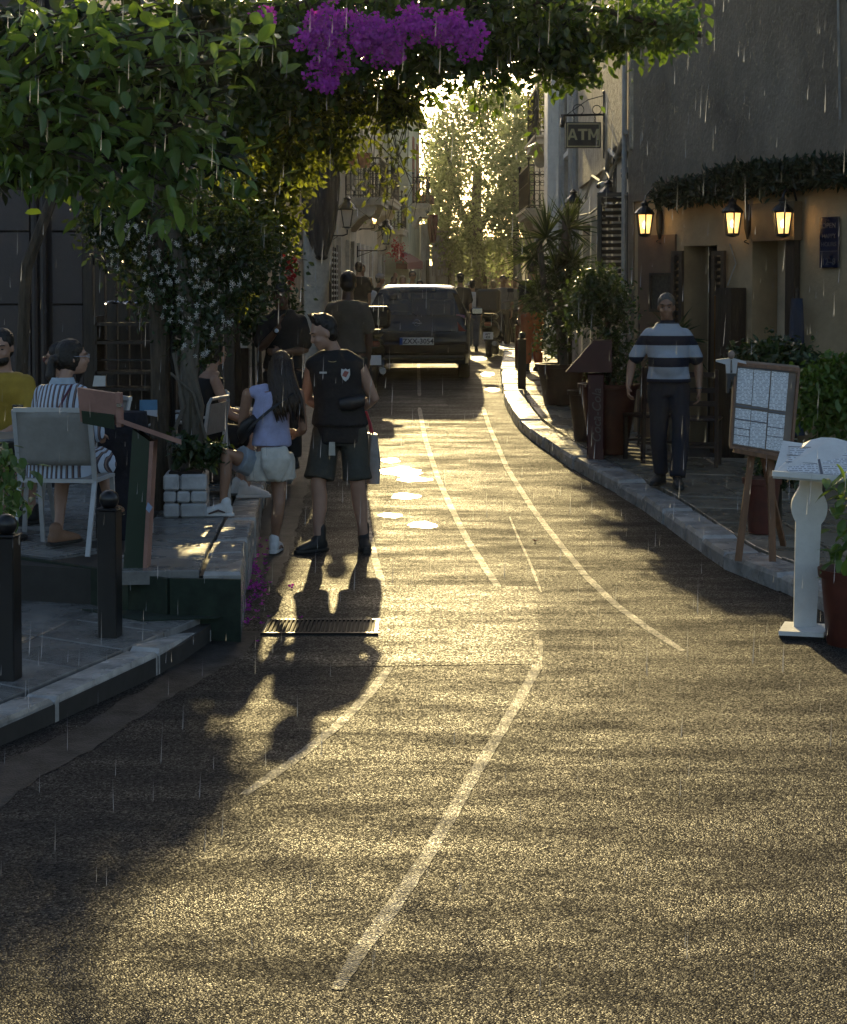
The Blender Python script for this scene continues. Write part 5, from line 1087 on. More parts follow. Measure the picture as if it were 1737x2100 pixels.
q = pix(1335, 960, 16.9); wchair('dark wooden chair half hidden behind the striped-shirt man', (q.x, 16.9, zwalk(16.9)), R(20)); q = pix(1432, 960, 16.6); wchair('dark wooden chair between the striped-shirt man and the menu easel', (q.x, 16.6, zwalk(16.6)), R(-15))

# ---- awning, tin box planter, pots on the far balconies
aw = thing('shop_awning', 'dark red shop awning up the left side', 'awning', pix(845, 545, 52), 0); b = MB(); q0 = pix(845, 545, 52)
def W2(u, v, y): return pix(u, v, y) - q0
b = MB(); b.slab([W2(815, 520, 54), W2(830, 516, 58), W2(866, 538, 57), W2(836, 542, 50)], (0, 0, .04)); b.slab([W2(834, 542, 50), W2(866, 537, 57), W2(866, 551, 57), W2(834, 552, 50)], (.02, 0, 0)); b.build('canopy', M_REDCLOTH, aw); b = MB(); b.slab([W2(812, 540, 53.2), W2(835, 541, 49.9), W2(835, 552, 49.9), W2(812, 551, 53.2)], (0, .02, 0)); b.build('valance', M_REDCLOTH, aw)
b = MB(); b.tube([W2(820, 530, 56), W2(850, 545, 54)], .02, 5); b.build('arm', M_IRON, aw)
rc = thing('hanging_cloth', 'dark red cloth hanging from the sage house', 'cloth', pix(884, 470, 63), 0); q0 = pix(884, 470, 63); b = MB(); vv = []
for i in range(9):
    for j in range(9): v = 440 + 58 * i / 8; wv = 1 - .5 * (i / 8) ** 2; q = pix(884 + (j / 8 - .5) * 22 * wv + 3, v, 63 + .15 * math.sin(j * 1.9)) - q0; vv.append(q)
b.add(vv, [(i * 9 + j, i * 9 + j + 1, (i + 1) * 9 + j + 1, (i + 1) * 9 + j) for i in range(8) for j in range(8)]); o = b.build('drape', M_REDCLOTH, rc, smooth='all'); md = o.modifiers.new('t', 'SOLIDIFY'); md.thickness = .03
def pot(label, loc, r0, r1, h, m, group=None, n=20, name='flower_pot', rim=.03):
    c = thing(name, label, 'pot', loc, 0, group); b = MB(); b.lathe([(r0, 0), (r0 * 1.02, .01), (r0 + (r1 - r0) * .8, h * .8), (r1 * .97, h - rim * 1.6), (r1 * 1.06, h - rim * 1.5), (r1 * 1.08, h), (r1 * .95, h), (r1 * .9, h - .05), (.01, h - .06)], n=n); b.build('pot', m, c, smooth=True)
    b = MB(); b.lathe([(r1 * .92, h - .04), (.01, h - .03)], n=n, cap=False); b.build('soil', mat('soil', (.03, .02, .014), .9), c); return c
zz = 4.35 + 1.05
for k, (u, v) in enumerate(((718, 330), (747, 330))):
    q = pix(u, v + 14, 43.05); pot('terracotta pot on the first left balcony, %s' % ('nearer the wall' if k == 0 else 'nearer the street'), q, .13, .19, .36, M_TERRA, 'terracotta pots on the balcony')
q = on(1040, 708, zwalk); bx = thing('box_planter', 'pale square planter with a clipped green plant beside the delivery scooter', 'planter', (q.x, 31.2, zwalk(31.2)), 0); b = MB(); b.box((0, 0, .18), (.36, .36, .36), bevel=.02); b.build('box', mat('pale_planter', (.30, .32, .30), .6, var=.15), bx)
# ================================================================== people
M_SKIN = mat('skin_light', (.42, .25, .18), .5, var=.08, vs_=12); M_SKINT = mat('skin_tan', (.30, .16, .10), .48, var=.08, vs_=12); M_SKIND = mat('skin_dark', (.13, .07, .045), .48, var=.08, vs_=12)
M_HAIRD = mat('hair_dark', (.014, .010, .008), .45, var=.4, vs_=40, bump=.006, bs=90); M_HAIRB = mat('hair_brown', (.045, .026, .016), .45, var=.4, vs_=40, bump=.006, bs=90, stretch=(3, 3, .5)); M_HAIRG = mat('hair_grey', (.13, .11, .09), .5, var=.3, vs_=40, bump=.005, bs=90); M_HAIRL = mat('hair_fair', (.30, .20, .10), .5, var=.3, vs_=40)
def fabric(n, c, b=.012, **k): return mat(n, c, .85, var=.15, vs_=9, bump=b, bs=11, **k)
def remesh(mb, name, voxel, m, parent, smooth=6, disp=None):
    me = mb.mesh('tmp'); bm = bmesh.new(); bm.from_mesh(me); bmesh.ops.recalc_face_normals(bm, faces=bm.faces); bm.to_mesh(me); bm.free()
    o = bpy.data.objects.new('tmp', me); COL.objects.link(o)
    r = o.modifiers.new('r', 'REMESH'); r.mode = 'VOXEL'; r.voxel_size = voxel
    s = o.modifiers.new('s', 'SMOOTH'); s.factor = .5; s.iterations = smooth
    bpy.context.view_layer.update(); m2 = bpy.data.meshes.new_from_object(o.evaluated_get(bpy.context.evaluated_depsgraph_get()))
    bpy.data.objects.remove(o); bpy.data.meshes.remove(me); m2.name = name
    if disp:
        amp, sc = disp; n = len(m2.vertices); co = np.empty(n * 3); m2.vertices.foreach_get('co', co); co = co.reshape(-1, 3); nn = np.empty(n * 3); m2.vertices.foreach_get('normal', nn); nn = nn.reshape(-1, 3)
        d = np.array([mnoise.noise(Vector((c[0] * sc, c[1] * sc, c[2] * sc * .55))) for c in co]); co += nn * (d * amp)[:, None]; m2.vertices.foreach_set('co', co.ravel())
    m2.materials.clear(); m2.materials.append(m); m2.polygons.foreach_set('use_smooth', [True] * len(m2.polygons))
    return link(name, m2, parent)
def V3(*a): return Vector(a)
class Human:
    """figure faces +y; x is its right side; joints in metres from the ground between the feet"""
    def __init__(s, root, H=1.78, fem=False, vox=.0085, bulk=1.0, **J):
        s.root, s.H, s.fem, s.vox = root, H, fem, vox; k = H / 1.78; s.k = k; s.g = bulk * (0.9 if fem else 1.0)
        sw = (.162 if not fem else .142) * k * (1 + (bulk - 1) * .5); hw = .095 * k
        d = dict(pel=V3(0, 0, .95 * k), chest=V3(0, 0, 1.28 * k), neck=V3(0, -.005, 1.50 * k), head=V3(0, .02 * k, 1.655 * k), hy=0.0, hp=0.0, ht=0.0, py=0.0, sy=0.0)
        d.update({a: b for a, b in J.items() if a in d})
        s.R = lambda yaw: V3(math.cos(yaw), math.sin(yaw), 0); s.Fw = lambda yaw: V3(-math.sin(yaw), math.cos(yaw), 0)
        pel, ch, nk = d['pel'], d['chest'], d['neck']; rp, rs = s.R(d['py']), s.R(d['sy'])
        d.update(hr=pel + rp * hw - V3(0, 0, .03 * k), hl=pel - rp * hw - V3(0, 0, .03 * k), sr=nk + rs * sw - V3(0, 0, .092 * k), sl=nk - rs * sw - V3(0, 0, .092 * k))
        for side, sg in (('r', 1), ('l', -1)):
            d['k' + side] = d['h' + side] + V3(0, .02, -.42 * k); d['a' + side] = V3(d['h' + side].x, -.02, .085 * k); d['f' + side] = s.Fw(d['py'])
            d['e' + side] = d['s' + side] + rs * sg * .05 * k + V3(0, -.02, -.30 * k); d['w' + side] = d['e' + side] + V3(0, .06, -.25 * k); d['d' + side] = V3(0, .2, -1).normalized(); d['p' + side] = rs * -sg
        d.update(J); s.J = d
    def torso(s, b, o=0.0, z0=0.0, z1=1.0, flare=0.0, n=22, nape=True):
        d, k, g = s.J, s.k, s.g; pel, ch, nk = d['pel'], d['chest'], d['neck']; f = .92 if s.fem else 1.0
        sp = [(-.22, .150, .105), (0, .165 if not s.fem else .178, .118), (.25, .152 if not s.fem else .140, .105), (.5, .162 if not s.fem else .142, .108), (.72, .174 if not s.fem else .150, .118), (.87, .150 if not s.fem else .130, .103), (.96, .098, .080), (1.03, .075, .068)]
        rings = []
        for t, w, dd in sp:
            if t < z0 - 1e-6 or t > z1 + 1e-6: continue
            tt = max(0, t)
            c = pel.lerp(ch, tt / .6) if tt <= .6 else ch.lerp(nk, (tt - .6) / .4)
            if t < 0: c = pel + V3(0, 0, t * .5 * k)
            if t > 1: c = nk + (nk - ch).normalized() * (t - 1) * .5 * k
            yaw = d['py'] + (d['sy'] - d['py']) * min(1, tt); R_, F_ = s.R(yaw), s.Fw(yaw)
            fl = flare * max(0, 1 - (t - z0) / .4); w2, d2 = (w * k * g + o + fl), (dd * k * g + o + fl)
            rings.append((c, R_ * w2, F_ * d2))
        b.rings(rings, n, p=2.3); return rings
    def arm(s, b, side, o=0.0, upto=None, rad=1.0):
        d, k, g = s.J, s.k, s.g * rad; S, E, W = d['s' + side], d['e' + side], d['w' + side]
        P = [S, S.lerp(E, .25), S.lerp(E, .6), E, E.lerp(W, .25), E.lerp(W, .65), W]; r = [.054, .053, .047, .040, .043, .035, .027]
        if upto is not None:
            P = [S, S.lerp(E, .3), S.lerp(E, upto * .75), S.lerp(E, upto)]; r = [.050, .056, .058, .060]
        b.limb(P, [x * k * g + o for x in r], 12)
    def leg(s, b, side, o=0.0, upto=None, flare=0.0):
        d, k, g = s.J, s.k, s.g; Hp, K, A = d['h' + side], d['k' + side], d['a' + side]
        cal = s.J['f' + side] * -.012
        P = [Hp, Hp.lerp(K, .3), Hp.lerp(K, .7), K, K.lerp(A, .22) + cal, K.lerp(A, .45) + cal, K.lerp(A, .75), A]; r = [.092, .086, .066, .055, .057, .053, .038, .036]
        if upto is not None:
            if upto <= 1: P = [Hp, Hp.lerp(K, upto * .4), Hp.lerp(K, upto * .8), Hp.lerp(K, upto)]; r = [.095, .092, .082 + flare * .6, .080 + flare]
            else: P = [Hp, Hp.lerp(K, .35), Hp.lerp(K, .75), K, K.lerp(A, .35), K.lerp(A, .7), K.lerp(A, upto - 1)]; r = [.098, .094, .078, .072 + flare, .070 + flare, .066 + flare, .064 + flare]
        if upto is not None:
            b.tube(P, [x * k * g + o for x in r], 14)
        else: b.limb(P, [x * k * g + o for x in r], 14)
    def hand(s, b, side, curl=.5):
        d, k = s.J, s.k; W, D = d['w' + side], d['d' + side].normalized(); Pn = d['p' + side]; Pn = (Pn - D * Pn.dot(D)).normalized(); X = D.cross(Pn).normalized()
        if s.fem: k *= .92
        b.rings([(W, X * .024 * k, Pn * .018 * k), (W + D * .03 * k, X * .034 * k, Pn * .017 * k), (W + D * .085 * k, X * .042 * k, Pn * .015 * k), (W + D * .10 * k, X * .040 * k, Pn * .012 * k)], 12, p=2.6)
        for i, (off, ln) in enumerate(((-.030, .068), (-.010, .078), (.010, .074), (.029, .058))):
            base = W + D * .088 * k + X * off * k; p = [base]; a = .12
            for sg in (.45, .32, .26): a += curl * .9; p.append(p[-1] + (D * math.cos(a) + Pn * math.sin(a)) * ln * sg * k)
            b.limb(p, [.0095 * k, .009 * k, .0085 * k, .007 * k], 7)
        sgn = 1 if X.dot(s.Fw(d['sy'])) > 0 else -1
        base = W + D * .03 * k + X * sgn * .028 * k; b.limb([base, base + (D * .6 + X * sgn * .6 + Pn * .3).normalized() * .038 * k, base + (D * .85 + X * sgn * .45 + Pn * .5).normalized() * .072 * k], [.013 * k, .011 * k, .008 * k], 7)
    def headM(s):
        d = s.J; return Matrix.Rotation(d['hy'], 3, 'Z') @ Matrix.Rotation(d['hp'], 3, 'X') @ Matrix.Rotation(d['ht'], 3, 'Y')
    def head(s, b):
        d, k = s.J, s.k * (1.0 if not s.fem else .97); M = s.headM(); c = d['head']; at = lambda x, y, z: c + M @ V3(x * k, y * k, z * k)
        b.ball(at(0, -.008, .028), (.074 * k, .092 * k, .088 * k), 18, 14, M); b.ball(at(0, .030, -.035), (.060 * k, .066 * k, .082 * k), 16, 12, M); b.ball(at(0, .058, -.082), (.036 * k, .034 * k, .030 * k), 12, 8, M)
        b.limb([at(0, .080, .022), at(0, .104, -.022)], [.010 * k, .015 * k], 8); b.ball(at(0, .088, -.058), (.024 * k, .014 * k, .010 * k), 10, 6, M); b.ball(at(0, .076, .034), (.055 * k, .02 * k, .011 * k), 12, 6, M)
        for sx in (-1, 1): b.ball(at(sx * .076, -.008, -.012), (.010 * k, .020 * k, .032 * k), 8, 8, M); b.ball(at(sx * .038, .070, -.03), (.022 * k, .022 * k, .02 * k), 8, 6, M)
        n0 = d['neck']; b.limb([n0 - V3(0, 0, .03 * k), n0.lerp(c, .45), at(0, -.01, -.02)], [.062 * k * (.86 if s.fem else 1), .054 * k * (.84 if s.fem else 1), .052 * k], 14)
    def body(s, m, hands=True, curl=.5, legs=True):
        b = MB(); s.torso(b); s.head(b)
        for q in 'rl':
            s.arm(b, q)
            if hands: s.hand(b, q, curl)
            if legs: s.leg(b, q); A, f = s.J['a' + q], s.J['f' + q]; b.limb([A, A + f * .05 * s.k - V3(0, 0, .05 * s.k), A + f * .14 * s.k - V3(0, 0, .06 * s.k)], [.036 * s.k, .034 * s.k, .022 * s.k], 10)
        o = remesh(b, 'body', s.vox, m, s.root, 5); c = s.J['head']; M = s.headM(); k = s.k
        if s.vox < .011:
            for sx in (-1, 1): e = MB(); e.ball(c + M @ V3(sx * .031 * k, .084 * k, .008 * k), (.009 * k, .005 * k, .005 * k), 10, 8, M); e.build('eye', M_INK, s.root, smooth=True)
            e = MB(); 
            for sx in (-1, 1): e.tube([c + M @ V3(sx * x * k, y * k, z * k) for x, y, z in ((.016, .092, .032), (.032, .091, .037), (.048, .080, .033))], .0032 * k, 6)
            e.build('eyebrow', M_HAIRD, s.root)
        return o
    def hair(s, m, style='short', amp=.006):
        d, k = s.J, s.k; M = s.headM(); c = d['head']; at = lambda x, y, z: c + M @ V3(x * k, y * k, z * k); b = MB()
        if style != 'bald': b.ball(at(0, -.034 if style == 'quiff' else -.022, .041), ((.080 if style == 'quiff' else .083) * k, (.090 if style == 'quiff' else .096) * k, .091 * k), 22, 16, M)
        if style in ('quiff',): [b.limb([at(x, y, .092), at(x * 1.05, y + .004, .118 + .02 * q), at(x * 1.15, y + .012 + .02 * random.random(), .138 + .035 * q * random.uniform(.6, 1.2))], [.020 * k, .015 * k, .004 * k], 7) for x in (-.05, -.03, -.01, .01, .03, .05) for y, q in ((-.06, .2), (-.03, .5), (.0, .9), (.026, .9))]
        if style == 'curly':
            for _ in range(26): a, e = random.uniform(0, 6.28), random.uniform(.2, 1.4); b.ball(at(.07 * math.cos(a) * math.sin(e), -.02 + .08 * math.sin(a) * math.sin(e), .05 + .085 * math.cos(e)), .028 * k, 8, 6)
        if style in ('long', 'tied'): b.ball(at(0, -.028, .0), (.086 * k, .09 * k, .11 * k), 20, 14, M)
        if style == 'short' or style == 'quiff': b.ball(at(0, -.045, -.02), (.074 * k, .06 * k, .075 * k), 16, 10, M)
        if style == 'tied': b.ball(at(0, -.125, -.01), (.035 * k, .04 * k, .035 * k), 10, 8, M); b.limb([at(0, -.14, -.03), at(.01, -.15, -.12), at(.015, -.12, -.2)], [.03 * k, .036 * k, .018 * k], 10)
        o = remesh(b, 'hair', .0075 if s.vox < .011 else .012, m, s.root, 3, (amp, 55))
        return o
    def garment(s, name, m, parts, voxel=None, disp=(.012, 9), smooth=5):
        b = MB()
        for p in parts: p(b)
        return remesh(b, name, voxel or max(.011, s.vox * 1.3), m, s.root, smooth, disp)
    def shoe(s, side, m, sole, hi=.0):
        d, k = s.J, s.k; A, f = d['a' + side], d['f' + side].normalized(); X = f.cross(V3(0, 0, 1)).normalized(); U = X.cross(f); Z = A - U * .085 * k; b = MB(); c = lambda y, z: Z + f * y * k + U * z * k
        b.rings([(c(-.075, .045), X * .026 * k, U * .03 * k), (c(-.05, .055), X * .037 * k, U * .05 * k), (c(0, .06 + hi * .3), X * .040 * k, U * (.055 + hi * .5) * k), (c(.06, .05), X * .044 * k, U * .045 * k), (c(.13, .04), X * .047 * k, U * .034 * k), (c(.175, .032), X * .038 * k, U * .026 * k), (c(.20, .028), X * .02 * k, U * .016 * k)], 16, p=2.4)
        b.limb([c(-.02, .06), c(-.02, .115 + hi)], [.043 * k, .045 * k], 12); o = remesh(b, 'shoe', .008 if s.vox < .011 else .014, m, s.root, 3); b = MB()
        b.rings([(c(-.088, .012), X * .02 * k, f * .001 + U * .012 * k)] + [(c(y, .014), X * w * k, U * .015 * k) for y, w in ((-.075, .034), (-.04, .042), (.04, .044), (.12, .051), (.175, .042), (.212, .02))], 12, p=4); sl = b.build('sole', sole, s.root, smooth=True); sl.parent = o; return o

M_WSOLE = mat('white_sole', (.62, .62, .62), .5, var=.05); M_BSOLE = mat('black_sole', (.015, .015, .015), .6, var=.1)
M_SHOEW = mat('white_shoe_mesh', (.66, .67, .68), .6, var=.08, vs_=20); M_SHOEB = mat('black_shoe', (.02, .02, .02), .6, var=.2, vs_=20)
def ground_person(u, v, y, z, name, label, rz, group=None): q = pix(u, v, y); return thing('person', label, 'person', (q.x, y, z), rz, group)

# ---- man in the black sleeveless shirt (facing us, looking down to the left)
yA = 12.75; rA = ground_person(690, 1120, yA, zr(yA), 'person', 'man in black sleeveless football shirt and olive shorts, hands behind his back', R(172))
# local x is his right = our left
h = Human(rA, 1.80, vox=.0085, bulk=1.03, neck=V3(.0, .03, 1.50), chest=V3(0, .0, 1.28), head=V3(.075, .10, 1.64), hy=R(-66), hp=R(-24), ht=R(0), pel=V3(-.03, 0, .95), sy=R(6))
h.J['al'] = V3(-.20, -.05, .085); h.J['kl'] = V3(-.17, .03, .50); h.J['ar'] = V3(.12, .10, .085); h.J['kr'] = V3(.12, .09, .51); h.J['fl'] = V3(-.25, .9, 0).normalized(); h.J['fr'] = V3(.65, .75, 0).normalized()
h.J['el'] = h.J['sl'] + V3(-.11, -.10, -.27); h.J['wl'] = V3(-.10, -.16, 1.03); h.J['er'] = h.J['sr'] + V3(.08, -.12, -.27); h.J['wr'] = V3(.05, -.17, 1.03); h.J['dl'] = V3(.7, -.2, -.5); h.J['dr'] = V3(-.7, -.2, -.5); h.J['pl'] = h.J['pr'] = V3(0, -1, 0)
h.body(M_SKIN); h.hair(M_HAIRD, 'quiff', .005)
M_BLKSH = fabric('black_jersey', (.013, .013, .015))
h.garment('shirt', M_BLKSH, [lambda b: h.torso(b, .020, -.05, 1.03, .03), lambda b: (b.limb([h.J['sl'].lerp(h.J['neck'], .45), h.J['sl'].lerp(h.J['el'], .02)], [.062, .060], 12), b.limb([h.J['sr'].lerp(h.J['neck'], .45), h.J['sr'].lerp(h.J['er'], .02)], [.062, .060], 12)), lambda b: b.rings([(h.J['pel'] + V3(0, 0, -.14), V3(.205, 0, 0), V3(0, .155, 0)), (h.J['pel'] + V3(0, 0, .05), V3(.192, 0, 0), V3(0, .145, 0)), (h.J['pel'] + V3(0, 0, .25), V3(.175, 0, 0), V3(0, .13, 0))], 24)])
M_OLIVE = fabric('olive_shorts', (.055, .055, .045)); h.garment('shorts', M_OLIVE, [lambda b: b.rings([(h.J['pel'] + V3(0, 0, -.16), V3(.185, 0, 0), V3(0, .13, 0)), (h.J['pel'] + V3(0, 0, .02), V3(.18, 0, 0), V3(0, .135, 0))], 20), lambda b: h.leg(b, 'r', .010, .92, .022), lambda b: h.leg(b, 'l', .010, .92, .022)])
for q in 'rl': h.shoe(q, M_SHOEB, M_BSOLE, .06)
b = MB(); fr = h.Fw(h.J['sy']); ctr = h.J['chest'] + fr * .142 + V3(-.085, 0, .05)
def shield(b, sc): b.slab([ctr + V3(x * sc, -.004 * 0 + .004 * (sc < 1), z * sc) for x, z in ((-.032, .045), (-.012, .038), (0, .046), (.012, .038), (.032, .045), (.034, 0), (.022, -.03), (0, -.05), (-.022, -.03), (-.034, 0))], V3(0, .006, 0))
shield(b, 1.0); cr = b.build('crest', mat('crest_white', (.60, .62, .64), .5), rA); b = MB(); b.slab([ctr + V3(x, .006, z) for x, z in ((-.026, .022), (.006, .03), (.026, -.006), (-.004, -.02))], V3(0, .004, 0)); b.build('crest_band', mat('crest_red', (.30, .08, .07), .5), cr)
b = MB(); c2 = h.J['chest'] + fr * .146 + V3(.085, 0, .065); b.box(c2, (.055, .006, .014)); b.build('chest_logo', mat('logo_white', (.5, .5, .5), .5), rA)
b = MB(); b.tube([h.J['neck'] + V3(.07 * math.cos(a), .03 + .085 * math.sin(a) + .0, -.055 * math.sin(a) - .02) for a in np.linspace(R(-10), R(190), 15)], .0028, 5); b.build('necklace', mat('gold_chain', (.45, .36, .2), .3, metal=.9), rA)
b = MB(); b.rings([(h.J['pel'] + V3(-.21, .13, .19), V3(0, .03, .0), V3(0, 0, .045)), (h.J['pel'] + V3(-.12, .165, .17), V3(.0, .045, 0), V3(0, 0, .06)), (h.J['pel'] + V3(-.03, .155, .16), V3(0, .03, 0), V3(0, 0, .045))], 14); b.build('belt_bag', M_PLASTIC, rA, smooth=True)
b = MB(); b.slab([h.J['pel'] + V3(.055, .165, -.22), h.J['pel'] + V3(.005, .165, -.22), h.J['pel'] + V3(.008, .165, -.12), h.J['pel'] + V3(.05, .165, -.12)], V3(0, .008, 0)); b.build('hanging_card', mat('paper_tag', (.5, .48, .42), .6), rA)
# pale shopping bag behind his left hand
bgq = pix(762, 930, yA + .1); bag = thing('shopping_bag', 'pale grey shopping bag hanging behind the man in black', 'bag', (bgq.x + .0, yA + .25, zr(yA) + .48), R(10)); b = MB(); b.rings([((0, 0, 0), (.05, 0, 0), (0, .11, 0)), ((0, 0, .18), (.055, 0, 0), (0, .125, 0)), ((.0, 0, .38), (.03, 0, 0), (0, .12, 0))], 16, p=4); b.build('sack', mat('bag_plastic', (.36, .35, .35), .5, var=.2, vs_=6, bump=.02, bs=9), bag, smooth=True); b = MB(); b.tube([(.0, -.06, .37), (-.02, -.05, .46), (-.05, -.03, .55)], .009, 6); b.tube([(.0, .06, .37), (-.02, .03, .46), (-.05, -.02, .55)], .009, 6); b.build('handle', mat('bag_red', (.35, .02, .05), .5), bag)

# ---- woman in sleeveless top stepping up on the kerb (seen from behind)
yW = 12.55; rW = ground_person(563, 1135, yW, zr(yW), 'person', 'woman in pale lilac sleeveless top with one foot up on the kerb, seen from behind', R(22))
# local +y points away from us and slightly to our left
h = Human(rW, 1.60, True, vox=.008, py=R(38), sy=R(8))
def wl(u, v, dy=0.0):
    """pixel -> this figure's own coordinates at depth yW+dy"""
    q = pix(u, v, yW + dy) - Vector(rW.location); return Matrix.Rotation(-R(22), 3, 'Z') @ q
h = Human(rW, 1.60, True, vox=.008, py=R(30), sy=R(5), pel=wl(556, 952, .02), chest=wl(556, 862, .02), neck=wl(560, 795, .0), head=wl(575, 752, .03), hy=R(5), hp=R(-14))
h.J['ar'] = wl(563, 1112, .02); h.J['kr'] = wl(572, 1035, -.02); h.J['fr'] = Matrix.Rotation(-R(22), 3, 'Z') @ V3(.12, .95, 0); h.J['hl'] = h.J['pel'] + V3(-.07, .03, -.03)
_tz = zterr(12.35); _ax = pix(458, 1040, 12.35).x; _m = Matrix.Rotation(-R(22), 3, 'Z'); h.J['al'] = _m @ (V3(_ax, 12.35, _tz + .085) - Vector(rW.location)); h.J['kl'] = _m @ (V3(_ax + .01, 12.38, _tz + .47) - Vector(rW.location)); h.J['fl'] = Matrix.Rotation(-R(22), 3, 'Z') @ V3(-.97, .05, 0)
h.J['sl'] = wl(508, 808, .0); h.J['sr'] = wl(612, 808, .0); h.J['el'] = wl(497, 868, .02); h.J['wl'] = wl(500, 893, .20); h.J['er'] = wl(622, 880, .02); h.J['wr'] = wl(610, 890, .20); h.J['dl'] = V3(0, 1, .1); h.J['dr'] = V3(-.2, 1, .1); h.J['pl'] = V3(1, 0, 0); h.J['pr'] = V3(-1, 0, 0)
h.body(M_SKINT); M_LIL = fabric('lilac_cotton', (.42, .44, .68)); hh_ = h
h.garment('top', M_LIL, [lambda b: h.torso(b, .022, .22, .99, .02), lambda b: (b.limb([h.J['neck'].lerp(h.J['sl'], .3), h.J['neck'].lerp(h.J['sl'], .72)], [.045, .046], 12), b.limb([h.J['neck'].lerp(h.J['sr'], .3), h.J['neck'].lerp(h.J['sr'], .72)], [.045, .046], 12))], disp=(.016, 10))
M_GSH = fabric('grey_shorts', (.30, .34, .38)); h.garment('shorts', M_GSH, [lambda b: b.rings([(h.J['pel'] + V3(0, 0, -.10), V3(.165, .04, 0), V3(-.03, .125, 0)), (h.J['pel'] + V3(0, 0, .06), V3(.165, .03, 0), V3(-.02, .12, 0))], 20), lambda b: h.leg(b, 'r', .026, .42, .02), lambda b: h.leg(b, 'l', .026, .62, .02)])
M_CRM = fabric('cream_knit', (.62, .60, .54), .01); pz = h.J['pel']
h.garment('tied_sweater', M_CRM, [lambda b: b.rings([(pz + V3(0, 0, -.115), V3(.19, .03, 0), V3(-.02, .155, 0)), (pz + V3(0, 0, -.02), V3(.188, .03, 0), V3(-.02, .152, 0)), (pz + V3(0, 0, .08), V3(.165, .02, 0), V3(-.02, .13, 0)), (pz + V3(0, 0, .10), V3(.13, .02, 0), V3(0, .10, 0))], 26)], voxel=.009, disp=(.014, 22), smooth=2)
tail = [wl(*q) for q in ((548, 920, -.13), (556, 950, -.16), (566, 980, -.16))]
h.garment('sweater_tail', M_CRM, [lambda b: b.rings([(wl(563, 918, -.12), V3(.10, 0, 0), V3(0, .04, 0)), (wl(566, 940, -.15), V3(.125, 0, 0), V3(0, .045, 0)), (wl(566, 962, -.15), V3(.105, 0, 0), V3(0, .045, 0)), (wl(566, 982, -.14), V3(.06, 0, 0), V3(0, .035, 0)), (wl(568, 990, -.13), V3(.02, 0, 0), V3(0, .02, 0))], 18)], voxel=.009, disp=(.02, 16), smooth=3)
h.shoe('r', M_SHOEW, M_WSOLE); h.shoe('l', M_SHOEW, M_WSOLE)
for q in 'lr':
    A_, f_ = h.J['a' + q], h.J['f' + q].normalized(); X_ = f_.cross(V3(0, 0, 1)).normalized()
    for sg in (-1, 1): b = MB(); o_ = A_ + X_ * .0435 * sg; b.tube([o_ + f_ * .10 - V3(0, 0, .055), o_ + f_ * .03 - V3(0, 0, .030), o_ + f_ * -.02 - V3(0, 0, .045)], [.006, .009, .005], 5); b.build('shoe_stripe', mat('stripe_brown', (.10, .06, .05), .6), rW)
h.hair(M_HAIRB, 'long', .004); b = MB(); c, M = h.J['head'], h.headM()
for k in range(70):
    a = R(-215) + R(250) * k / 69; st = c + M @ V3(.080 * math.cos(a) * .95, -.02 + .085 * math.sin(a), random.uniform(-.02, .05)); ex_ = random.uniform(-.02, .02); ln = random.uniform(.26, .40)
    sp_ = V3(st.x - c.x, 0, 0); e0 = st + V3(0, 0, -.10) + sp_ * .15; bk = min(0, st.y - c.y); e1 = c + V3((st.x - c.x) * 1.25 + ex_ + .02, -.13 + .3 * (st.y - c.y), -.02 - ln * .75); e2 = c + V3((st.x - c.x) * 1.0 + ex_ * 2 + .04, -.14 + .2 * (st.y - c.y), -ln - .02)
    b.tube([st, e0, e0.lerp(e1, .5), e1, e2], [.012, .017, .016, .012, .002], 6)
b.build('hair_locks', M_HAIRB, rW, smooth='all')
b = MB(); b.slab([wl(546, 842, -.13), wl(556, 832, -.13), wl(520, 880, -.13), wl(512, 872, -.13)][::-1], V3(0, -.012, 0)); 
b = MB(); b.tube([wl(*q) for q in ((612, 800, -.02), (598, 808, -.10), (572, 826, -.135), (545, 848, -.135), (522, 868, -.13), (508, 882, -.10))], .017, 8, flat=.35); b.build('bag_strap', M_PLASTIC, rW, smooth=True)
b = MB(); b.rings([(wl(496, 905, -.02), V3(.02, .01, 0), V3(0, 0, .02)), (wl(500, 888, -.03), V3(.06, .02, 0), V3(0, .05, .03)), (wl(510, 870, -.05), V3(.065, .02, 0), V3(0, .05, .03)), (wl(522, 856, -.08), V3(.03, .01, 0), V3(0, .03, .02))], 14); b.build('shoulder_bag', M_PLASTIC, rW, smooth=True)

# ---- man in striped polo, right
yE = 15.4; rE = ground_person(1370, 1010, yE, zwalk(yE), 'person', 'man in navy and white striped polo shirt walking on the right pavement', R(176))
h = Human(rE, 1.73, vox=.009, bulk=1.02, neck=V3(.02, .02, 1.46), chest=V3(.01, .04, 1.24), pel=V3(0, 0, .93), head=V3(.03, .06, 1.615), hy=R(-8), hp=R(-8))
h.J['al'] = V3(-.06, .30, .085); h.J['kl'] = V3(-.10, .17, .50); h.J['ar'] = V3(.07, .02, .085); h.J['kr'] = V3(.09, .06, .50); h.J['fr'] = V3(.45, .9, 0).normalized(); h.J['fl'] = V3(-.05, 1, 0).normalized()
h.J['er'] = h.J['sr'] + V3(.15, -.05, -.26); h.J['wr'] = h.J['er'] + V3(.04, .10, -.21); h.J['el'] = h.J['sl'] + V3(-.13, -.03, -.27); h.J['wl'] = h.J['el'] + V3(.0, .05, -.24); h.J['dl'] = V3(0, .15, -1); h.J['dr'] = V3(0, .4, -.9)
h.body(M_SKINT); h.hair(M_HAIRG, 'short', .003)
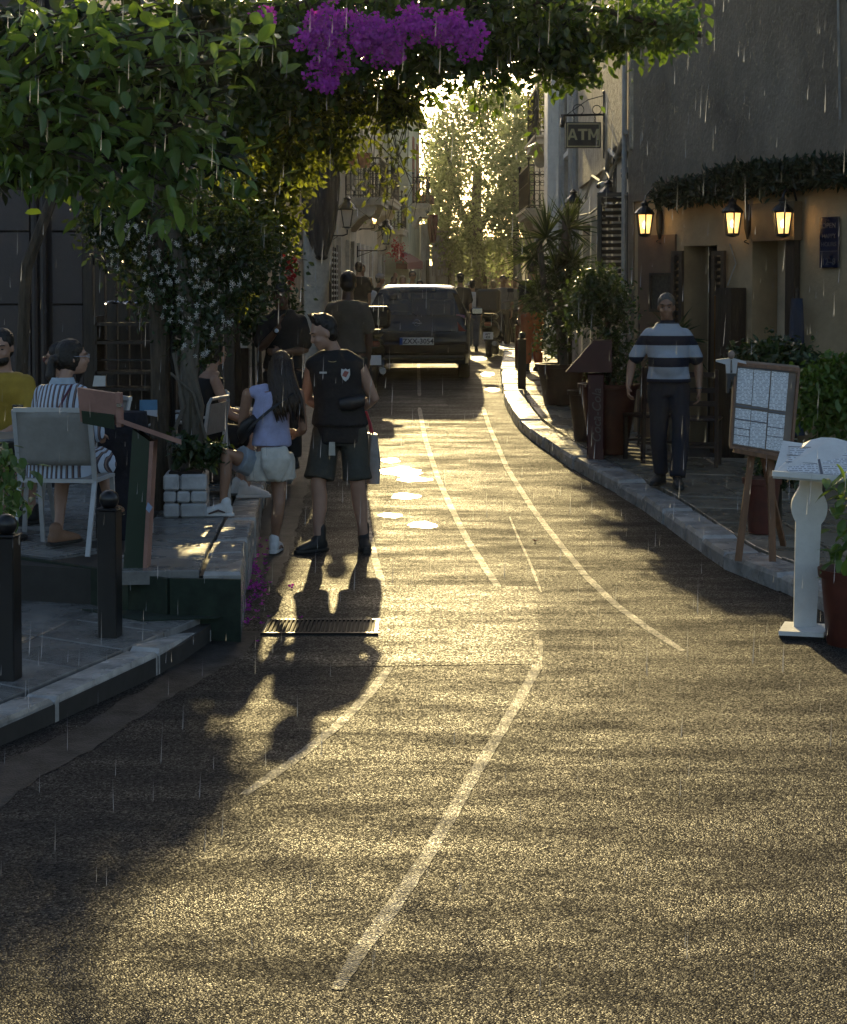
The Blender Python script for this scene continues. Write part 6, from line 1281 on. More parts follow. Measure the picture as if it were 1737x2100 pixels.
def stripes(name, c1, c2, period, z0, duty, axis=2, m2=None):
    m = bpy.data.materials.new(name); m.use_nodes = True; nt = m.node_tree; L = nt.links.new; p = nt.nodes['Principled BSDF']; tc = _n(nt, 'ShaderNodeTexCoord'); sx = _n(nt, 'ShaderNodeSeparateXYZ'); L(tc.outputs['Object'], sx.inputs[0])
    a = _n(nt, 'ShaderNodeMath', operation='SUBTRACT'); L(sx.outputs[axis], a.inputs[0]); a.inputs[1].default_value = z0; d = _n(nt, 'ShaderNodeMath', operation='DIVIDE'); L(a.outputs[0], d.inputs[0]); d.inputs[1].default_value = period
    f = _n(nt, 'ShaderNodeMath', operation='FRACT'); L(d.outputs[0], f.inputs[0]); g = _n(nt, 'ShaderNodeMath', operation='LESS_THAN'); L(f.outputs[0], g.inputs[0]); g.inputs[1].default_value = duty
    mx = _n(nt, 'ShaderNodeMix', data_type='RGBA'); mx.inputs['A'].default_value = (*c2, 1); mx.inputs['B'].default_value = (*c1, 1); L(g.outputs[0], mx.inputs['Factor']); out = mx.outputs['Result']
    if m2:
        d2 = _n(nt, 'ShaderNodeMath', operation='MULTIPLY_ADD'); L(d.outputs[0], d2.inputs[0]); d2.inputs[1].default_value = 1; d2.inputs[2].default_value = .35; f2_ = _n(nt, 'ShaderNodeMath', operation='FRACT'); L(d2.outputs[0], f2_.inputs[0]); g2_ = _n(nt, 'ShaderNodeMath', operation='LESS_THAN'); L(f2_.outputs[0], g2_.inputs[0]); g2_.inputs[1].default_value = .16
        mx2 = _n(nt, 'ShaderNodeMix', data_type='RGBA'); L(out, mx2.inputs['A']); mx2.inputs['B'].default_value = (*m2, 1); L(g2_.outputs[0], mx2.inputs['Factor']); out = mx2.outputs['Result']
    L(out, p.inputs['Base Color']); p.inputs['Roughness'].default_value = .85; nb = _n(nt, 'ShaderNodeTexNoise'); nb.inputs['Scale'].default_value = 12; L(tc.outputs['Object'], nb.inputs['Vector']); bp = _n(nt, 'ShaderNodeBump'); bp.inputs['Distance'].default_value = .012; L(nb.outputs[0], bp.inputs['Height']); L(bp.outputs[0], p.inputs['Normal']); return m
h.garment('polo_shirt', stripes('navy_white_stripes', (.33, .36, .42), (.010, .011, .022), .195, .965, .56), [lambda b: h.torso(b, .024, -.05, 1.03, .02), lambda b: h.arm(b, 'r', .012, .80), lambda b: h.arm(b, 'l', .012, .80), lambda b: b.ball(h.J['chest'] + V3(0, .05, -.14), (.15, .12, .15), 16, 12)], disp=(.010, 10))
h.garment('trousers', fabric('navy_trousers', (.012, .014, .024)), [lambda b: b.rings([(h.J['pel'] + V3(0, 0, -.12), V3(.18, 0, 0), V3(0, .13, 0)), (h.J['pel'] + V3(0, 0, .02), V3(.178, 0, 0), V3(0, .13, 0))], 20), lambda b: h.leg(b, 'r', .006, 1.97), lambda b: h.leg(b, 'l', .006, 1.97)])
h.shoe('r', M_SHOEB, M_BSOLE); h.shoe('l', M_SHOEB, M_BSOLE); b = MB(); b.tube([h.J['wl'] + V3(.034 * math.cos(a), .034 * math.sin(a), .02) for a in np.linspace(0, 6.283, 13)], .006, 6); b.build('bracelet', M_CHROME, rE)
b = MB(); b.rings([(h.J['neck'] + V3(0, .01, .0), V3(.078, 0, 0), V3(0, .075, 0)), (h.J['neck'] + V3(0, .018, .035), V3(.066, 0, 0), V3(0, .066, 0))], 18, cap=False); b.build('collar', fabric('navy_collar', (.014, .016, .03)), rE, smooth=True)

# ---- man with the watch, thinking, by the left kerb
yC = 16.4; rC = ground_person(582, 800, yC, zterr(yC), 'person', 'man in black T-shirt with hand to chin and a pale wristwatch', R(-172))
h = Human(rC, 1.80, vox=.010, head=V3(.03, .05, 1.65), hp=R(-16), hy=R(14)); h.J['er'] = h.J['sr'] + V3(.06, .10, -.27); h.J['wr'] = V3(.06, .26, 1.36); h.J['dr'] = V3(-.1, -.25, 1); h.J['pr'] = V3(-1, 0, 0)
h.J['el'] = h.J['sl'] + V3(-.04, .06, -.29); h.J['wl'] = V3(.03, .26, 1.12); h.J['dl'] = V3(1, .1, .1); h.J['pl'] = V3(0, -1, 0)
h.body(M_SKIND); h.hair(M_HAIRD, 'curly'); h.garment('tee_shirt', fabric('black_tee', (.012, .012, .013)), [lambda b: h.torso(b, .022, -.10, 1.03, .02), lambda b: h.arm(b, 'r', .016, .75), lambda b: h.arm(b, 'l', .016, .75)])
h.garment('trousers', fabric('black_trousers', (.014, .014, .016)), [lambda b: b.rings([(h.J['pel'] + V3(0, 0, -.12), V3(.175, 0, 0), V3(0, .12, 0)), (h.J['pel'] + V3(0, 0, .02), V3(.172, 0, 0), V3(0, .12, 0))], 20), lambda b: h.leg(b, 'r', .01, 1.95), lambda b: h.leg(b, 'l', .01, 1.95)]); h.shoe('r', M_SHOEB, M_BSOLE); h.shoe('l', M_SHOEB, M_BSOLE)
wv = h.J['er'].lerp(h.J['wr'], .86); b = MB(); dv = (h.J['wr'] - h.J['er']).normalized(); fx = V3(-dv.z, 0, dv.x).normalized(); b.tube([wv + dv * -.003 + V3(0, .036, 0), wv + dv * .003 + V3(0, .046, 0)], .02, 14); b.build('watch_face', mat('watch_face', (.45, .55, .65), .2), rC); b = MB(); b.tube([wv - dv * .012, wv + dv * .012], .037, 14); b.build('watch_strap', M_PLASTIC, rC)

# ---- man in grey polo, back to us
yB = 18.6; rB = ground_person(714, 900, yB, zr(yB), 'person', 'man in grey polo shirt seen from behind walking towards the hatchback', R(-4))
h = Human(rB, 1.95, vox=.010, bulk=.96, head=V3(0, .045, 1.80), hp=R(-14)); h.J['er'] = h.J['sr'] + V3(.06, -.03, -.30); h.J['wr'] = h.J['er'] + V3(-.01, .05, -.26); h.J['el'] = h.J['sl'] + V3(-.06, .02, -.30); h.J['wl'] = h.J['el'] + V3(.05, .16, -.20)
h.J['al'] += V3(0, .2, 0); h.J['kl'] += V3(0, .14, 0); h.body(M_SKIND); h.hair(M_HAIRD, 'short', .004); h.garment('polo_shirt', fabric('grey_polo', (.085, .08, .07)), [lambda b: h.torso(b, .024, -.10, 1.02, .02), lambda b: h.arm(b, 'r', .016, .75), lambda b: h.arm(b, 'l', .016, .75)])
h.garment('shorts', M_OLIVE, [lambda b: b.rings([(h.J['pel'] + V3(0, 0, -.12), V3(.18, 0, 0), V3(0, .13, 0)), (h.J['pel'] + V3(0, 0, .02), V3(.178, 0, 0), V3(0, .13, 0))], 20), lambda b: h.leg(b, 'r', .02, .95, .02), lambda b: h.leg(b, 'l', .02, .95, .02)]); h.shoe('r', M_SHOEB, M_BSOLE); h.shoe('l', M_SHOEB, M_BSOLE)

# ---- seated diners
def seated(root, H, fem, seat, lean=0.0, **k):
    q = H / 1.78; h = Human(root, H, fem, pel=V3(0, 0, seat + .10), chest=V3(0, lean * .6, seat + .43 * q), neck=V3(0, lean, seat + .65 * q), head=V3(0, lean + .03, seat + .80 * q), **k)
    for s, g in (('r', 1), ('l', -1)):
        h.J['h' + s] = h.J['pel'] + V3(g * .09, .02, -.02); h.J['k' + s] = V3(g * .12, .44 * q, seat + .06); h.J['a' + s] = V3(g * .12, .40 * q, .085); h.J['f' + s] = V3(g * .1, 1, 0).normalized()
        h.J['e' + s] = h.J['s' + s] + V3(g * .06, .06, -.27 * q); h.J['w' + s] = h.J['e' + s] + V3(-g * .06, .22, -.02)
        h.J['d' + s] = V3(-g * .2, 1, -.2); h.J['p' + s] = V3(0, 0, -1)
    return h
yF = ch1.y + .28; rF = thing('person', 'woman with dark ponytail in blue and white striped dress seated with her back to us', 'person', (pix(118, 1000, yF).x, yF, .38), R(-10))
h = seated(rF, 1.66, True, .44, .10, vox=.009, hy=R(-62), sy=R(-4)); h.J['head'] = h.J['neck'] + V3(.045, .06, .14); h.J['al'] = V3(-.05, .12, .085); h.J['kl'] = V3(-.1, .38, .47); h.J['ar'] = V3(.22, .30, .24); h.J['kr'] = V3(.16, .40, .50); h.J['fl'] = V3(.3, -.3, -.2).normalized() if False else V3(.4, .9, 0).normalized()
h.body(M_SKIN); h.hair(M_HAIRD, 'tied', .004); M_STR = stripes('blue_brown_stripes', (.50, .58, .70), (.05, .04, .06), .030, 0.0, .55, 0, (.22, .16, .14))
h.garment('dress', M_STR, [lambda b: h.torso(b, .026, -.22, 1.0, .04), lambda b: h.arm(b, 'r', .016, .98), lambda b: h.arm(b, 'l', .016, .98), lambda b: h.leg(b, 'r', .02, .9, .03), lambda b: h.leg(b, 'l', .02, .9, .03)], disp=(.012, 12))
b = MB(); b.rings([(h.J['neck'] + V3(0, -.005, -.02), V3(.085, 0, 0), V3(0, .078, 0)), (h.J['neck'] + V3(0, -.002, .02), V3(.068, 0, 0), V3(0, .068, 0))], 18, cap=False); b.build('collar', mat('pale_blue_collar', (.45, .55, .66), .8), rF, smooth=True)
c, M = h.J['head'], h.headM(); b = MB()
for sx in (-1, 1): b.tube([c + M @ V3(sx * .032 + .022 * math.cos(a), .098, .006 + .018 * math.sin(a)) for a in np.linspace(0, 6.283, 13)], .0022, 5); b.tube([c + M @ V3(sx * .052, .095, .010), c + M @ V3(sx * .078, .0, .010)], .002, 4)
b.build('spectacles', M_CHROME, rF); b = MB(); b.tube([h.J['neck'] + V3(.10, -.10, -.02), h.J['chest'] + V3(.05, -.145, .05), h.J['chest'] + V3(-.03, -.15, -.08), h.J['pel'] + V3(-.10, -.15, .12)], .007, 5); b.build('bag_strap', mat('plum_strap', (.10, .02, .05), .6), rF)
for q in 'rl': h.shoe(q, mat('tan_sandal', (.28, .15, .09), .6), M_BSOLE)
yH = 11.7; rH = thing('person', 'bearded man in mustard yellow T-shirt seated at the left edge', 'person', (pix(16, 1000, yH).x, yH, .38), R(172)); h = seated(rH, 1.80, False, .44, .06, vox=.010, hp=R(-12), hy=R(6)); h.body(M_SKIN); h.hair(M_HAIRD, 'short', .005)
b = MB(); c, M = h.J['head'], h.headM(); b.ball(c + M @ V3(0, .050, -.074), (.064, .054, .046), 14, 10, M); remesh(b, 'beard', .009, M_HAIRD, rH, 2, (.004, 60))
h.garment('tee_shirt', fabric('mustard_tee', (.40, .27, .035)), [lambda b: h.torso(b, .024, -.1, 1.02), lambda b: h.arm(b, 'r', .016, .75), lambda b: h.arm(b, 'l', .016, .75)]); h.garment('shorts', M_OLIVE, [lambda b: h.leg(b, 'r', .02, .9), lambda b: h.leg(b, 'l', .02, .9)]); [h.shoe(q, M_SHOEB, M_BSOLE) for q in 'rl']
chair('sling chair under the man in mustard yellow', (rH.location.x, yH + .28, .38), R(172), CG)
yI = 12.2; rI = thing('person', 'woman in spectacles leaning in behind the striped-dress woman', 'person', (pix(158, 1000, yI).x, yI, .38), R(120)); h = seated(rI, 1.62, True, .44, .10, vox=.010, hy=R(-30), hp=R(-8)); h.body(M_SKIN); h.hair(M_HAIRD, 'tied', .004); h.garment('blouse', fabric('dark_blouse', (.03, .025, .03)), [lambda b: h.torso(b, .024, -.1, 1.0), lambda b: h.arm(b, 'r', .016, .9), lambda b: h.arm(b, 'l', .016, .9), lambda b: h.leg(b, 'r', .02, .95), lambda b: h.leg(b, 'l', .02, .95)])
c, M = h.J['head'], h.headM(); b = MB()
for sx in (-1, 1): b.tube([c + M @ V3(sx * .032 + .022 * math.cos(a), .098, .006 + .018 * math.sin(a)) for a in np.linspace(0, 6.283, 13)], .003, 5)
b.build('spectacles', M_TAIL, rI); [h.shoe(q, M_SHOEB, M_BSOLE) for q in 'rl']; chair('sling chair under the woman in spectacles', (rI.location.x + .28 * math.sin(R(120)), yI - .28 * math.cos(R(120)), .38), R(120), CG)
yJ = 13.75; rJ = thing('person', 'person in black vest seated sideways behind the jasmine trunk, arm on knee', 'person', (pix(405, 1000, yJ).x, yJ, .38), R(-70)); h = seated(rJ, 1.68, True, .44, .12, vox=.010, hy=R(10)); h.J['wr'] = h.J['kr'] + V3(0, .02, .10); h.J['er'] = h.J['sr'] + V3(.05, .10, -.27); h.J['dr'] = V3(0, .9, -.5)
h.body(M_SKIN); h.hair(M_HAIRD, 'long', .004); h.garment('vest', fabric('black_vest', (.012, .012, .014)), [lambda b: h.torso(b, .022, -.1, .92), lambda b: h.leg(b, 'r', .02, .95), lambda b: h.leg(b, 'l', .02, .95)]); [h.shoe(q, M_SHOEW, M_WSOLE) for q in 'rl']

# ---- passers-by further up the street
def walker(label, u, y, zf, rz, H, top, bot, skin, hairm, hair='short', fem=False, sleeve=.7, group='people further up the street', cap=None, arms=None, long=True, hp=0):
    q = pix(u, 600, y); r = thing('person', label, 'person', (q.x, y, zf(y)), rz, group); h = Human(r, H, fem, vox=.016, hp=hp)
    st = random.uniform(-.12, .12); h.J['al'] += V3(0, st, 0); h.J['ar'] -= V3(0, st, 0); h.J['kl'] += V3(0, abs(st) * .6, 0); h.J['kr'] += V3(0, abs(st) * .3, 0)
    if arms: arms(h)
    h.body(skin); h.hair(hairm, hair, .004) if hairm else None
    h.garment('top', top, [lambda b: h.torso(b, .024, -.1, 1.0, .01), lambda b: h.arm(b, 'r', .016, sleeve), lambda b: h.arm(b, 'l', .016, sleeve)], voxel=.018); h.garment('bottoms', bot, [lambda b: b.rings([(h.J['pel'] + V3(0, 0, -.12), V3(.17, 0, 0), V3(0, .12, 0)), (h.J['pel'] + V3(0, 0, .02), V3(.17, 0, 0), V3(0, .12, 0))], 16), lambda b: h.leg(b, 'r', .012, 1.9 if long else .8), lambda b: h.leg(b, 'l', .012, 1.9 if long else .8)], voxel=.018)
    h.shoe('r', M_SHOEB, M_BSOLE); h.shoe('l', M_SHOEB, M_BSOLE)
    if cap:
        b = MB(); c = h.J['head']; b.ball(c + V3(0, -.01, .055), (.09, .105, .075), 14, 10); b.rings([(c + V3(0, .08, .05), V3(.07, 0, 0), V3(0, .09, 0)), (c + V3(0, .09, .062), V3(.07, 0, 0), V3(0, .09, 0))], 12); b.build('cap', cap, r, smooth=True)
    return h
FB = fabric('walker_black', (.015, .015, .017)); FW = fabric('walker_white', (.62, .64, .68)); FBl = fabric('walker_blue', (.35, .45, .62)); FG = fabric('walker_grey', (.16, .16, .16)); FO = fabric('walker_orange', (.42, .12, .04)); FR = fabric('walker_red', (.22, .04, .03)); FD = fabric('walker_denim', (.10, .12, .16)); FCP = mat('cap_grey', (.40, .38, .36), .8)
def photo(h):
    for s, g in (('r', 1), ('l', -1)): h.J['e' + s] = h.J['s' + s] + V3(g * .06, .16, -.14); h.J['w' + s] = V3(g * .06, .34, 1.62); h.J['d' + s] = V3(-g * .3, .2, .9)
walker('dark-haired man in black at the left wall beyond the grey polo man', 742, 37.0, zterr, R(180), 1.80, FB, FD, M_SKINT, M_HAIRD)
walker('tall man in dark shirt passing the cream townhouse', 736, 34.6, zterr, R(10), 1.78, FB, FB, M_SKINT, M_HAIRD); walker('fair-haired woman in white top by the cream townhouse', 757, 36.0, zr, R(-20), 1.62, FW, FD, M_SKIN, M_HAIRL, 'long', True)
walker('man in grey cap raising a phone to take a picture', 778, 36.5, zr, R(-75), 1.70, FB, FD, M_SKINT, M_HAIRD, cap=FCP, arms=photo)
walker('person in dark red top behind the hatchback roof, leftmost of four heads', 808, 38.0, zr, R(178), 1.68, FR, FD, M_SKINT, M_HAIRD); walker('fair-haired woman behind the hatchback roof', 826, 38.6, zr, R(186), 1.70, FR, FG, M_SKIN, M_HAIRL, 'long', True)
hs = walker('man in sunglasses behind the hatchback roof', 846, 37.6, zr, R(175), 1.80, FB, FD, M_SKINT, M_HAIRD); b = MB(); c = hs.J['head']; [b.ball(c + V3(sx * .033, .086, .008), (.026, .012, .018), 10, 6) for sx in (-1, 1)]; b.build('sunglasses', M_GLASSD, hs.root, smooth=True)
walker('short person in dark top behind the right end of the car roof', 861, 38.4, zr, R(180), 1.60, FB, FD, M_SKINT, M_HAIRD)
walker('man in black at the right flank of the hatchback', 944, 33.2, zr, R(10), 1.66, FB, FD, M_SKINT, M_HAIRD); walker('woman in light blue shirt and white hat far up the road', 965, 50.0, zr, R(5), 1.70, FBl, FW, M_SKINT, M_HAIRL, fem=True, sleeve=.95, cap=mat('white_hat', (.7, .7, .68), .8))
walker('person in white T-shirt walking away beside the delivery scooter', 969, 38.0, zr, R(-4), 1.60, FW, FD, M_SKINT, M_HAIRD, sleeve=.6); walker('man with sunlit hair behind the delivery scooter', 1032, 40.0, zr, R(170), 1.74, FG, FB, M_SKINT, M_HAIRD)
walker('person in pale jacket behind the delivery scooter', 1012, 43, zr, R(20), 1.66, fabric('walker_cream', (.5, .46, .35)), FD, M_SKIN, M_HAIRL); walker('man in grey T-shirt far behind the near bollard', 1060, 41.5, zr, R(150), 1.72, FG, FB, M_SKINT, M_HAIRG)
walker('person in black top and orange trousers beside the spiky palm', 1092, 26.2, zwalk, R(15), 1.70, FB, FO, M_SKINT, M_HAIRD)
# ================================================================== plants
LM_LEMON = leafmat('lemon_leaf', (.045, .105, .035), (.14, .22, .06), (.20, .32, .03), .42, .32, .3)
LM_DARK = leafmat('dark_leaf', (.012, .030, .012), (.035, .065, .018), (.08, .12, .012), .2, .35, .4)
LM_SHADED = leafmat('shaded_leaf', (.008, .020, .008), (.022, .040, .012), (.05, .08, .01), .18, .4, .4)  # darker copy of the leaf greens, foliage shade put into the colour
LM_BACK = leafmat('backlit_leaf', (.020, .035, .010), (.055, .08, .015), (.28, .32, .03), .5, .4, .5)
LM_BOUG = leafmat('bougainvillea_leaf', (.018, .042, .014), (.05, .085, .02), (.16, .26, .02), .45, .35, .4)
LM_PURP = leafmat('bougainvillea_bract', (.34, .025, .33), (.55, .08, .52), (.60, .04, .58), .5, .5, .3)
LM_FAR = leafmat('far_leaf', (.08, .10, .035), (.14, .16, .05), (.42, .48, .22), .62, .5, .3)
LM_YUCCA = leafmat('yucca_blade', (.016, .04, .014), (.04, .065, .02), (.12, .16, .03), .2, .3, .3)
LM_FICUS = leafmat('ficus_leaf', (.012, .032, .012), (.035, .065, .018), (.10, .15, .02), .22, .3, .3)
LM_LIME = leafmat('lime_shrub_leaf', (.045, .10, .015), (.09, .16, .025), (.15, .25, .02), .3, .4, .3)
LM_HEDGE = leafmat('hedge_leaf', (.010, .026, .016), (.022, .045, .024), (.03, .06, .02), .2, .5, .3)
LM_WHITE = leafmat('jasmine_petal', (.60, .60, .58), (.72, .72, .68), (.6, .6, .5), .3, .6, .1)
LM_REDF = leafmat('red_flower', (.30, .02, .03), (.40, .04, .04), (.5, .03, .03), .4, .6, .2)
M_BARK = mat('bark_brown', (.10, .075, .05), .85, var=.35, vs_=8, bump=.02, bs=14, stretch=(3, 3, .5)); M_TWIG = mat('twig', (.06, .05, .03), .8, var=.3)
M_TRUNKG = mat('grey_trunk', (.16, .14, .11), .85, var=.3, vs_=6, bump=.02, bs=10, stretch=(2, 2, .5))

def leaf_cloud(P, size, up=.5, aspect=.5, droop=.3, fold=.25, spread=.35, dirs=None):
    """folded leaves at points P -> verts, faces"""
    P = np.asarray(P, float); n = len(P)
    D = RNG.normal(size=(n, 3)); D[:, 2] -= droop
    if dirs is not None: D = D * .6 + dirs
    D /= np.linalg.norm(D, axis=1)[:, None]
    N = RNG.normal(size=(n, 3)) * (1 - up) + np.array([0, -.25, 1.0]) * up; N -= D * (N * D).sum(1)[:, None]; N /= np.linalg.norm(N, axis=1)[:, None] + 1e-9
    X = np.cross(D, N); L = size * RNG.uniform(1 - spread, 1 + spread, n)[:, None]; W = L * aspect * .5
    b0 = P; t = P + D * L - N * L * .10; m1 = P + D * L * .42 + X * W + N * W * fold; m2 = P + D * L * .42 - X * W + N * W * fold
    n1 = P + D * L * .75 + X * W * .62 + N * W * fold * .3; n2 = P + D * L * .75 - X * W * .62 + N * W * fold * .3
    Vx = np.stack([b0, m1, n1, t, n2, m2], 1).reshape(-1, 3); i = np.arange(n)[:, None] * 6
    Fc = np.concatenate([i + np.array([0, 1, 2, 3]), i + np.array([0, 3, 4, 5])], 0)
    return Vx, Fc
def quick_mesh(name, Vx, Fc, m, parent=None, smooth=False):
    me = bpy.data.meshes.new(name); nv, nf = len(Vx), len(Fc); k = Fc.shape[1]
    me.vertices.add(nv); me.vertices.foreach_set('co', np.asarray(Vx, np.float32).ravel()); me.loops.add(nf * k); me.loops.foreach_set('vertex_index', Fc.astype(np.int32).ravel()); me.polygons.add(nf); me.polygons.foreach_set('loop_start', np.arange(0, nf * k, k, dtype=np.int32)); me.polygons.foreach_set('loop_total', np.full(nf, k, np.int32)) if False else None
    me.update(calc_edges=True); me.validate(); me.materials.append(m)
    return link(name, me, parent)
def blobs(specs, n, clump=.25, per=14, shell=.55):
    """specs: (centre, radii, weight); leaves gather in clumps near the surface of each ellipsoid"""
    W = np.array([s[2] for s in specs], float); W /= W.sum(); out = []
    for (c, r, _), w in zip(specs, W):
        k = max(1, int(n * w / per)); c = np.array(c); r = np.array(r if hasattr(r, '__len__') else (r, r, r))
        d = RNG.normal(size=(k, 3)); d /= np.linalg.norm(d, axis=1)[:, None]; rad = shell + (1 - shell) * RNG.random(k) ** .6; cc = c + d * r * rad[:, None] * .9
        pts = np.repeat(cc, per, 0) + RNG.normal(size=(k * per, 3)) * clump * r.mean(); out.append(pts)
    return np.concatenate(out, 0)
def pb(u, v, y, ru, rv, ry, w=1.0):
    """ellipsoid given in picture measures at distance y"""
    q = pix(u, v, y); s = y / F; return (tuple(q), (ru * s, ry, rv * s), w)
def plant(name, label, cat, base, group=None): return thing(name, label, cat, base, 0, group)
def add_leaves(root, pts, size, m, name='foliage', **k):
    Vx, Fc = leaf_cloud(pts - np.array(root.location), size, **k); return quick_mesh(name, Vx, Fc, m, root)
def branch_mesh(root, paths, m=None, name='branch'):
    o = None
    for pts, r0, r1 in paths:
        b = MB(); n = len(pts); b.tube([Vector(p) - root.location for p in pts], [r0 + (r1 - r0) * i / (n - 1) for i in range(n)], 7); o = b.build(name, m or M_BARK, root, smooth=True)
    return o

# ---- lemon tree hanging in from the upper left
lt = plant('lemon_tree', 'leafy lemon tree with broad bright leaves overhanging the upper left', 'tree', (-2.75, 8.9, .13))
branch_mesh(lt, [([(-2.75, 8.9, .1), (-2.70, 8.85, 1.2), (-2.62, 8.8, 2.1), (-2.45, 8.7, 2.8), (-2.3, 8.6, 3.6)], .075, .03)], name='trunk')
tips = [(330, 425), (405, 420), (255, 415), (480, 375), (300, 400), (180, 5), (260, 15), (340, 5), (420, 70), (480, 120), (110, 60), (30, 120), (230, 60), (300, 40), (60, 90), (160, 40), (250, 110), (330, 60), (420, 30), (90, 230), (200, 210), (300, 200), (410, 190), (470, 260), (500, 290), (60, 330), (150, 340), (240, 330), (330, 300), (400, 330), (450, 340), (130, 380), (300, 370), (370, 400), (20, 180), (10, 60), (560, 40), (600, 90), (200, 120), (120, 150), (380, 110), (350, 250), (270, 270), (440, 130), (40, 260), (80, 20), (480, 215), (515, 330), (230, 395), (30, 350)]
big, mass = [], []
for i, (u, v) in enumerate(tips):
    y = 8.0 + .9 * random.random() + .3 * (u > 350); e = pix(u, v, y); s0 = Vector((-2.4, 8.7, 2.7)).lerp(e, random.uniform(.25, .55)) + Vector((0, 0, .12))
    path = [s0, s0.lerp(e, .5) + Vector((0, 0, .06)), e]; branch_mesh(lt, [(path, .010, .003)], M_TWIG)
    for k in range(40):
        t = random.random() ** .6; q = s0.lerp(e, t) + Vector((random.gauss(0, .085), random.gauss(0, .12), random.gauss(0, .075) - .02)); (big if len(big) < 10000 and y < 8.6 and t > .45 else mass).append(q)
random.shuffle(big); mass += big[300:]; big = big[:300]
def big_leaf(seed):
    rr = random.Random(seed); b = MB(); vv = []; n = 7; cur = rr.uniform(.15, .6); fo = rr.uniform(.1, .4)
    for i in range(n):
        t = i / (n - 1); wdt = .27 * math.sin(math.pi * min(1, t * .92 + .08)) ** .8 * (1 - .25 * t); z = -cur * t * t * .5
        for x, up in ((-1, fo), (-.5, fo * .3), (0, 0), (.5, fo * .3), (1, fo)): vv.append((x * wdt, t, z + wdt * up + .012 * math.sin(9 * t + x)))
    b.add(vv, [(i * 5 + j, i * 5 + j + 1, (i + 1) * 5 + j + 1, (i + 1) * 5 + j) for i in range(n - 1) for j in range(4)]); me = b.mesh('leaf'); me.materials.append(LM_LEMON); me.polygons.foreach_set('use_smooth', [True] * len(me.polygons)); return me
LV = [big_leaf(i) for i in range(6)]
for q in big:
    o = link('leaf', random.choice(LV), lt, q - lt.location); d = Vector((random.gauss(.15, .7), random.gauss(-.25, .6), random.gauss(-.35, .5))).normalized(); o.rotation_euler = (d.to_track_quat('Y', 'Z') @ Vector((0, 1, 0)).rotation_difference(Vector((0, 1, 0)))).to_euler(); o.rotation_euler.rotate_axis('Y', random.gauss(0, .5)); s = random.uniform(.08, .14); o.scale = (s, s, s)
VV, FF, off = [], [], 0
LVn = [(np.array([tuple(v.co) for v in me.vertices]), np.array([tuple(p.vertices) for p in me.polygons])) for me in LV]
for q in mass:
    d = Vector((random.gauss(.15, .7), random.gauss(-.25, .6), random.gauss(-.35, .5))).normalized(); M = np.array((d.to_track_quat('Y', 'Z').to_matrix() @ Matrix.Rotation(random.gauss(0, .5), 3, 'Y'))); v_, f_ = random.choice(LVn)
    VV.append(v_ @ M.T * random.uniform(.07, .125) + np.array(q - lt.location)); FF.append(f_ + off); off += len(v_)
o = tag(quick_mesh('leaf_mass', np.concatenate(VV), np.concatenate(FF), LM_LEMON, lt), kind='stuff'); o.data.polygons.foreach_set('use_smooth', [True] * len(o.data.polygons))
sp = [pb(u, v, 9.25, 75, 60, .12, 1) for u, v in ((60, 60), (170, 60), (280, 60), (390, 60), (60, 170), (180, 180), (290, 180), (400, 190), (90, 290), (210, 290), (330, 290), (430, 290), (20, 330))]
tag(add_leaves(lt, blobs(sp, 2400, .3, 10, .1), .095, LM_SHADED, 'inner_leaf_mass', up=.3, aspect=.55, droop=.4), kind='stuff')  # shade inside the crown painted as darker leaves
# ---- bougainvillea arch over the street
bo = plant('bougainvillea', 'bougainvillea with purple blooms arching over the street', 'vine', (-3.0, 12.4, .38))
sp = [pb(420, 40, 12.2, 110, 80, .4, 1.3), pb(500, 150, 12.3, 90, 90, .4, 1.2), pb(470, 60, 12.2, 90, 90, .4, 1.2), pb(580, 70, 12.4, 100, 100, .5, 1.6), pb(700, 60, 12.4, 120, 80, .5, 1.5), pb(830, 50, 12.6, 130, 80, .5, 1.5), pb(950, 60, 12.8, 120, 80, .5, 1.5), pb(1060, 40, 13.0, 110, 80, .5, 1.5), pb(1150, 60, 13.2, 90, 80, .5, 1.2), pb(1240, 40, 13.4, 90, 60, .4, .9), pb(560, 200, 12.5, 90, 90, .4, 1.0), pb(900, 120, 12.9, 110, 50, .4, .8), pb(1010, 110, 13.0, 60, 60, .3, .5), pb(1180, 125, 13.2, 50, 45, .3, .5), pb(700, -60, 12.6, 300, 60, .6, 1.5), pb(1050, -50, 12.9, 300, 60, .6, 1.5)]
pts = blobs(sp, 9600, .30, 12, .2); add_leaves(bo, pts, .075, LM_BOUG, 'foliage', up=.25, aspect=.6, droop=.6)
sp = [pb(1330, 30, 13.4, 80, 55, .3, 1.2), pb(1260, 55, 13.4, 50, 30, .25, .6), pb(1390, 30, 13.4, 50, 60, .3, .8)]
add_leaves(bo, blobs(sp, 950, .30, 10, .2), .085, LM_LEMON, 'foliage', up=.3, aspect=.55, droop=.6)
branch_mesh(bo, [([(-3.0, 12.4, .38), (-2.9, 12.4, 2.2), (-2.4, 12.4, 3.5), (-1.2, 12.5, 4.1), (.2, 12.8, 4.25), (1.4, 13.2, 4.2), (2.2, 13.5, 4.05)], .05, .02), ([(-2.4, 12.4, 3.5), (-1.6, 12.3, 4.6), (-.2, 12.5, 4.7), (1.2, 13.0, 4.6)], .03, .012)])
sp = [pb(560, 230, 12.9, 90, 90, .35, 1.5), pb(650, 210, 12.9, 90, 70, .35, 1.4), pb(740, 190, 13.0, 90, 55, .3, 1.2), pb(820, 190, 13.0, 60, 45, .3, .8), pb(600, 310, 12.9, 60, 50, .3, .8), pb(690, 280, 12.9, 50, 35, .3, .5), pb(470, 260, 12.8, 70, 90, .3, 1.0)]
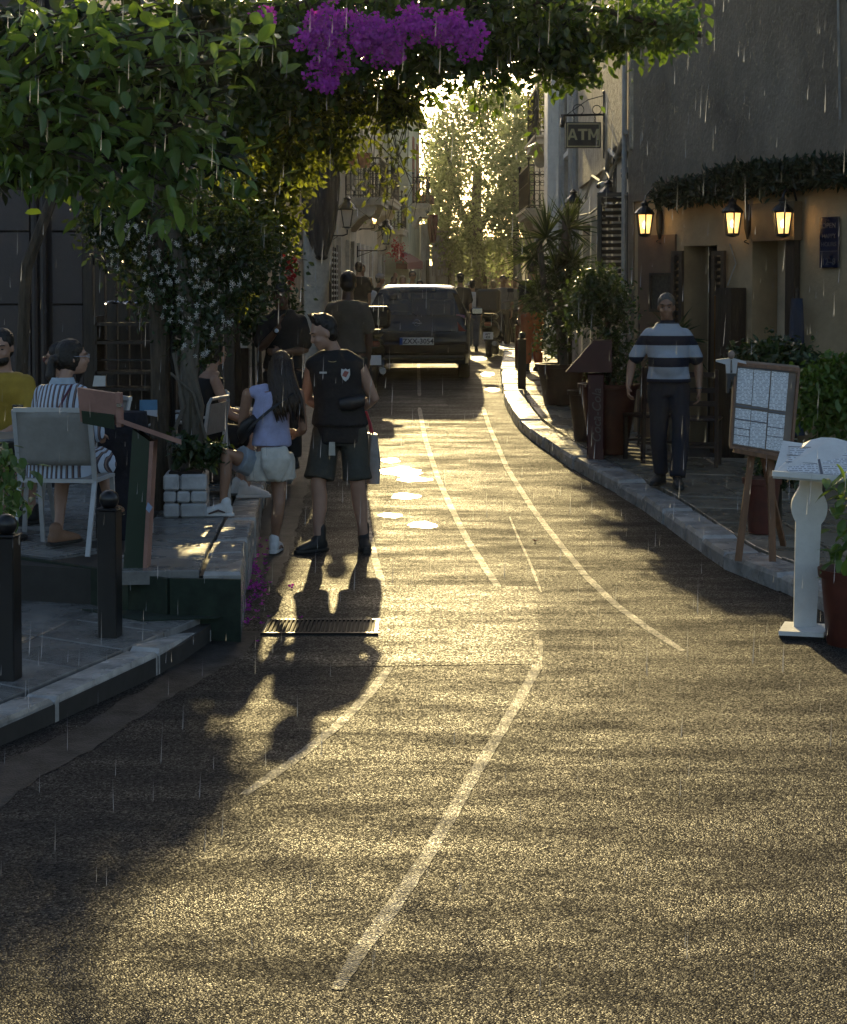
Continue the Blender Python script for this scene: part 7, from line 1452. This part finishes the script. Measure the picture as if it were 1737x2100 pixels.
add_leaves(bo, blobs(sp, 5600, .28, 11, .25), .062, LM_BACK, 'foliage', up=.25, aspect=.5, droop=.5)
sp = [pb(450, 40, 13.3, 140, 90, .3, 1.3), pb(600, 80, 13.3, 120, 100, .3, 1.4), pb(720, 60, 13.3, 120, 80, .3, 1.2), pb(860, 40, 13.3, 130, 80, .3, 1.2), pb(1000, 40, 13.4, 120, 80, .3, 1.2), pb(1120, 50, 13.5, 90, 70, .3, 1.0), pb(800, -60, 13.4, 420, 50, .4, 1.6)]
add_leaves(bo, blobs(sp, 9000, .30, 12, .15), .075, LM_SHADED, 'foliage', up=.25, aspect=.6, droop=.6)  # back layer, its shade is put into the leaf colour
tend = []
for k in range(16):
    u = random.uniform(640, 1110); v = random.uniform(90, 160); q = pix(u, v, 12.9); ln = random.uniform(.25, .8); p = [q, q + Vector((random.gauss(0, .04), 0, -ln * .5)), q + Vector((random.gauss(0, .06), 0, -ln))]; tend.append((p, .004, .002))
branch_mesh(bo, tend, M_TWIG, 'tendril')
add_leaves(bo, np.array([tuple(p[1].lerp(p[2], random.random()) + Vector((random.gauss(0, .02), random.gauss(0, .02), 0))) for p, _, _ in tend for _ in range(9)]), .055, LM_BOUG, 'foliage', up=.2, droop=.9)
def bract():
    b = MB()
    for k in range(3):
        a = 2 * math.pi * k / 3; u_, v_ = Vector((math.cos(a), math.sin(a), 0)), Vector((-math.sin(a), math.cos(a), 0)); b.add([Vector((0, 0, 0)), u_ * .5 + v_ * .42 + Vector((0, 0, .35)), u_ * 1.0 + Vector((0, 0, .55)), u_ * .5 - v_ * .42 + Vector((0, 0, .35)), u_ * .5 + Vector((0, 0, .18))], [(0, 1, 4), (1, 2, 4), (2, 3, 4), (3, 0, 4)])
    me = b.mesh('bract'); me.materials.append(LM_PURP); return me
BR = bract(); fs = []
for u, v, ru, rv, n in ((655, 45, 42, 40, 75), (668, 105, 36, 42, 55), (672, 145, 20, 16, 14), (700, 20, 36, 22, 28), (765, 48, 52, 44, 120), (800, 75, 30, 40, 40), (850, 22, 34, 34, 50), (930, 30, 58, 32, 75), (962, 62, 34, 28, 34), (290, 8, 20, 8, 6), (540, 5, 28, 8, 8)):
    for _ in range(n): fs.append(pix(u + random.gauss(0, .5) * ru, v + random.gauss(0, .5) * rv, 11.45 + random.gauss(0, .09)))
random.shuffle(fs)
for q in fs[:300]:
    o = link('bract', BR, bo, q - bo.location, (random.uniform(-2.4, -.8), random.uniform(-.6, .6), random.uniform(0, 6.28))); s = random.uniform(.026, .040); o.scale = (s, s, s)
Vb = np.array([tuple(v.co) for v in BR.vertices]); Fb = np.array([tuple(p.vertices) for p in BR.polygons]); VV, FF = [], []
for i, q in enumerate(fs[300:] + [f + Vector((random.gauss(0, .03), .05, random.gauss(0, .03))) for f in fs]):
    M = np.array(Matrix.Rotation(random.uniform(-2.4, -.8), 3, 'X') @ Matrix.Rotation(random.uniform(0, 6.28), 3, 'Z')); VV.append(Vb @ M.T * random.uniform(.025, .038) + np.array(q - bo.location)); FF.append(Fb + i * len(Vb))
tag(quick_mesh('bract_mass', np.concatenate(VV), np.concatenate(FF), LM_PURP, bo), kind='stuff')

# ---- jasmine with white star flowers
ja = plant('jasmine', 'dense dark jasmine climber dotted with white star flowers', 'vine', (pix(392, 1000, 12.9).x, 12.75, .38)); X0 = ja.location
branch_mesh(ja, [([X0 + Vector((0, 0, 0)), X0 + Vector((-.06, 0, .25)), X0 + Vector((.05, .02, .55)), X0 + Vector((.0, 0, .9)), X0 + Vector((.03, .05, 1.4)), X0 + Vector((-.1, .1, 2.0)), X0 + Vector((-.2, .2, 2.8))], .10, .05), ([X0 + Vector((.05, .0, .4)), X0 + Vector((.10, -.03, .8)), X0 + Vector((.02, -.03, 1.15)), X0 + Vector((.1, 0, 1.6))], .035, .02), ([X0 + Vector((-.1, 0, .1)), X0 + Vector((-.14, -.05, .5)), X0 + Vector((-.02, -.07, .8)), X0 + Vector((-.1, -.05, 1.2))], .02, .012), ([X0 + Vector((.12, -.05, .0)), X0 + Vector((.16, -.06, .5)), X0 + Vector((.05, -.08, .9)), X0 + Vector((-.12, -.06, 1.05))], .014, .010)], M_TRUNKG, 'stem')
sp = [pb(260, 470, 13.0, 75, 70, .3, 1.2), pb(370, 480, 13.0, 90, 80, .35, 1.6), pb(480, 470, 13.2, 90, 80, .35, 1.4), pb(360, 570, 12.9, 90, 70, .35, 1.5), pb(410, 640, 12.9, 65, 60, .3, 1.0), pb(540, 520, 13.5, 70, 90, .35, 1.0), pb(480, 570, 13.3, 70, 70, .3, .9), pb(400, 690, 12.9, 40, 40, .2, .4), pb(240, 420, 12.9, 70, 50, .3, .8), pb(420, 400, 13.3, 130, 60, .4, 1.0), pb(300, 410, 12.9, 90, 40, .3, .9), pb(200, 430, 12.9, 40, 50, .25, .6)]
pts = blobs(sp, 9600, .30, 12, .25); add_leaves(ja, pts, .055, LM_DARK, 'foliage', up=.3, aspect=.5, droop=.4)
def star():
    b = MB()
    for k in range(5):
        a = 2 * math.pi * k / 5; u_, v_ = Vector((math.cos(a), math.sin(a), 0)), Vector((-math.sin(a), math.cos(a), 0)); b.add([Vector((0, 0, 0)), u_ * .55 + v_ * .2 + Vector((0, 0, .05)), u_ + v_ * .12 + Vector((0, 0, -.05)), u_ * .6 - v_ * .12], [(0, 1, 2, 3)])
    me = b.mesh('flower'); me.materials.append(LM_WHITE); return me
ST = star(); n_f = 0
ctr = [(205, 455), (235, 440), (262, 470), (300, 450), (320, 500), (350, 470), (240, 520), (290, 540), (340, 560), (370, 590), (400, 560), (410, 610), (380, 640), (430, 650), (350, 620), (440, 600), (470, 560), (330, 520), (400, 520), (280, 500), (450, 500), (500, 540), (380, 680), (420, 700), (215, 480), (360, 540), (310, 580), (460, 640), (395, 465), (300, 480), (270, 445), (425, 560)]
for u, v in ctr:
    for _ in range(8):
        q = pix(u + random.gauss(0, 10), v + random.gauss(0, 9), 12.52 + random.gauss(0, .08)); o = link('flower', ST, ja, q - ja.location, (math.pi / 2 + random.gauss(0, .5), random.gauss(0, .5), random.uniform(0, 6.28))); s = random.uniform(.016, .026); o.scale = (s, s, s)

# ---- dark back-lit tree and climbers further along on the left
bt = plant('terrace_tree', 'dark bushy tree with sunlit yellow-green gaps behind the terrace', 'tree', (-1.85, 17.0, zterr(17.0)))
branch_mesh(bt, [([(-1.85, 17.0, .3), (-1.9, 17.0, 1.6), (-1.75, 17.0, 2.6), (-1.5, 17.1, 3.6), (-1.1, 17.2, 4.4)], .07, .03), ([(-1.85, 17.0, 1.8), (-2.1, 17.0, 2.6), (-2.4, 17.0, 3.4)], .04, .02), ([(-1.7, 17.0, 2.8), (-1.1, 17.1, 3.4), (-.5, 17.2, 3.8)], .035, .015), ([(-1.62, 16.9, .3), (-1.64, 16.9, 1.5), (-1.55, 17.0, 2.4)], .03, .02)], name='trunk')
sp = [pb(540, 360, 16.7, 80, 70, .4, 1.3), pb(600, 350, 16.8, 50, 50, .4, .7), pb(500, 470, 16.5, 60, 80, .4, .9), pb(570, 470, 16.6, 50, 60, .4, .7), pb(470, 600, 16.6, 40, 50, .3, .5)]
add_leaves(bt, blobs(sp, 5200, .28, 11, .25), .075, LM_BACK, 'crown', up=.25, aspect=.5, droop=.5)
hv = []
for k in range(14):
    u = random.uniform(760, 868); q = pix(u, random.uniform(200, 270), 12.9); ln = random.uniform(.4, 1.1); p = [q, q + Vector((random.gauss(0, .06), 0, -ln * .35)), q + Vector((random.gauss(0, .10), 0, -ln * .7)), q + Vector((random.gauss(0, .14), 0, -ln))]; hv.append((p, .004, .002))
branch_mesh(bt, hv, M_TWIG, 'tendril'); add_leaves(bt, np.array([tuple(p[i].lerp(p[i + 1], random.random()) + Vector((random.gauss(0, .03), random.gauss(0, .03), 0))) for p, _, _ in hv for i in range(3) for _ in range(4)]), .06, LM_BACK, 'hanging_leaves', up=.2, droop=.9)
rf = plant('red_flowering_plant', 'plant with red blooms just behind the man with the watch', 'plant', (pix(592, 700, 18.6).x, 18.6, zterr(18.6))); q = rf.location; branch_mesh(rf, [([q, q + Vector((.02, 0, .8)), q + Vector((.0, 0, 1.7))], .02, .008)], M_TWIG, 'stem'); add_leaves(rf, blobs([pb(598, 545, 18.6, 12, 22, .1, 1), pb(588, 580, 18.6, 14, 16, .1, 1)], 260, .3, 8), .05, LM_REDF, 'blooms', aspect=.8); add_leaves(rf, blobs([pb(590, 640, 18.6, 22, 40, .12, 1)], 260, .3, 8), .07, LM_DARK, 'foliage')
shp = plant('potted_shrub', 'broad-leaved shrub between the second menu stand and the man with the watch', 'shrub', (pix(520, 700, 18.2).x, 18.2, zterr(18.2))); branch_mesh(shp, [([shp.location, shp.location + Vector((0, 0, 1.6))], .025, .01)], M_TWIG, 'stem'); add_leaves(shp, blobs([pb(515, 640, 18.2, 30, 60, .25, 1)], 700, .3, 10), .09, LM_DARK, 'foliage')

# ---- far plane trees closing the street
def far_tree(label, base, trunk, sp, n, size=.15, m=LM_FAR):
    t = plant('plane_tree', label, 'tree', base, 'hazy trees at the end of the street'); branch_mesh(t, trunk, M_TRUNKG, 'trunk'); add_leaves(t, blobs(sp, n, .22, 12, .35), size, m, 'crown', up=.2, aspect=.65, droop=.3); return t
xb = pix(985, 640, 68).x
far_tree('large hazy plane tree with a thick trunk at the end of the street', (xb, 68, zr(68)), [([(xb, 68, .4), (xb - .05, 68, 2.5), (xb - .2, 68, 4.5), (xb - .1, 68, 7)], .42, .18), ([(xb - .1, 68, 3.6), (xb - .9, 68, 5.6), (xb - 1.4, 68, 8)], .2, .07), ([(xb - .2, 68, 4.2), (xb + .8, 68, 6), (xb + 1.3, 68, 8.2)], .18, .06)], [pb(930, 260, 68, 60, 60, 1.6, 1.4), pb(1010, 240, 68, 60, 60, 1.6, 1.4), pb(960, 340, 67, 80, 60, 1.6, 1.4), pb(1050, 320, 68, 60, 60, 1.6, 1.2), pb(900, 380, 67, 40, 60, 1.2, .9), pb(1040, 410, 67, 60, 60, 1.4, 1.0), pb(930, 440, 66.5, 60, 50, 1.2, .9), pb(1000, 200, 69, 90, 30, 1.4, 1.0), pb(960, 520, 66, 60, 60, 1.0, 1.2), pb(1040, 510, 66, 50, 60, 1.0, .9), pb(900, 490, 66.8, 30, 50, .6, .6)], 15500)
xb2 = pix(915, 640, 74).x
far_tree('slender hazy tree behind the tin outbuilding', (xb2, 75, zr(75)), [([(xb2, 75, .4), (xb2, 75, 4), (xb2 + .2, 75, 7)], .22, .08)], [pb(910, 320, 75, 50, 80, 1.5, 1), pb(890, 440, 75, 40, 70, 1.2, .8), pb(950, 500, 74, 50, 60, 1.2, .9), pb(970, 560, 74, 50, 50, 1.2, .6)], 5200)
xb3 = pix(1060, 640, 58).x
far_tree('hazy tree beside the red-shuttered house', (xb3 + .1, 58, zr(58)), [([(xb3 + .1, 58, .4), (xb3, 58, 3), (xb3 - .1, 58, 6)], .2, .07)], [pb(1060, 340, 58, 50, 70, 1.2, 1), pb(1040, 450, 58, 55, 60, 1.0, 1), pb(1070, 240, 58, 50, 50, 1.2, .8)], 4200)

# ---- potted plants on the right pavement
M_POTD = mat('dark_brown_pot', (.07, .035, .022), .45, var=.25, vs_=6); M_POTR = mat('dark_red_pot', (.10, .022, .014), .45, var=.25, vs_=6)
yy = 21.6; qy = Vector((pix(1155, 800, yy).x, yy, zwalk(yy))); s_ = yy / F; pot('big dark round pot under the spiky palm', qy, .24, .34, .52, M_POTD, 'dark pots on the right pavement')
yc_ = plant('yucca_palm', 'spiky palm with stiff sunlit blades in the dark pot', 'palm', qy + Vector((0, 0, .46))); branch_mesh(yc_, [([qy + Vector((0, 0, .45)), qy + Vector((-.04, 0, 1.1)), qy + Vector((.02, 0, 1.9)), qy + Vector((.03, 0, 2.4))], .07, .05), ([qy + Vector((-.02, 0, .9)), qy + Vector((-.25, -.05, 1.5)), qy + Vector((-.32, -.05, 2.1))], .05, .04)], M_TRUNKG, 'trunk')
heads = [(1120, 490, 1.0), (1165, 470, .9), (1095, 530, .8), (1140, 560, .9), (1175, 540, .7), (1105, 610, .8)]
blade = MB(); vv = []
for i in range(7):
    t = i / 6; w = .5 * (1 - t) ** .8 * (.55 + .9 * t if t < .3 else .82); vv += [(-w, t, .12 * w - .10 * t * t), (0, t, -.10 * t * t), (w, t, .12 * w - .10 * t * t)]
blade.add(vv, [(i * 3 + j, i * 3 + j + 1, (i + 1) * 3 + j + 1, (i + 1) * 3 + j) for i in range(6) for j in range(2)]); BL = blade.mesh('blade'); BL.materials.append(LM_YUCCA)
for u, v, sc in heads:
    c = pix(u, v, yy + random.uniform(-.15, .15))
    for k in range(58):
        a, e = random.uniform(0, 6.28), random.uniform(R(-35), R(85)); d = Vector((math.cos(a) * math.cos(e), math.sin(a) * math.cos(e), math.sin(e))); o = link('blade', BL, yc_, c - yc_.location, d.to_track_quat('Y', 'Z').to_euler()); ln = random.uniform(.42, .68) * sc; o.scale = (.045, ln, ln)
bs_ = plant('leafy_shrub', 'dense dark shrub growing under the spiky palm', 'shrub', qy + Vector((.1, .15, .46))); branch_mesh(bs_, [([qy + Vector((.1, .15, .4)), qy + Vector((.1, .15, 1.4))], .03, .02)], M_TWIG, 'stem'); add_leaves(bs_, blobs([pb(1130, 620, yy, 45, 60, .3, 1), pb(1165, 600, yy, 35, 70, .3, 1), pb(1135, 690, yy, 40, 35, .25, .7), pb(1160, 560, yy, 35, 40, .3, .7)], 2600, .3, 10), .06, LM_DARK, 'foliage')
yf = 17.4; qf = Vector((pix(1248, 905, yf).x, yf, zwalk(yf))); pot('large dark red pot holding the clipped ficus', qf, .19, .30, .72, M_POTR, 'dark pots on the right pavement')
fi = plant('ficus_bush', 'clipped ficus bush with sunlit top in the dark red pot', 'bush', qf + Vector((0, 0, .64))); branch_mesh(fi, [([qf + Vector((0, 0, .6)), qf + Vector((.02, 0, 1.1)), qf + Vector((-.05, 0, 1.6))], .04, .025)], M_BARK, 'stem'); add_leaves(fi, blobs([pb(1225, 620, yf, 58, 60, .35, 1.3), pb(1265, 640, yf, 34, 70, .3, .9), pb(1190, 630, yf, 34, 45, .25, .6), pb(1255, 740, yf, 42, 60, .3, .8), pb(1225, 570, yf, 40, 22, .25, .5)], 3600, .28, 10, .4), .06, LM_FICUS, 'foliage')
yp2 = 18.3; q2 = Vector((pix(1205, 870, yp2).x, yp2, zwalk(yp2))); pot('smaller brown rimmed pot tucked behind the red drinks stand', q2, .14, .21, .55, M_POTD, 'dark pots on the right pavement')
for (u, y, hh_, lab) in ((1310, 17.9, .9, 'thin sapling stems beside the cream corner'),):
    q = Vector((pix(u, 800, y).x, y, zwalk(y))); t = plant('sapling', lab, 'plant', q); branch_mesh(t, [([q, q + Vector((.02, 0, .6)), q + Vector((0, 0, 1.3))], .012, .006)], M_TWIG, 'stem'); add_leaves(t, blobs([pb(u - 15, 740, y, 14, 70, .1, 1)], 240, .35, 8), .05, LM_DARK, 'foliage')
# potted palm in the doorway
qd = RFc.p(RFc.px(1432, 800)[0], zwalk(17), .35); dp = plant('doorway_palm', 'dark drooping palm standing in front of the doorway', 'palm', qd); branch_mesh(dp, [([qd, qd + Vector((0, 0, 1.1))], .05, .04)], M_TRUNKG, 'trunk')
for k in range(60):
    a, e = random.uniform(0, 6.28), random.uniform(R(-60), R(70)); d = Vector((math.cos(a) * math.cos(e), math.sin(a) * math.cos(e), math.sin(e))); o = link('blade', BL, dp, (0, 0, 1.15), d.to_track_quat('Y', 'Z').to_euler()); ln = random.uniform(.3, .5); o.scale = (.025, ln, ln * 2)
# hedge garland over the restaurant front
gp = []; 
for k in range(7000):
    u = random.uniform(1352, 1790); top, bot = np.interp(u, (1350, 1420, 1507, 1737), (384, 372, 342, 330)), np.interp(u, (1364, 1487, 1640, 1724), (421, 410, 383, 374)); v = random.uniform(top + random.gauss(0, 5), bot + random.gauss(0, 4)) ; t_, z_ = RFc.px(u, v, .15); gp.append(tuple(RFc.p(t_, z_, random.uniform(.04, .26))))
ga = plant('hedge_garland', 'dark evergreen garland running along the restaurant front', 'garland', RFc.p(1.5, 2.9, .1)); add_leaves(ga, np.array(gp), .085, LM_HEDGE, 'foliage', up=.2, aspect=.35, droop=-.5); b = MB(); b.tube([RFc.p(RFc.px(u, 405 - 55 * (u - 1350) / 390, .12)[0], RFc.px(u, 405 - 55 * (u - 1350) / 390, .12)[1], .10) - ga.location for u in (1352, 1450, 1550, 1650, 1780)], .05, 6); b.build('support', M_BARK, ga)
# shrubs in front of the restaurant
def shrub(label, base, sp, n, size, m, name='shrub', **k): t = plant(name, label, 'shrub', base); branch_mesh(t, [([Vector(base), Vector(base) + Vector((0, 0, .5))], .02, .01)], M_TWIG, 'stem'); add_leaves(t, blobs(sp, n, .28, 10, .3), size, m, 'foliage', **k); return t
q = pix(1580, 800, 15.2); shrub('dark green hedge below the awning niche', (q.x, 15.2, zwalk(15.2)), [pb(1540, 735, 15.2, 38, 30, .25, 1), pb(1590, 728, 15.2, 45, 30, .25, 1), pb(1640, 745, 15.2, 40, 35, .25, 1), pb(1600, 800, 15.2, 90, 60, .3, 1.4)], 2600, .075, LM_DARK)
q = pix(1690, 900, 13.6); shrub('bright green shrub behind the white lectern', (q.x, 13.6, zwalk(13.6)), [pb(1690, 830, 13.6, 50, 60, .25, 1.2), pb(1735, 840, 13.6, 50, 70, .3, 1.2), pb(1660, 800, 13.6, 25, 60, .2, .7), pb(1700, 760, 13.6, 18, 35, .15, .35), pb(1740, 770, 13.6, 20, 50, .15, .4)], 2400, .07, LM_LIME)
q = pix(1600, 1000, 13.0); shrub('dark leafy plant in a red pot behind the menu easel', (q.x, 13.0, zwalk(13)), [pb(1590, 960, 13.0, 45, 35, .2, 1), pb(1650, 950, 13, 50, 40, .2, 1)], 900, .07, LM_DARK); pot('dark red square-shouldered pot behind the menu easel', (pix(1562, 1080, 12.8).x, 12.8, zwalk(12.8)), .10, .14, .42, M_POTR, 'dark pots on the right pavement')
yr2 = 9.35; qr = Vector((pix(1752, 1320, yr2).x, yr2, zr(yr2))); pot('dark red pot at the lower right edge', qr, .15, .19, .42, M_POTR, 'dark pots on the right pavement'); t = plant('broadleaf_plant', 'broad-leaved plant spilling over the lower right edge', 'plant', qr + Vector((0, 0, .36))); branch_mesh(t, [([qr + Vector((0, 0, .36)), qr + Vector((-.02, 0, .8))], .015, .008)], M_TWIG, 'stem')
for k in range(70):
    q = pix(random.gauss(1738, 22), random.uniform(950, 1190), yr2 + random.gauss(0, .08)); d = Vector((random.gauss(-.4, .6), random.gauss(-.3, .5), random.gauss(-.2, .5))).normalized(); o = link('leaf', LV[k % 6], t, q - t.location, d.to_track_quat('Y', 'Z').to_euler()); s = random.uniform(.08, .13); o.scale = (s, s, s)
# left foreground climber and planter greenery
ql = pix(10, 1090, 9.0); iv = plant('leafy_climber', 'leafy green climber at the left edge beside the bollard', 'plant', (ql.x - .05, 9.0, .135)); branch_mesh(iv, [([iv.location, iv.location + Vector((0, 0, .7))], .015, .008)], M_TWIG, 'stem')
for k in range(230):
    a_ = random.random(); q = pix(-20 + random.gauss(0, 1) * 22 + 55 * a_ * (1 - a_) * 3, 905 + 185 * a_, 9.0 + random.gauss(0, .09)); d = Vector((random.gauss(.2, .6), random.gauss(-.4, .5), random.gauss(-.5, .5))).normalized(); o = link('leaf', LV[k % 6], iv, q - iv.location, d.to_track_quat('Y', 'Z').to_euler()); s = random.uniform(.05, .085); o.scale = (s * 1.1, s, s)
shrub('small dark plant growing in the whitewashed planter', plan.location + Vector((.02, .16, hq - .02)), [pb(405, 930, yq + .1, 45, 22, .12, 1), pb(440, 920, yq + .1, 22, 22, .1, .5), pb(370, 915, yq + .1, 25, 30, .1, .5)], 420, .075, LM_DARK, 'planter_plant')
shrub('clipped green plant in the pale square planter', (bx.location.x, bx.location.y, bx.location.z + .34), [((bx.location.x, bx.location.y, bx.location.z + .5), (.2, .2, .16), 1)], 400, .06, LM_LIME, 'planter_plant')
# balcony greenery on the right house, climbing flowers by the awning
q = f3.p(2.0, 5.1, .5); shrub('sunlit potted greenery on the right balcony', q, [((q.x, q.y, q.z + .7), (.35, .9, .6), 1)], 700, .09, LM_BACK, 'balcony_plant'); q = pix(815, 520, 50); shrub('pink flowering climber beside the dark red awning', (q.x, 50, zr(50)), [pb(812, 515, 50, 14, 22, .3, 1)], 260, .09, LM_REDF, 'climber')

# ---- fallen petals on the road
fp, ff_ = [], []
for i in range(125):
    if i < 118: u, v = random.gauss(522, 14), random.gauss(1190, 45)
    else: u, v = random.uniform(500, 620), random.uniform(1150, 1300)
    if v < 1080 and u < 620: v = 1180
    q = road_pt(u, min(v, 1320)); M = np.array(Matrix.Rotation(random.gauss(0, .5), 3, 'X') @ Matrix.Rotation(random.uniform(0, 6.28), 3, 'Z')); fp.append(Vb @ M.T * random.uniform(.014, .024) + np.array(q + Vector((0, 0, .012)))); ff_.append(Fb + i * len(Vb))
tag(quick_mesh('fallen_petals', np.concatenate(fp), np.concatenate(ff_), LM_PURP), 'purple petals scattered along the left gutter', None, kind='stuff')
for u, v in ((1098, 1112), (1142, 938)):
    q = road_pt(u, v); t = thing('fallen_flower', 'faded pink bloom lying in the middle of the road' if u < 1120 else 'faded pink bloom lying by the right kerb', 'flower', q + Vector((0, 0, .006)), 0); o = link('petals', BR.copy(), t); o.data.materials.clear(); o.data.materials.append(mat('faded_petal', (.35, .10, .07), .7)); o.scale = (.03, .03, .03)
# ================================================================== rain and haze
def rain():
    V_, F_ = [], []; n = 1900
    for i in range(n):
        y = 3.5 + 30 * random.random() ** 1.3; hw = y * .26; x = random.uniform(-hw, hw); z = random.uniform(zr(y) + .05, min(5.2, CAMZ + y * .19)); ln = random.uniform(.02, .08); r_ = random.uniform(.0005, .0011) * (1 + y * .03); dx = random.gauss(.02, .012) * ln * 2
        b0 = len(V_)
        for k in range(4): 
            a = math.pi / 2 * k; V_.append((x + r_ * math.cos(a), y + r_ * math.sin(a), z - ln * .15))
        V_.append((x + dx, y, z + ln)); V_.append((x - dx * .2, y, z - ln * .28))
        for k in range(4): F_ += [(b0 + k, b0 + (k + 1) % 4, b0 + 4), (b0 + (k + 1) % 4, b0 + k, b0 + 5)]
    m = bpy.data.materials.new('rain_water'); m.use_nodes = True; nt = m.node_tree; L = nt.links.new; out = nt.nodes['Material Output']; d = _n(nt, 'ShaderNodeBsdfTranslucent'); d.inputs[0].default_value = (.85, .87, .9, 1); g = _n(nt, 'ShaderNodeBsdfDiffuse'); g.inputs[0].default_value = (.6, .62, .66, 1); t = _n(nt, 'ShaderNodeBsdfTransparent'); a = _n(nt, 'ShaderNodeMixShader'); a.inputs[0].default_value = .5; L(d.outputs[0], a.inputs[1]); L(g.outputs[0], a.inputs[2]); c = _n(nt, 'ShaderNodeMixShader'); c.inputs[0].default_value = .32; L(t.outputs[0], c.inputs[1]); L(a.outputs[0], c.inputs[2]); L(c.outputs[0], out.inputs['Surface'])
    tag(quick_mesh('rain', np.array(V_), np.array(F_), m), 'fine falling raindrops catching the low sun', None, kind='stuff')
rain()
def haze(density):
    b = MB(); b.box((0, 62, 6.0), (60, 150, 15.4)); m = bpy.data.materials.new('haze_air'); m.use_nodes = True; nt = m.node_tree; nt.nodes.remove(nt.nodes['Principled BSDF']); v = _n(nt, 'ShaderNodeVolumePrincipled'); v.inputs['Color'].default_value = (.95, .93, .88, 1); v.inputs['Density'].default_value = density; v.inputs['Anisotropy'].default_value = .75
    nt.links.new(v.outputs[0], nt.nodes['Material Output'].inputs['Volume']); o = b.build('haze', m); tag(o, 'thin sunlit haze filling the street', None, kind='stuff')
haze(.00018)

# things standing on the terrace follow its gentle fall
for o in list(COL.objects):
    if o.parent is None and abs(o.location.z - .38) < 1e-5: o.location.z = zterr(o.location.y)
